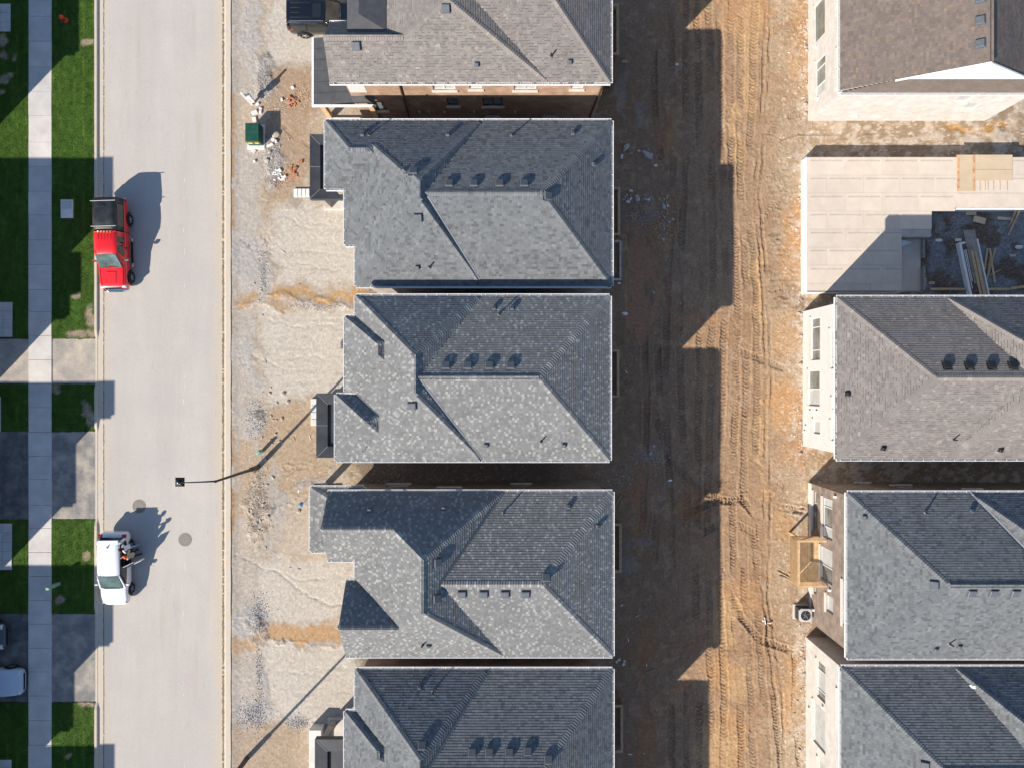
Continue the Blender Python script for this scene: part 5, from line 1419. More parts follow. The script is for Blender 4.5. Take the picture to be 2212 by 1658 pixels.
# red pickup with a black cargo topper
def pickup():
    ang = math.pi + R(1.6)
    root = empty('pickup_truck', (-25.63, 8.88, 0), ang, 'red pickup truck with black cargo topper parked at the kerb', 'truck')
    hw = 1.0; L = 5.9; paint = M_['red_paint']
    st = []
    for (y, wf, zt, z0) in ((-2.93, .90, 1.08, .55), (-2.88, .96, 1.12, .48), (-2.5, .985, 1.14, .42), (-1.6, 1.0, 1.14, .42), (-.6, 1.0, 1.13, .42), (.4, 1.0, 1.12, .42), (1.2, 1.0, 1.11, .42), (1.6, .99, 1.10, .42), (2.3, .965, 1.05, .42), (2.62, .93, 1.0, .45), (2.74, .88, .93, .5), (2.78, .80, .84, .55)):
        st.append(body_profile(y, hw * wf, zt, z0, .035))
    m = MB(); loft(m, st); subsurf(m.build('body', paint, root, True), 2)
    m = MB(); loft(m, [body_profile(y, w, .66, .40, .0) for (y, w) in ((2.55, .93), (2.76, .93), (2.86, .86), (2.93, .70), (2.95, .5))]); m.build('front_bumper', M_['chrome'], root, True)
    m = MB(); m.bbox(-.9, .9, -3.03, -2.90, .50, .74, .03); m.build('rear_bumper', M_['chrome'], root)
    # hood scoop crease and seams
    m = MB(); m.add([(-.33, 1.70, 1.125), (.33, 1.70, 1.125), (.30, 2.45, 1.06), (-.30, 2.45, 1.06), (-.30, 1.74, 1.165), (.30, 1.74, 1.165), (.27, 2.42, 1.095), (-.27, 2.42, 1.095)], [(4, 5, 6, 7), (0, 1, 5, 4), (1, 2, 6, 5), (2, 3, 7, 6), (3, 0, 4, 7)]); m.build('hood_bulge', paint, root)
    for s in (-1, 1):
        m = MB(); m.tube([(s * .80, 1.45, 1.118), (s * .76, 2.2, 1.085), (s * .70, 2.62, 1.035)], .012, 5); m.build('hood_seam', M_['tail'], root)
    m = MB(); m.box(-.55, .55, 2.70, 2.80, .68, .96); m.build('grille', M_['vent_black'], root)
    # cab
    belt, roof = 1.12, 1.84; yb = (-.72, 1.46); yt = (-.68, .72); wt = .78
    def gh(y, z, w, wb_): return [(0, y, z + .02), (w * .6, y, z + .012), (w * .93, y, z - .01), (w, y, z - .06), (w + (wb_ - w) * .55, y, belt + (z - belt) * .45), (wb_, y, belt - .03), (wb_, y, belt - .08), (0, y, belt - .08)]
    m = MB(); loft(m, [gh(-.74, roof - .05, wt * .97, .93), gh(-.60, roof, wt, .95), gh(.2, roof + .01, wt, .955), gh(.72, roof - .03, wt * .97, .95), gh(1.10, 1.44, wt * .99, .93), gh(1.47, belt + .02, wt, .90)]); m.build('cab', paint, root, True)
    m = MB(); m.add([(-.76, 1.45, 1.165), (.76, 1.45, 1.165), (.4, 1.52, 1.16), (-.4, 1.52, 1.16), (.68, .76, 1.835), (-.68, .76, 1.835), (0, .74, 1.86)], [(0, 3, 2, 1), (0, 1, 4, 6, 5)]); m.build('windscreen', M_['windscreen'], root)
    m = MB(); m.tube([(-.5, 1.46, 1.19), (.06, 1.36, 1.26)], .014, 5); m.tube([(.1, 1.46, 1.19), (.62, 1.37, 1.25)], .014, 5); m.build('wiper', M_['black'], root)
    for k in range(5):
        m = MB(); x = -.42 + k * .21; m.tube([(x, -.62, roof + .022), (x, -.22, roof + .03)], .016, 5); m.build('roof_rib', paint, root)
        m = MB(); m.bbox(x - .03, x + .03, -.70, -.60, roof + .015, roof + .05, .02)
        if k < 5: m.build('clearance_lamp', M_['amber'], root)
    for s in (-1, 1):
        side_panel(root, 'window', [(.925, .86, 1.17), (.925, .10, 1.17), (.815, .10, 1.70), (.815, .55, 1.70)], .012, s, M_['car_glass'])
        side_panel(root, 'window', [(.93, .02, 1.18), (.93, -.42, 1.18), (.815, -.42, 1.70), (.815, .02, 1.70)], .012, s, M_['car_glass'])
        m = MB(); m.bbox(s * 1.14 - .13, s * 1.14 + .13, .98, 1.10, 1.14, 1.36, .05); m.beam((s * .93, 1.04, 1.18), (s * 1.05, 1.04, 1.22), .06, .05); m.build('mirror', M_['chrome'], root)
        m = MB(); m.tube([(s * 1.0, -.55, .36), (s * 1.08, -.45, .34), (s * 1.08, 1.25, .34), (s * 1.0, 1.35, .36)], .045, 7); m.build('side_step', M_['chrome'], root, True)
        m = MB(); m.bbox(s * 1.06 - .07, s * 1.06 + .07, -.3, 1.1, .36, .40, .01); m.build('step_pad', M_['black'], root)
        for y in (-1.72, 2.02): wheel(root, s * (hw - .09), y, .39, s, .27); arch(root, s * hw, y, .39, s)
        m = MB(); m.bbox(s * .74 - .16, s * .74 + .16, 2.56, 2.74, .84, 1.0, .05); m.build('headlight', M_['lamp_lens'], root)
        m = MB(); m.bbox(s * .93 - .05, s * .93 + .06, -2.92, -2.80, .78, 1.12, .02); m.build('tail_light', M_['tail'], root)
        m = MB(); m.box(s * 1.003 - .012, s * 1.003 + .012, .15, .32, .98, 1.02); m.build('door_handle', M_['black'], root)
        m = MB(); m.tube([(s * .985, -.78, .5), (s * 1.0, -.78, 1.0), (s * .90, -.78, 1.15)], .012, 5); m.build('body_seam', M_['black'], root)
    # topper
    m = MB()
    def tp(y, z, w, wb_): return [(0, y, z + .03), (w * .6, y, z + .022), (w * .95, y, z), (w, y, z - .05), (wb_ - .02, y, 1.35), (wb_, y, 1.14), (wb_, y, 1.10), (0, y, 1.10)]
    loft(m, [tp(-2.90, 1.64, .70, .93), tp(-2.84, 1.80, .74, .95), tp(-2.6, 1.90, .76, .955), tp(-1.4, 1.93, .77, .955), tp(-.86, 1.90, .77, .955), tp(-.80, 1.84, .76, .95)])
    t = m.build('topper', M_['topper'], root, True)
    for s in (-1, 1):
        side_panel(t, 'side_window', [(.955, -2.45, 1.24), (.955, -1.05, 1.24), (.815, -1.05, 1.74), (.815, -2.45, 1.74)], .012, s, M_['car_glass'])
    for y in (-2.62, -1.02):
        m = MB(); m.tube([(-.84, y, 1.97), (.84, y, 1.97)], .022, 7); m.build('roof_bar', M_['ac_grey'], t)
    m = MB(); m.bbox(-.12, .12, -2.44, -2.28, 1.92, 1.955, .01); m.build('roof_hatch', M_['black_paint'], t)
    m = MB(); m.tube([(.4, .48, 1.85), (.42, .44, 1.98)], .01, 5); m.build('aerial', M_['black'], root)
    root.scale = (.93, 1, .96)
    return root
pickup()

# white compact hatchback with its rear kerb-side door open
wc = car('white compact car with a rear door standing open', (-25.55, -11.84), math.pi + R(.5), 'car', 4.70, 1.80, M_['white_paint'], belt=.98, roof=1.55, hood=(.78, .98), yb=(-2.02, 1.18), yt=(-1.72, .26), tumble=.80, wheel_r=.335, wb=(-1.40, 1.40), tailz=1.05)
m = MB(); m.add([(-.70, -2.06, 1.10), (.70, -2.06, 1.10), (.62, -1.80, 1.50), (-.62, -1.80, 1.50)], [(0, 1, 2, 3)]); m.build('rear_window', M_['car_glass'], wc)
m = MB(); m.bbox(-.66, .66, -1.97, -1.72, 1.47, 1.55, .03); m.build('roof_spoiler', M_['white_paint'], wc)
m = MB(); m.add([(0, -1.42, 1.59), (.03, -1.58, 1.585), (-.03, -1.58, 1.585), (0, -1.6, 1.70)], [(0, 1, 3), (0, 3, 2), (1, 2, 3)]); m.build('aerial', M_['black'], wc)
# door opening (dark cabin) and the open door; local -x faces the roadway because the car points down the street
m = MB(); m.box(-.915, -.80, -1.02, -.16, .45, 1.30); m.build('door_opening', M_['black'], wc)
m = MB(); m.bbox(-.80, -.3, -.95, -.35, .5, .62, .05); m.build('rear_seat', M_['frame_dark'], wc)
dr = MB(); A = Vector((-.905, -.14, 0)); D = Vector((-.88, -.42, 0)).normalized(); Nv = Vector((D.y, -D.x, 0))
def dq(u, z, t=0): return A + D * u + Nv * t + Vector((0, 0, z))
dr.add([dq(0, .42, -.05), dq(.92, .42, -.05), dq(.96, .95, -.06), dq(0, .96, -.06), dq(0, .42, .06), dq(.92, .42, .06), dq(.96, .95, .05), dq(0, .96, .05)], [(0, 1, 2, 3), (7, 6, 5, 4), (0, 4, 5, 1), (1, 5, 6, 2), (2, 6, 7, 3), (3, 7, 4, 0)])
d = dr.build('door', M_['white_paint'], wc, label='rear side door swung open')
m = MB(); m.add([dq(.02, .97, -.01), dq(.94, .97, -.01), dq(.72, 1.42, -.10), dq(.05, 1.46, -.10), dq(.02, .97, .02), dq(.94, .97, .02), dq(.72, 1.42, -.07), dq(.05, 1.46, -.07)], [(0, 1, 2, 3), (7, 6, 5, 4), (0, 4, 5, 1), (1, 5, 6, 2), (2, 6, 7, 3), (3, 7, 4, 0)]); m.build('door_window', M_['car_glass'], d)
m = MB(); m.add([dq(.03, .45, -.09), dq(.9, .45, -.09), dq(.92, .93, -.085), dq(.03, .93, -.085)], [(0, 1, 2, 3)]); m.build('door_trim', M_['frame_dark'], d)
m = MB(); m.tube([dq(.94, .97, .0), dq(.73, 1.43, -.085), dq(.05, 1.47, -.085), dq(.02, .97, .0)], .022, 6); m.build('window_frame', M_['frame_white'], d)

# black SUV half under the canopy of the first house
bs = car('black suv with roof rails parked under the first house canopy', (PX(620, 1.0) + 2.4, 23.5), -math.pi / 2, 'suv', 4.75, 1.92, M_['black_paint'], zl=.30, belt=1.08, roof=1.78, hood=(.92, 1.08), yb=(-2.28, 1.00), yt=(-2.16, .22), tumble=.80, wheel_r=.38, wb=(-1.42, 1.36), tailz=1.12, extra='dark')
for s in (-1, 1):
    m = MB(); m.tube([(s * .70, -2.0, 1.84), (s * .70, -1.9, 1.86), (s * .70, .0, 1.86), (s * .70, .12, 1.82)], .025, 6); m.build('roof_rail', M_['chrome'], bs)
for k in range(4):
    m = MB(); x = -.45 + k * .3; m.bbox(x - .02, x + .02, -1.95, -.75, 1.78, 1.815, .008); m.build('roof_rib', M_['frame_dark'], bs)
m = MB(); m.bbox(-.42, .42, -.55, -.02, 1.77, 1.818, .01); m.build('sunroof', M_['car_glass'], bs)

# two cars on the driveway beyond the sidewalk
car('silver-blue sedan parked nose-out on the asphalt driveway', (-31.55 - 2.3, -19.2), -math.pi / 2, 'car', 4.6, 1.82, M_['silver_paint'], belt=.95, roof=1.45, hood=(.72, .93), yb=(-1.9, .85), yt=(-1.2, .0), wheel_r=.33, wb=(-1.35, 1.42), tailz=1.0)
car('dark car with pale grille edge parked beside the silver-blue sedan', (-32.65 - 2.3, -16.25), -math.pi / 2, 'car', 4.6, 1.82, mat('slate_paint', (.05, .06, .07), .3, coat=1), belt=.95, roof=1.45, hood=(.76, .95), yb=(-1.9, .85), yt=(-1.2, .0), wheel_r=.33, wb=(-1.35, 1.42), tailz=1.0)

# ---------------------------------------------------------------- two people at the open door
def person(label, loc, rz, top, legs, hair, skin=(.55, .33, .23), lean=.12, arm_r=(.30, .35, 1.05), arm_l=(-.28, .32, 1.05), cap=None, step=.16, shoe=(.02, .02, .022), hgt=1.0):
    J = {}; E = []
    def j(n, p, r): J[n] = (Vector(p) * hgt, r * hgt)
    def e(a, b): E.append((a, b))
    j('pel', (0, 0, .98), .145); j('bel', (0, lean * .25, 1.12), .13); j('che', (0, lean * .7, 1.32), .155); j('nek', (0, lean * 1.0, 1.49), .055); j('hd0', (0, lean * 1.1, 1.57), .08); j('hd1', (0, lean * 1.2 + .015, 1.67), .095); j('hd2', (0, lean * 1.2 + .01, 1.745), .055)
    for a, b in (('pel', 'bel'), ('bel', 'che'), ('che', 'nek'), ('nek', 'hd0'), ('hd0', 'hd1'), ('hd1', 'hd2')): e(a, b)
    j('nose', (0, lean * 1.2 + .115, 1.645), .016); e('hd1', 'nose')
    for s, nm, hand, fy in ((1, 'r', arm_r, step), (-1, 'l', arm_l, -step)):
        j('sh' + nm, (s * .19, lean * .8, 1.40), .065); e('che', 'sh' + nm)
        sh = Vector((s * .19, lean * .8, 1.40)); hd = Vector(hand); el = (sh + hd) / 2 + Vector((s * .07, -.07, -.06))
        j('el' + nm, el, .045); j('wr' + nm, hd, .032); e('sh' + nm, 'el' + nm); e('el' + nm, 'wr' + nm)
        d = (hd - el).normalized(); side = d.cross(Vector((0, 0, 1))).normalized() if abs(d.z) < .95 else Vector((1, 0, 0))
        j('pm' + nm, hd + d * .07, .034); e('wr' + nm, 'pm' + nm)
        for q in range(4):
            o = (q - 1.5) * .021; ln = (.065, .078, .075, .058)[q]
            j('fa%d' % q + nm, hd + d * .10 + side * o, .010); j('fb%d' % q + nm, hd + d * (.10 + ln) + side * o + Vector((0, 0, -.02)), .008); e('pm' + nm, 'fa%d' % q + nm); e('fa%d' % q + nm, 'fb%d' % q + nm)
        j('ta' + nm, hd + d * .05 - side * s * .04, .011); j('tb' + nm, hd + d * .09 - side * s * .06, .009); e('pm' + nm, 'ta' + nm); e('ta' + nm, 'tb' + nm)
        j('hip' + nm, (s * .095, -.0, .92), .105); j('kn' + nm, (s * .11, fy * .6 + .04, .50), .070); j('an' + nm, (s * .12, fy, .09), .045); j('ft' + nm, (s * .135, fy + .15, .035), .036); j('hl' + nm, (s * .12, fy - .04, .04), .04)
        e('pel', 'hip' + nm); e('hip' + nm, 'kn' + nm); e('kn' + nm, 'an' + nm); e('an' + nm, 'ft' + nm); e('an' + nm, 'hl' + nm)
    names = list(J); idx = {n: i for i, n in enumerate(names)}
    me = bpy.data.meshes.new('person'); me.from_pydata([tuple(J[n][0]) for n in names], [(idx[a], idx[b]) for a, b in E], [])
    o = bpy.data.objects.new('person_rig', me); COL.objects.link(o)
    sk = o.modifiers.new('skin', 'SKIN'); sk.use_smooth_shade = True
    for i, n in enumerate(names):
        r = J[n][1]; me.skin_vertices[0].data[i].radius = (r, r)
        me.skin_vertices[0].data[i].use_root = (n == 'pel')
    ss = o.modifiers.new('sub', 'SUBSURF'); ss.levels = 2; ss.render_levels = 2
    dg = bpy.context.evaluated_depsgraph_get(); dg.update()
    nm_ = bpy.data.meshes.new_from_object(o.evaluated_get(dg)); bpy.data.objects.remove(o)
    nm_.materials.clear()
    for mm in (mat('skin', skin, .6), top, legs, mat('shoe', shoe, .6)): nm_.materials.append(mm)
    hands = [Vector(arm_r) * hgt, Vector(arm_l) * hgt]
    for p in nm_.polygons:
        c = p.center; z = c.z / hgt
        k = 1
        if z > 1.475: k = 0
        elif any((c - h_).length < .13 * hgt for h_ in hands): k = 0
        elif z < .085: k = 3
        elif z < .96 and abs(c.x) < .26 * hgt: k = 2
        p.material_index = k; p.use_smooth = True
    nm_.name = 'person'
    po = bpy.data.objects.new('person', nm_); po.location = (*loc, .0); po.rotation_euler = (0, 0, rz); link(po, None, label, 'person')
    hy = lean * 1.2 + .005
    m = MB(); m.lathe([(.112, -.055), (.118, .0), (.112, .05), (.085, .095), (.04, .118), (.004, .122)], 16, Matrix.Translation((0, (hy - .018) * hgt, 1.685 * hgt)))
    m.build('hair' if not cap else 'cap', hair, po, True)
    if cap:
        m = MB(); m.lathe([(.0, 0), (.085, .0), (.085, .012), (.004, .014)], 14, Matrix.Translation((0, (hy + .09) * hgt, 1.685 * hgt))); m.build('cap_peak', hair, po, True)
    else:
        m = MB(); m.tube([(0, (hy - .09) * hgt, 1.70 * hgt), (0, (hy - .13) * hgt, 1.60 * hgt), (0, (hy - .12) * hgt, 1.45 * hgt)], [.07, .075, .04], 8); m.build('hair', hair, po, True)
    return po
def G(sx, sy): return ((sx - 1920) / 57.4, (1439.5 - sy) / 57.4)
person('person in a white top and pale blue jeans behind the open car door', G(512, 2036), R(105), mat('white_cotton', (.78, .77, .76), .9), mat('pale_denim', (.22, .36, .52), .9), mat('dark_hair', (.03, .015, .012), .6), lean=.16, arm_r=(.26, .42, 1.08), arm_l=(-.34, .30, 1.18), step=.20, shoe=(.5, .5, .5))
person('person in a beige jacket, orange cap and navy trousers at the open car door', G(527, 2066), R(80), mat('beige_cotton', (.50, .41, .30), .9), mat('navy_denim', (.020, .034, .060), .9), mat('orange_cap', (.70, .10, .02), .7), lean=.10, arm_r=(.30, .36, 1.05), arm_l=(-.22, .44, 1.12), cap=True, step=.15)

# ---------------------------------------------------------------- house under construction: floor deck, pit and loose sheets
DZ = .95
ZS[0] = ZL
def S2(zx, zy, h=DZ):      # survey of the deck area
    sx, sy = 2880 + zx / 2.3031, 500 + zy / 2.3031
    return ((sx - 1920) * (CAM_H - ZL - h) / 2755.0, (1439.5 - sy) * (CAM_H - ZL - h) / 2755.0)
x0, y1 = S2(345, 207); _, y0 = S2(345, 1362); xe = 43.0
xp, yp1 = S2(1415, 640); _, yp0 = S2(1415, 1345, 0)
UH = empty('unfinished_house', ((x0 + xe) / 2, (y0 + y1) / 2, ZL), 0, 'house under construction, only its tan board floor deck laid beside a lumber-strewn pit', 'house')
WM[UH.name] = Matrix.Translation((-(x0 + xe) / 2, -(y0 + y1) / 2, -ZL))
def osb_mat(name, c, ink=True):
    m = mat(name, c, .9, var=.07, vscale=1.2, grain=.13, gscale=32)
    if ink:
        nt = m.node_tree; N = nt.nodes; L = nt.links; b = N['Principled BSDF']; src = b.inputs['Base Color'].links[0].from_socket
        tc = N.new('ShaderNodeTexCoord'); sp = N.new('ShaderNodeSeparateXYZ'); L.new(tc.outputs['Object'], sp.inputs[0])
        def band(sock, a, b_):
            g = N.new('ShaderNodeMath'); g.operation = 'GREATER_THAN'; L.new(sock, g.inputs[0]); g.inputs[1].default_value = a
            l = N.new('ShaderNodeMath'); l.operation = 'LESS_THAN'; L.new(sock, l.inputs[0]); l.inputs[1].default_value = b_
            q = N.new('ShaderNodeMath'); q.operation = 'MULTIPLY'; L.new(g.outputs[0], q.inputs[0]); L.new(l.outputs[0], q.inputs[1]); return q.outputs[0]
        by = band(sp.outputs[1], .90, 1.0); bx_ = band(sp.outputs[0], .14, 2.30)
        mp = N.new('ShaderNodeMapping'); mp.inputs['Scale'].default_value = (14, 60, 1); L.new(tc.outputs['Object'], mp.inputs[0])
        ns = N.new('ShaderNodeTexNoise'); ns.inputs['Scale'].default_value = 1.0; ns.inputs['Detail'].default_value = 3; L.new(mp.outputs[0], ns.inputs['Vector'])
        th = N.new('ShaderNodeMapRange'); th.inputs['From Min'].default_value = .42; th.inputs['From Max'].default_value = .62; th.inputs['To Max'].default_value = .65; L.new(ns.outputs['Fac'], th.inputs['Value'])
        q = N.new('ShaderNodeMath'); q.operation = 'MULTIPLY'; L.new(by, q.inputs[0]); L.new(bx_, q.inputs[1])
        q2 = N.new('ShaderNodeMath'); q2.operation = 'MULTIPLY'; L.new(q.outputs[0], q2.inputs[0]); L.new(th.outputs[0], q2.inputs[1])
        mx = N.new('ShaderNodeMix'); mx.data_type = 'RGBA'; L.new(q2.outputs[0], mx.inputs[0]); L.new(src, mx.inputs[6]); mx.inputs[7].default_value = (.15, .12, .11, 1)
        L.new(mx.outputs[2], b.inputs['Base Color'])
    return m
OSB = [osb_mat('floor_board_%d' % i, c) for i, c in enumerate([(.61, .53, .445), (.63, .545, .455), (.595, .515, .43)])]
OSBY = osb_mat('osb_sheet', (.54, .43, .30), False)
# foundation wall under the deck and round the pit, wrapped in white
m = MB(); t = .3
xl = S2(1155, 905)[0]; xl1 = S2(1372, 905)[0]; yl = S2(1155, 895)[1]
m.box(x0 - .03, xp - .02, yl + .01, y1 - .02, -.2, DZ - .031); m.box(x0 - .03, xl - .02, y0 + .02, yl + .009, -.2, DZ - .031); m.box(xp - .019, xe, yp1 + .02, y1 - .02, -.2, DZ - .031)
m.build('foundation', M_['foundation'], UH)
m = MB(); m.box(x0 - .10, x0 - .035, y0 - .05, y1 + .02, -.1, DZ - .03); m.box(xp + .0, xe, yp1 - .10, yp1 + .015, -.05, DZ - .10); m.box(x0 - .1, xl, y0 - .09, y0 - .055, -.1, DZ - .08)
m.build('white_wrap', M_['wrap'], UH)
m = MB(); m.box(x0, xl, y0, y0 + .018, DZ - .03, DZ - .004); m.box(xp, xe, yp1 - .03, yp1 + .0, DZ - .10, DZ - .035); m.build('rim_joist', M_['lumber'], UH)
zr = [207, 362, 517, 673, 829, 985, 1140, 1297, 1362]
osh = {}
for r_ in range(8):
    ya, yb = S2(0, zr[r_])[1], S2(0, zr[r_ + 1])[1]
    js = [345] + ([668, 988, 1296, 1617, 1937] if r_ % 2 == 0 else [508, 826, 1135, 1430, 1750, 2070]); js = [j + (60 if r_ == 7 else 0) for j in js]; js[0] = 345
    while js[-1] < 3000: js.append(js[-1] + 320)
    for a, b in zip(js, js[1:]):
        xa, xb = S2(a, 0)[0], S2(b, 0)[0]
        # keep clear of the pit and the sunken landing
        cut = None
        if yb < yp1 - .1 and ya <= yp1 + .35 and xb > xp: cut = xp
        elif ya < yp1 and xb > xp: cut = xp
        if (ya + yb) / 2 < yl and xb > xl: cut = xl
        lowcut = None
        if cut is not None:
            if r_ == 2 and xa >= xp - .01: lowcut = yp1
            elif r_ == 2: lowcut = None; cut = None
            elif xa >= cut - .05: continue
            else: xb = cut
        if r_ == 2 and xb > xp and xa >= xp - .01: lowcut = yp1
        yb2 = max(yb, lowcut) if lowcut else yb
        if r_ == 3 and xa >= xp - .02: continue
        if r_ >= 3 and xb > xp: xb = xp
        if ya - yb2 < .05: continue
        w, hgt = xb - xa - .010, ya - yb2 - .010
        key = (round(w, 2), round(hgt, 2), random.randrange(3))
        if key not in osh:
            m = MB(); m.bbox(0, w, 0, hgt, -.028, 0, .004); osh[key] = m.mesh('floor_panel', OSB[key[2]])
        inst('floor_panel', osh[key], Matrix.Translation((xa + .005, yb2 + .005, DZ + random.uniform(-.001, .002))), UH)
# sunken landing
m = MB(); m.box(xl, xl1, y0 + .1, yl - .02, -.05, .20); m.build('landing', OSB[2], UH)
m = MB(); m.box(xl, xl1 + .12, y0 - .02, y0 + .09, -.05, .26); m.box(xl1 + .005, xl1 + .13, y0 + .095, yl - 1.9, .0, .55); m.box(xl1 + .005, xl1 + .13, yl - 1.3, yl - .03, .0, .50); m.build('landing_wall', M_['lumber_grey'], UH)
# pit floor of dark crushed stone
xs = np.linspace(xl1 + .1, xe, 90); ysx = np.linspace(y0 - .6, yp1 - .02, 70); XX, YY = np.meshgrid(xs, ysx)
ZZ = .06 + .07 * fbm(XX * 2, YY * 2, 4, 200); m = MB(); tt = fbm(XX * .9, YY * .9, 4, 210).ravel()
f_ = sstep(.46, .6, tt)[:, None]; CC = (1 - f_) * np.array([[.135, .10, .075]]) + f_ * np.array([[.20, .205, .21]])
CC = CC * (.7 + .6 * fbm(XX * 9, YY * 9, 2, 220).ravel())[:, None]
m.v = [tuple(p) for p in np.stack([XX, YY, ZZ], -1).reshape(-1, 3)]; m.c = [tuple(c) for c in CC]; m.f = [(j * 90 + i, j * 90 + i + 1, (j + 1) * 90 + i + 1, (j + 1) * 90 + i) for j in range(69) for i in range(89)]; m.mi = [0] * len(m.f)
m.build('pit_ground', mat('crushed_stone', attr=True, rough=.95, var=.35, vscale=7, grain=.45, gscale=26, bump=.8, bscale=35), kind='structure', smooth=True)
# loose sheets of yellow board on the deck and joists showing below them
def sheet(a, b, c, d, label, z, name='board_sheet'):
    (xa, ya), (xb, yb) = S2(a, b), S2(c, d)
    m = MB(); m.bbox(xa, xb, yb, ya, z, z + .022, .003)
    return m.build(name, OSBY, None, label=label, cat='board')
sheet(1628, 188, 1786, 502, 'upright yellowish board sheet with orange-painted edges lying on the floor deck', DZ + .006)
for (a, c) in ((1630, 1650), (1768, 1786)):
    pass
sheet(1790, 188, 2110, 314, 'upper of two yellowish board sheets laid side by side on the floor deck', DZ + .006)
sheet(1790, 317, 2110, 412, 'lower of two yellowish board sheets laid side by side on the floor deck', DZ + .006)
m = MB()
for (a, c) in ((1630, 1652), (1766, 1785)):
    (xa, ya), (xb, yb) = S2(a, 190), S2(c, 500); m.quad((xa, yb, DZ + .032), (xb, yb, DZ + .032), (xb, ya, DZ + .032), (xa, ya, DZ + .032))
m.build('edge_paint', mat('edge_paint', (.54, .31, .18), .8, var=.5, vscale=3), bpy.data.objects['board_sheet'])
for a in (1825, 1870, 1895, 1943, 1998, 2062):
    (xa, ya), (xb, yb) = S2(a, 415), S2(a + 5, 494); m = MB(); m.box(xa, xb, yb, ya, DZ + .004, DZ + .03); m.build('batten', M_['lumber'], None, label='short thin batten in the row laid below the yellowish board sheets', cat='batten', group='battens on the floor deck')

# ---------------------------------------------------------------- lumber in the pit
def plank(zx0, zy0, zx1, zy1, w, z, t=.045, m_='lumber', name='plank', label=None, group=None, cat='plank', zend=None):
    a, b = S2(zx0, zy0, z), S2(zx1, zy1, zend if zend is not None else z)
    mb_ = MB(); mb_.beam((a[0], a[1], z), (b[0], b[1], zend if zend is not None else z), w, t)
    return mb_.build(name, M_[m_], None, label=label, cat=cat, group=group)
# white-wrapped bundle with weathered planks piled on it
m = MB(); a = Vector((*S2(1650, 945, .5), .0)); b = Vector((*S2(1745, 1400, .5), .0)); d = (b - a).normalized(); px_ = Vector((-d.y, d.x, 0))
LL = (b - a).length + .6; wv = 1.32
m.add([a + Vector((0, 0, .10)), a + d * LL + Vector((0, 0, .10)), a + d * LL + px_ * .0 + Vector((0, 0, .48)), a + Vector((0, 0, .48)), a + px_ * wv + Vector((0, 0, .10)), a + d * LL + px_ * wv + Vector((0, 0, .10)), a + d * LL + px_ * wv + Vector((0, 0, .48)), a + px_ * wv + Vector((0, 0, .48))],
      [(0, 1, 2, 3), (7, 6, 5, 4), (0, 3, 7, 4), (1, 5, 6, 2), (3, 2, 6, 7), (0, 4, 5, 1)])
m.build('wrapped_bundle', M_['wrap'], None, label='long bundle in torn white wrap under the pile of planks', cat='bundle')
m = MB(); q = px_ * .16; m.add([a + q + d * .15 + Vector((0, 0, .492)), a + px_ * (wv - .12) + d * .15 + Vector((0, 0, .492)), a + px_ * (wv - .12) + d * (LL - .1) + Vector((0, 0, .492)), a + q + d * (LL - .1) + Vector((0, 0, .492))], [(0, 1, 2, 3)])
m.build('torn_opening', mat('old_timber', (.13, .10, .085), .9, var=.5, vscale=5, grain=.3), bpy.data.objects['wrapped_bundle'])
def along(off, s0, s1, z, m_, label, w=.13, group=None, t=.04):
    p0 = a + px_ * off + d * s0; p1 = a + px_ * off + d * s1
    mb_ = MB(); mb_.beam((p0.x, p0.y, z), (p1.x, p1.y, z), w, t); mb_.build('plank', M_[m_], None, label=label, cat='plank', group=group)
for k in range(5):
    along(.50 + k * .15, -.75 + .03 * k, 2.9 + .25 * k, .53, 'lumber_grey', ('weathered grey plank next to the pale splintered strips', 'second weathered grey plank from the pale splintered strips', 'middle weathered grey plank of the row on the bundle', 'fourth weathered grey plank from the pale splintered strips', 'weathered grey plank of the row farthest from the pale strips')[k], .14)
for k, off in enumerate((.66, .90)):
    along(off, .75 + .1 * k, 3.9, .585, 'lumber', ('shorter', 'longer')[k] + ' fresh yellow plank lying on the grey planks', .17)
along(1.02, .8, 4.3, .575, 'lumber_grey', 'outermost weathered plank beside the fresh yellow planks', .08)
for k, off in enumerate((.24, .34)):
    along(off, .55, 3.2 - k * .5, .515, 'block', 'pale splintered strip on the torn wrap', .05, 'pale strips on the torn wrap', .02)
for k, (x_, y_, x2, y2, z_) in enumerate(((1895, 995, 1870, 1180, .2), (1915, 995, 1960, 1290, .27), (1965, 995, 1890, 1260, .21), (1925, 1020, 1900, 1220, .16))):
    plank(x_, y_, x2, y2, .11, z_, label=('first', 'crossing', 'long slanting', 'lowest')[k] + ' loose timber stud in the crossed heap beside the plank pile')
plank(1865, 1245, 2010, 1180, .05, .14, .03, label='thin stick poking out of the crossed studs')
for k, (x_, y_, x2, y2) in enumerate(((2075, 885, 2180, 655), (2085, 800, 2150, 655), (2140, 740, 2172, 655), (2100, 780, 2140, 660))):
    plank(x_, y_, x2, y2, (.10, .06, .09, .05)[k], .12 + .05 * k, zend=.50 + .02 * k, label=('longest stud', 'slim stud', 'short wide stud', 'thinnest stud')[k] + ' leaning on the white-wrapped pit wall')
for k, (x_, y_, r_, w_, l_) in enumerate(((1752, 683, 5, .38, .72), (1826, 750, -14, .42, .82), (2040, 737, -4, .2, .92))):
    c = S2(x_, y_, .15); M = Matrix.Translation((c[0], c[1], .155)) @ Matrix.Rotation(R(r_), 4, 'Z')
    m = MB(); m.obox(M, -l_ / 2, l_ / 2, -w_ / 2, w_ / 2, -.02, .02); m.build('board_offcut', OSBY, None, label=('square yellow board offcut by the white-wrapped pit wall', 'larger tilted yellow board offcut in the pit', 'narrow yellow board offcut near the leaning studs')[k], cat='board')
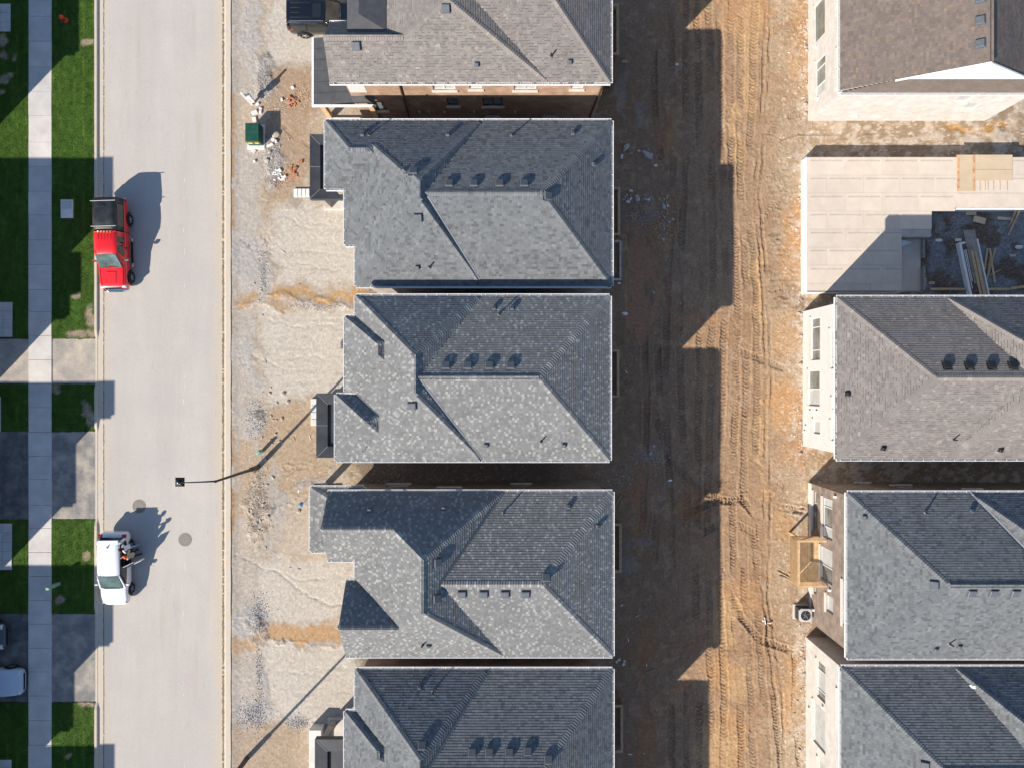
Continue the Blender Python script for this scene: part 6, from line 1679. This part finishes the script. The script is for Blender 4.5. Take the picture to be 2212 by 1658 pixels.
plank(1950, 652, 2050, 658, .12, .16, label='short board lying along the white-wrapped pit wall')
plank(1400, 1346, 2090, 1346, .16, .24, .1, label='long sill timber closing the pit at the taupe-roofed house')
plank(2095, 1340, 2211, 1325, .16, .25, .1, 'wood', label='orange-toned timber at the end of the pit sill')
for k, (x_, y_) in enumerate(((1645, 922), (1475, 925), (2115, 1055), (1415, 1293))):
    c = S2(x_, y_, .15); m = MB(); m.bbox(c[0] - .2, c[0] + .2, c[1] - .09, c[1] + .09, .08, .17, .01); m.build('pale_block', M_['block' if k < 2 else 'lumber'], None, label=('white block beside the plank pile', 'greyish block lying near the floor deck', 'small yellow offcut near the jug', 'yellow offcut beside the landing wall')[k], cat='block')
c = S2(2165, 985, .2); m = MB(); m.bbox(c[0] - .28, c[0] + .3, c[1] - .15, c[1] + .15, .1, .36, .1); subsurf(m.build('jug', M_['block'], None, label='beige plastic jug lying in the pit', cat='jug'), 2)
c = S2(1190, 950, .3); m = MB(); m.add([(c[0] - .3, c[1] - .25, .215), (c[0] + .4, c[1] + .02, .25), (c[0] + .3, c[1] + .14, .23), (c[0] - .3, c[1] + .22, .32)], [(0, 1, 2, 3)])
m.build('torn_wrap', M_['wrap'], None, label='scrap of white wrap crumpled on the sunken landing', cat='plastic')
c = S2(1352, 1285, .3); m = MB()
for k in range(5): m.box(c[0] - .12, c[0] + .12, c[1] - .3 + k * .12, c[1] - .3 + k * .12 + .06, .205, .23 + .02 * k)
m.build('batten_bundle', M_['plastic_white'], None, label='small bundle of white strips on the sunken landing', cat='bundle')

ZS[0] = 0.0
# ---------------------------------------------------------------- street furniture and utilities
def lamp_post(base, label, arm=2.03, group=None):
    x, y = base
    root = empty('street_lamp', (x, y, 0), 0, label, 'street lamp', group); z0 = .0
    m = MB(); m.tube([(0, 0, z0 - .1), (0, 0, 1.3), (0, 0, 1.34), (0, 0, 1.38)], [.165, .15, .14, .10], 14); m.build('base', M_['pole'], root, True)
    m = MB(); m.tube([(0, 0, 1.3), (0, 0, 4.0), (0, 0, 6.85)], [.10, .085, .062], 12); m.build('pole', M_['pole'], root, True)
    m = MB(); m.bbox(-.16, -.06, -.18, -.04, .25, .55, .01); m.tube([(-.1, -.12, .25), (-.12, -.3, .1), (-.3, -.36, .04)], .02, 6); m.build('hand_hole_cover', M_['lamp_black'], root)
    hx, hy = -arm, -.04
    m = MB(); m.tube([(0, 0, 6.70), (-.12, 0, 6.85), (-.7, -.01, 7.03), (-arm * .7, -.03, 7.09), (hx + .1, hy, 7.09)], [.055, .05, .04, .035, .032], 8); m.build('arm', M_['lamp_black'], root, True)
    m = MB(); m.lathe([(.075, 6.73), (.08, 6.77), (.08, 6.91), (.05, 6.95)], 10); m.build('arm_clamp', M_['lamp_black'], root)
    m = MB()
    def ring(w, z): return [(hx - w, hy - w, z), (hx + w, hy - w, z), (hx + w, hy + w, z), (hx - w, hy + w, z)]
    V = ring(.25, 6.75) + ring(.255, 6.80) + ring(.14, 6.95) + ring(.075, 6.97) + ring(.06, 7.07)
    F = [(3, 2, 1, 0)] + [(4 * i + k, 4 * i + (k + 1) % 4, 4 * i + 4 + (k + 1) % 4, 4 * i + 4 + k) for i in range(4) for k in range(4)] + [(16, 17, 18, 19)]
    m.add(V, F); hd = m.build('lantern', M_['lamp_black'], root)
    m = MB(); m.lathe([(.05, 7.07), (.055, 7.09), (.04, 7.11), (.005, 7.12)], 12, Matrix.Translation((hx, hy, 0))); m.build('photocell', M_['lamp_glass'], hd, True)
    m = MB(); V = ring(.21, 6.65) + ring(.235, 6.75); m.add(V, [(3, 2, 1, 0)] + [(k, (k + 1) % 4, 4 + (k + 1) % 4, 4 + k) for k in range(4)]); m.build('lens', M_['lamp_lens'], hd)
    return root
lamp_post((-16.6, -5.44), 'street lamp with a square black lantern reaching over the road near the manhole covers')
lamp_post((PX(533), PY(1637)), 'street lamp whose pole stands near the charcoal-roofed house with the pale porch pier', 1.2)

# green transformer on a concrete pad
x, y = -16.62, 16.1
t = empty('transformer_box', (x, y, 0), 0, 'dark green utility transformer cabinet on a concrete pad', 'transformer')
m = MB(); m.bbox(-.62, .52, -.82, .78, -.05, .16, .02); m.build('pad', M_['concrete_white'], t)
m = MB(); m.bbox(-.46, .42, -.60, .58, .16, 1.0, .03); m.build('cabinet', M_['green_steel'], t)
m = MB(); m.box(-.462, .422, -.02, .0, .98, 1.006); m.box(-.47, -.462, -.6, .58, .5, .52); m.build('seam', mat('green_seam', (.03, .12, .09), .5), t)
m = MB(); m.box(.423, .435, -.4, .3, .3, .8); m.build('door', M_['green_steel'], t)
m = MB(); m.box(-.40, -.1, -.612, -.603, .55, .75); m.box(.05, .3, -.612, -.603, .55, .75); m.build('warning_label', mat('yellow_label', (.75, .55, .05), .5), t)
# pale green telecom pedestals
for (sx, sy, hgt, rz, lab) in ((983, 1692, .80, 40, 'pale green telecom pedestal in the dirt near the street lamp'), (222, 2186, 1.25, 12, 'pale green telecom pedestal at the edge of the sidewalk and lawn')):
    x, y = G(sx, sy); p = empty('telecom_pedestal', (x, y, 0), R(rz), lab, 'pedestal')
    m = MB(); m.bbox(-.13, .13, -.10, .10, -.05, hgt, .05); m.build('housing', M_['green_pale'], p)
    m = MB(); m.bbox(-.145, .145, -.115, .115, hgt * .55, hgt * .6, .01); m.box(-.08, .08, -.106, -.101, .2, hgt * .5); m.build('cover_band', M_['green_pale'], p)
# temporary power post
x, y = PX(545), PY(227); t = empty('power_post', (x, y, 0), R(20), 'pale timber post carrying white temporary power boxes', 'power post')
m = MB(); m.box(-.07, .07, -.05, .05, -.1, 1.95); m.build('post', M_['block'], t)
m = MB(); m.bbox(.06, .34, -.16, .16, .9, 1.35, .03); m.bbox(.0, .2, .05, .2, .4, .75, .02); m.build('meter_box', M_['plastic_white'], t)
m = MB(); m.bbox(.10, .32, -.12, .12, .45, .62, .02); m.build('outlet_box', M_['plastic_white'], t)
m = MB(); m.tube([(.2, .0, 1.35), (.2, 0, 1.5), (.1, 0, 1.6)], .03, 6); m.build('conduit', M_['ac_grey'], t)
# hydrant
x, y = PX(143.5), PY(46); t = empty('fire_hydrant', (x, y, .05), 0, 'small red fire hydrant on the grass verge', 'hydrant')
m = MB(); m.lathe([(.17, 0), (.17, .05), (.11, .07), (.105, .45), (.14, .47), (.14, .52), (.11, .56), (.07, .63), (.03, .65), (.005, .655)], 16); m.build('body', M_['hydrant_red'], t, True)
m = MB(); m.lathe([(.05, 0), (.05, .16), (.065, .16), (.065, .20), (.01, .205)], 10, Matrix.Translation((0, 0, .36)) @ Matrix.Rotation(R(90), 4, 'Y')); m.lathe([(.05, 0), (.05, .16), (.065, .16), (.065, .20), (.01, .205)], 10, Matrix.Translation((0, 0, .36)) @ Matrix.Rotation(R(-90), 4, 'Y')); m.build('nozzle', M_['hydrant_red'], t)
m = MB(); m.lathe([(.07, 0), (.07, .15), (.085, .15), (.085, .2), (.01, .205)], 10, Matrix.Translation((0, 0, .32)) @ Matrix.Rotation(R(90), 4, 'X')); m.build('pumper_nozzle', M_['tail'], t)
m = MB(); m.box(-.025, .025, -.025, .025, .65, .69); m.build('operating_nut', M_['iron'], t)
# utility handhole in the verge
x0_, y1_ = P(133, 432); x1_, y0_ = P(160, 472)
t = empty('handhole', ((x0_ + x1_) / 2, (y0_ + y1_) / 2, 0), 0, 'flat grey utility access box set in the grass verge', 'utility box')
ww, hh_ = (x1_ - x0_) / 2, (y1_ - y0_) / 2
m = MB(); m.bbox(-ww, ww, -hh_, hh_, -.05, .13, .03); m.build('rim', M_['concrete_white'], t)
m = MB(); m.bbox(-ww + .08, ww - .08, 0, hh_ - .08, .12, .145, .01); m.build('lid', M_['ac_grey'], t)
m = MB(); m.bbox(-ww + .08, ww - .08, -hh_ + .08, -.015, .12, .142, .01); m.build('lid', M_['concrete_white'], t)
# manholes
for (px, py, lab) in ((300.7, 1092.5, 'round cast-iron manhole cover partly in the white car shadow'), (400, 1164.5, 'round cast-iron manhole cover out in the sunlit road')):
    x, y = P(px, py); t = empty('manhole_cover', (x, y, 0), 0, lab, 'manhole cover')
    m = MB(); m.lathe([(.44, .001), (.44, .007), (.355, .009), (.345, .004), (.30, .004)], 32); m.build('frame_ring', M_['iron'], t)
    m = MB(); m.lathe([(.335, .003), (.335, .010), (.01, .0101)], 32); lid = m.build('lid', M_['iron'], t)
    m = MB()
    for i in range(-4, 5):
        for j in range(-4, 5):
            if math.hypot(i, j) < 4.2: m.box(i * .068 - .022, i * .068 + .022, j * .068 - .022, j * .068 + .022, .010, .016)
    m.build('tread_studs', mat('iron_worn', (.33, .30, .26), .7), lid)
# air conditioner
x, y = 18.83 * KL, -14.82 * KL; t = empty('air_conditioner', (x, y, ZL + .03), 0, 'grey outdoor air conditioner with a round fan grille beside the brown brick wall', 'air conditioner')
m = MB(); m.bbox(-.52, .48, -.5, .5, -.05, .08, .02); m.build('pad', M_['concrete'], t)
m = MB(); m.box(-.40, .40, -.40, .40, .08, .86); m.build('coil_housing', M_['frame_dark'], t)
m = MB(); n = 24; V = []; F = []
sq = []
for k in range(n):
    a_ = 2 * math.pi * k / n + math.pi / n; c_, s_ = math.cos(a_), math.sin(a_); q = .425 / max(abs(c_), abs(s_)); sq.append((c_ * min(q, .56), s_ * min(q, .56)))
V = [(p[0], p[1], .80) for p in sq] + [(p[0], p[1], .90) for p in sq] + [(.33 * math.cos(2 * math.pi * k / n + math.pi / n), .33 * math.sin(2 * math.pi * k / n + math.pi / n), .915) for k in range(n)]
F = [(i * n + k, i * n + (k + 1) % n, (i + 1) * n + (k + 1) % n, (i + 1) * n + k) for i in range(2) for k in range(n)]
m.add(V, F); m.build('top_cover', M_['ac_grey'], t)
m = MB()
for k in range(5):
    a_ = 2 * math.pi * k / 5; M = Matrix.Translation((0, 0, .84)) @ Matrix.Rotation(a_, 4, 'Z') @ Matrix.Rotation(R(18), 4, 'X'); m.obox(M, .05, .31, -.07, .07, -.004, .004)
m.lathe([(.08, .80), (.08, .88), (.01, .885)], 12); m.build('fan', M_['ac_grey'], t)
m = MB()
for k in range(28):
    a_ = 2 * math.pi * k / 28; m.tube([(.07 * math.cos(a_), .07 * math.sin(a_), .93), (.33 * math.cos(a_), .33 * math.sin(a_), .915)], .0045, 4, False)
m.lathe([(.075, .925), (.07, .94), (.005, .945)], 12); m.build('fan_guard', M_['vent'], t)

# ---------------------------------------------------------------- rubble
def rock_mesh(seed, flat=.6, mt='rock'):
    r = random.Random(seed); bm = bmesh.new(); bmesh.ops.create_icosphere(bm, subdivisions=2, radius=1.0)
    off = [Vector((r.gauss(0, 1), r.gauss(0, 1), r.gauss(0, 1))).normalized() for _ in range(7)]; cut = [r.uniform(.55, .9) for _ in range(7)]
    for v in bm.verts:
        for o_, c_ in zip(off, cut):
            dd = v.co.dot(o_)
            if dd > c_: v.co -= o_ * (dd - c_)
        v.co.z *= flat
    me = bpy.data.meshes.new('rock'); bm.to_mesh(me); bm.free(); me.materials.append(M_[mt]); return me
ROCKS = [rock_mesh(s, f, 'rock') for s, f in ((1, .6), (2, .5), (3, .7), (4, .55))] + [rock_mesh(s, .55, 'rock_tan') for s in (5, 6)]
BLOCKM = MB(); BLOCKM.bbox(-.5, .5, -.5, .5, 0, 1, .06); BLOCK = BLOCKM.mesh('block', M_['block']); 
BRM = MB(); BRM.bbox(-.105, .105, -.05, .05, 0, .065, .006); BRICKME = BRM.mesh('loose_brick', M_['brick'])
def rock(x, y, sx, sy, rz, label, group=None, k=None, sz=None, name='rock', cat='rock'):
    me_ = ROCKS[random.randrange(4) if k is None else k]; z = gz(x, y)
    M = Matrix.Translation((x, y, z + (sz or min(sx, sy)) * .25)) @ Matrix.Rotation(rz, 4, 'Z') @ Matrix.Diagonal((sx, sy, sz or min(sx, sy) * 1.1, 1))
    return inst(name, me_, M, None, label=label, cat=cat, group=group)
def zr5(zx, zy): return ((2270 + zx / 5.183 - 1920) * (CAM_H - ZL) / 2755, (1439.5 - 540 - zy / 5.183) * (CAM_H - ZL) / 2755)
# behind the second house
big = [((405, 75), .30, .19, 60, 'large pale boulder beyond the scattered rubble row behind the charcoal-roofed house'), ((805, 220), .46, .20, -35, 'long flat grey stone slab behind the charcoal-roofed house'), ((890, 218), .14, .12, 0, 'rounded stone touching the long flat slab'),
       ((610, 1060), .24, .26, 30, 'big grey boulder beside the timber landing'), ((1128, 1218), .20, .16, 40, 'grey boulder at the end of the rubble row on the lane'), ((1308, 1470), .13, .12, 10, 'pale roundish stone alone past the rubble row')]
for (c, sx, sy, rz, lab) in big:
    x, y = zr5(*c); rock(x, y, sx, sy, R(rz), lab, k=(0 if 'pale' in lab or 'stone' in lab else 1))
for k, (c, sx, sy, rz) in enumerate((((318, 252), .15, .27, -5), ((975, 425), .20, .13, 5), ((495, 918), .24, .14, -15), ((490, 1075), .26, .12, 50), ((440, 1130), .26, .14, -10), ((835, 1090), .17, .13, 40), ((650, 140), .2, .07, 0), ((1212, 1208), .13, .16, 20))):
    x, y = zr5(*c); z = gz(x, y)
    inst('concrete_chunk', BLOCK, Matrix.Translation((x, y, z - .01)) @ Matrix.Rotation(R(rz), 4, 'Z') @ Matrix.Diagonal((sx, sy, .10, 1)), None, label='pale broken concrete piece in the rubble behind the charcoal-roofed house', cat='concrete', group='broken concrete behind the house')
for k in range(46):
    zx, zy = (random.uniform(330, 1250), random.gauss(1040, 50)) if k < 26 else (random.uniform(1080, 1350), random.uniform(1100, 1650)) if k < 38 else (random.uniform(180, 900), random.gauss(180, 50))
    x, y = zr5(zx, zy); s = random.uniform(.035, .085); rock(x, y, s * random.uniform(.8, 1.5), s, random.uniform(0, 6), 'small stone in the rubble row behind the charcoal-roofed house', 'small stones behind the house')
# by the transformer and power post
def z5(zx, zy): return G(880 + zx / 3.316, 230 + zy / 3.316)
for k, (c, sx, sy, rz, lab) in enumerate((((255, 650), .38, .30, 25, 'largest white slab offcut between the power post and the transformer'), ((250, 730), .26, .30, 10, 'white slab offcut touching the transformer pad'), ((325, 640), .16, .20, -5, 'small white block beside the largest slab offcut'),
        ((330, 598), .18, .12, -25, 'small white block nearest the power post'), ((290, 545), .24, .18, 40, 'grey-white block at the foot of the power post'), ((450, 1055), .42, .16, 25, 'long white slab offcut in front of the transformer pad'), ((242, 1120), .28, .22, -40, 'white block lying off the corner of the transformer pad'),
        ((725, 335), .18, .20, 30, 'lone white block near the grey sheet canopy'), ((592, 482), .12, .18, 10, 'white block beside the loose brick heap'), ((250, 1250), .15, .14, 20, 'small white block at the gravel heap'), ((570, 1365), .16, .26, 30, 'white chunk above the white plastic scraps'), ((620, 1450), .30, .18, 45, 'white sheet scrap by the loose bricks'), ((490, 990), .22, .2, 60, 'white block leaning on the round boulder'), ((520, 1005), .14, .2, 20, 'thin white block by the round boulder'))):
    x, y = z5(*c); z = gz(x, y)
    inst('stone_block', BLOCK, Matrix.Translation((x, y, z - .015)) @ Matrix.Rotation(R(rz), 4, 'Z') @ Matrix.Rotation(R(random.uniform(-5, 5)), 4, 'X') @ Matrix.Diagonal((sx, sy, .13, 1)), None, label=lab, cat='block')
x, y = z5(515, 925); rock(x, y, .27, .26, .4, 'round tan boulder in the shadow edge of the transformer', k=5)
x, y = z5(410, 1240); rock(x, y, .20, .16, .4, 'dark boulder in the gravel heap below the transformer', k=2)
x, y = z5(445, 1140); rock(x, y, .13, .12, 1.4, 'mid-size stone topping the gravel heap below the transformer', k=3)
for k in range(30):
    zx, zy = (random.gauss(715, 38), random.gauss(500, 36)) if k < 14 else (random.gauss(745, 32), random.gauss(1385, 36)) if k < 27 else (random.gauss(845, 14), random.gauss(1262, 6))
    x, y = z5(zx, zy); lab = ('loose orange brick in the heap by the grey sheet canopy', 'loose brick heap by the canopy') if k < 14 else ('loose orange brick in the heap by the white plastic scraps', 'loose brick heap by the scraps') if k < 27 else ('loose brick lying near the dark porch canopy', 'bricks by the porch canopy')
    inst('loose_brick', BRICKME, Matrix.Translation((x, y, gz(x, y) + (.0 if k % 3 else .05))) @ Matrix.Rotation(random.uniform(0, 3.14), 4, 'Z') @ Matrix.Rotation(random.uniform(-.3, .3), 4, 'X'), None, label=lab[0], cat='brick', group=lab[1])
for k in range(14):
    x, y = z5(random.gauss(545, 36), random.gauss(1425, 34)); m = MB(); s = random.uniform(.05, .13); z = gz(x, y)
    m.add([(x - s, y - s * .6, z + .01), (x + s, y - s * .4, z + .03), (x + s * .7, y + s * .8, z + .05), (x - s * .6, y + s * .6, z + .02), (x, y, z + .09)], [(0, 1, 4), (1, 2, 4), (2, 3, 4), (3, 0, 4)])
    m.build('plastic_scrap', M_['plastic_white'], None, label='crumpled white plastic scrap beside the gravel heap', cat='plastic', group='white plastic scraps')
# other stones across the front yards
for k in range(46):
    zx, zy = random.choice(((600, 330), (562, 1105), (556, 1060), (575, 1150), (585, 885), (600, 930), (560, 640))); x, y = P(random.gauss(zx, 14), random.gauss(zy, 34))
    s = random.uniform(.05, .12); rock(x, y, s * random.uniform(.8, 1.4), s, random.uniform(0, 6), 'fist-sized stone on the rough ground behind the kerb', 'stones on the front yards', k=random.choice((0, 1, 2, 4, 5)))
for (px, py, lab) in ((622, 868, 'tan stone beside the pale green pedestal'), (645, 1103, 'dark clod by the blue scrap'), (687, 1098, 'lighter clod near the pent-roofed corner'), (612, 850, 'tan stone up the yard from the pedestal'), (720, 1600, None)):
    if lab: x, y = P(px, py); rock(x, y, .16, .13, 1.0, lab, k=4)
x, y = P(649, 1090); m = MB(); m.lathe([(.10, 0), (.12, .02), (.10, .10), (.03, .12), (.005, .12)], 10, Matrix.Translation((x, y, gz(x, y)))); m.tube([(x, y, gz(x, y) + .08), (x + .3, y + .2, gz(x, y) + .1), (x + .45, y + .45, gz(x, y) + .05)], .012, 5); m.build('blue_marker', M_['blue'], None, label='blue plastic service marker with a cord in the yard', cat='marker')
# white steps waiting by the porches
for k in range(4):
    a_, b_ = P(636 + k * 8.6, 427 - k * .5), P(643.6 + k * 8.6, 409); m = MB(); m.bbox(a_[0], b_[0], a_[1], b_[1], .0, .16, .01); m.build('step_slab', M_['concrete_white'], None, label='narrow white step slab lined up at the porch of the second charcoal house', cat='step', group='white step slabs at the first porch')
for k in range(4):
    a_, b_ = P(674, 918 - k * 14.6), P(700, 904.4 - k * 14.6); m = MB(); m.bbox(a_[0], b_[0], a_[1], b_[1], .0, .30, .01); m.build('step_slab', M_['concrete_white'], None, label='white step slab lined up under the canopy of the pale-flecked house', cat='step', group='white step slabs under the canopy')
# lane litter
for k, (px, py, l, w, rz, lab, mt) in enumerate(((1405, 1448, .75, .07, 22, 'grey board lying across the muddy lane behind the fifth house', 'lumber_grey'), (1310, 1123, 0, 0, 0, None, None), (1333, 1085, 1.1, .04, 62, 'slim stick leaning by the timber landing of the fourth house', 'lumber'), (1340, 1090, .8, .04, 75, 'thinner stick beside the slim leaning stick', 'lumber'), (1346, 1012, .12, .16, 30, None, None),
        (1692, 1240, 1.0, .06, -28, 'thin board lying near the timber balcony', 'lumber'), (1694, 1246, .8, .05, -20, 'second thin board lying near the timber balcony', 'lumber_grey'), (1652, 1340, .5, .06, -80, 'white strip in the litter on the lane', 'plastic_white'), (1662, 1344, .3, .05, 10, 'short white strip in the litter on the lane', 'plastic_white'), (1660, 1352, .25, .04, -30, 'tan strip in the litter on the lane', 'lumber'), (1340, 238, .2, .12, 5, None, None), (1349, 134, .38, .16, -6, 'short board offcut behind the taupe-roofed house', 'lumber'))):
    if not lab: continue
    x, y = P(px, py); z = gz(x, y) + .05; m = MB(); M = Matrix.Translation((x, y, z)) @ Matrix.Rotation(R(rz), 4, 'Z'); m.obox(M, -l / 2, l / 2, -w / 2, w / 2, -.02, .02); m.build('board', M_[mt], None, label=lab, cat='board')
for k, (px, py, s, lab) in enumerate(((1349, 677, .22, 'crumpled pale wrapper at the edge of the mud puddle'), (1337, 612, .16, 'crumpled pale wrapper by the areaway'), (1447, 1037, .16, 'white plastic bag on the lane'), (1462, 140, .14, 'white plastic scraps on the lane'), (1648, 1339, .10, 'white paper ball in the lane litter'))):
    x, y = P(px, py); z = gz(x, y); m = MB(); r = random.Random(k)
    V = [(x + math.cos(a_ * .9) * s * r.uniform(.6, 1.2), y + math.sin(a_ * .9) * s * .6 * r.uniform(.6, 1.2), z + .015 + .02 * r.random()) for a_ in range(7)] + [(x, y, z + .10)]
    m.add(V, [(i, (i + 1) % 7, 7) for i in range(7)]); m.build('wrapper', M_['plastic_white'], None, label=lab, cat='litter')
for k in range(6):
    x, y = P(1333 + k * 3.3 + random.uniform(-3, 3), 1428 + random.uniform(-6, 6)); z = gz(x, y)
    inst('loose_block', BLOCK, Matrix.Translation((x, y, z)) @ Matrix.Rotation(random.uniform(0, 3), 4, 'Z') @ Matrix.Diagonal((.16, .12, .12, 1)), None, label='tan block in the small heap behind the gap of the last two grey houses', cat='block', group='tan blocks in the gap')
# stones and broken bits along the foot of the white houses
for k in range(70):
    py = random.choice((random.uniform(10, 262), random.uniform(330, 660), random.uniform(660, 1000), random.uniform(1380, 1650))); x, y = P(random.gauss(1730 if py > 330 else 1738, 5), py); s = random.uniform(.05, .13)
    rock(x, y, s * random.uniform(.8, 1.5), s, random.uniform(0, 6), 'broken stone along the foot of the houses behind the lane', 'stones at the wall foot', k=random.choice((0, 2, 4, 5)))
# gravel: too fine to count
V_ = []; F_ = []; C_ = []
def pebbles(n, fx, fy, s0, s1, cols):
    for _ in range(n):
        px, py = fx(), fy(); x, y = P(px, py); s = random.uniform(s0, s1); z = gz(x, y); c = random.choice(cols); f = random.uniform(.8, 1.2); c = tuple(q * f for q in c)
        b = len(V_); a_ = random.uniform(0, 6.28)
        for q in range(4):
            V_.append((x + math.cos(a_ + q * 1.571) * s * random.uniform(.7, 1.3), y + math.sin(a_ + q * 1.571) * s * random.uniform(.7, 1.3), z - .01)); C_.append(c)
        V_.append((x + random.uniform(-.3, .3) * s, y + random.uniform(-.3, .3) * s, z + s * .9)); C_.append(c)
        for q in range(4): F_.append((b + q, b + (q + 1) % 4, b + 4))
GREY = [(.42, .41, .40), (.32, .31, .31), (.52, .49, .46), (.34, .33, .33)]; TAN = [(.55, .46, .36), (.46, .36, .26), (.62, .56, .48), (.36, .26, .18)]; RED = [(.48, .22, .12), (.40, .18, .10), (.5, .3, .2)]
U_ = random.uniform; Gs = random.gauss
pebbles(5200, lambda: U_(502, 764), lambda: U_(-20, 1690), .012, .032, GREY + TAN)
for (cx, cy, rx, ry, n, cols) in ((590, 348, 14, 32, 900, GREY), (572, 170, 10, 22, 500, GREY), (556, 1090, 12, 45, 900, GREY + TAN), (556, 900, 14, 22, 500, GREY), (560, 1330, 11, 22, 600, GREY), (548, 1545, 18, 16, 700, GREY), (645, 1560, 12, 8, 300, GREY), (690, 662, 40, 4, 350, GREY), (568, 590, 5, 32, 400, GREY), (620, 385, 14, 10, 150, RED), (655, 205, 10, 10, 150, RED + TAN), (600, 230, 22, 12, 250, GREY + TAN),
                                  (560, 1460, 4, 40, 300, GREY), (1733, 560, 6, 60, 400, TAN + RED), (1730, 930, 6, 50, 300, TAN + RED), (1735, 150, 5, 70, 300, TAN + RED), (1400, 465, 30, 14, 350, GREY), (1430, 490, 12, 20, 200, GREY + TAN), (1395, 985, 20, 8, 250, GREY), (1340, 1035, 14, 12, 200, GREY), (1735, 1450, 6, 90, 400, TAN)):
    pebbles(n, lambda: Gs(cx, rx), lambda: Gs(cy, ry), .016, .055, cols)
pebbles(1800, lambda: U_(1328, 1744), lambda: U_(-20, 1690), .010, .03, GREY + TAN)
pebbles(900, lambda: U_(1650, 1744), lambda: U_(-20, 1690), .012, .04, TAN)
pebbles(500, lambda: U_(800, 1330), lambda: U_(1002, 1050), .015, .06, GREY)
pebbles(400, lambda: U_(1760, 2212), lambda: U_(996, 1050), .015, .07, GREY)
m = MB(); m.v = V_; m.f = F_; m.c = C_; m.mi = [0] * len(F_)
m.build('gravel', mat('pebble', attr=True, rough=.95, grain=.2), kind='stuff', label='loose gravel and pebbles strewn over the bare ground')
# faint paint dashes of a survey line along the road
m = MB(); y = 26.0
while y > -26:
    x = PX(398 + 1.5 * math.sin(y)) ; l = random.uniform(.06, .5)
    if random.random() < .35: m.quad((x - .016, y - l, .0042), (x + .016, y - l, .0042), (x + .016, y, .0042), (x - .016, y, .0042))
    y -= l + random.uniform(.1, .8)
m.build('road_marking', mat('worn_paint', (.62, .59, .55), .9, var=.2, vscale=6), kind='structure')
# small site litter, each piece on its own
LIT = [('scrap of tan wood', M_['lumber']), ('white foam scrap', M_['plastic_white']), ('grey wood sliver', M_['lumber_grey'])]
for k in range(60):
    zone = k % 4
    px, py = ((random.uniform(1335, 1440), random.uniform(20, 1640)), (random.uniform(1655, 1735), random.uniform(20, 1640)), (random.uniform(515, 690), random.uniform(20, 1600)), (random.uniform(1340, 1430), random.uniform(950, 1640)))[zone]
    x, y = P(px, py); z = gz(x, y); l, w = random.uniform(.10, .32), random.uniform(.03, .07); nm, mt = LIT[k % 3]
    m = MB(); M = Matrix.Translation((x, y, z + .02)) @ Matrix.Rotation(random.uniform(0, 3.1), 4, 'Z') @ Matrix.Rotation(random.uniform(-.1, .1), 4, 'Y'); m.obox(M, -l / 2, l / 2, -w / 2, w / 2, -.012, .015)
    place = ('on the shaded mud behind the grey-roofed houses', 'on the stony strip by the pale-walled houses', 'on the front yards beside the kerb', 'on the shaded mud behind the grey-roofed houses')[zone]
    m.build('site_scrap', mt, None, label=nm + ' lying ' + place, cat='scrap', group=nm + ' ' + place)
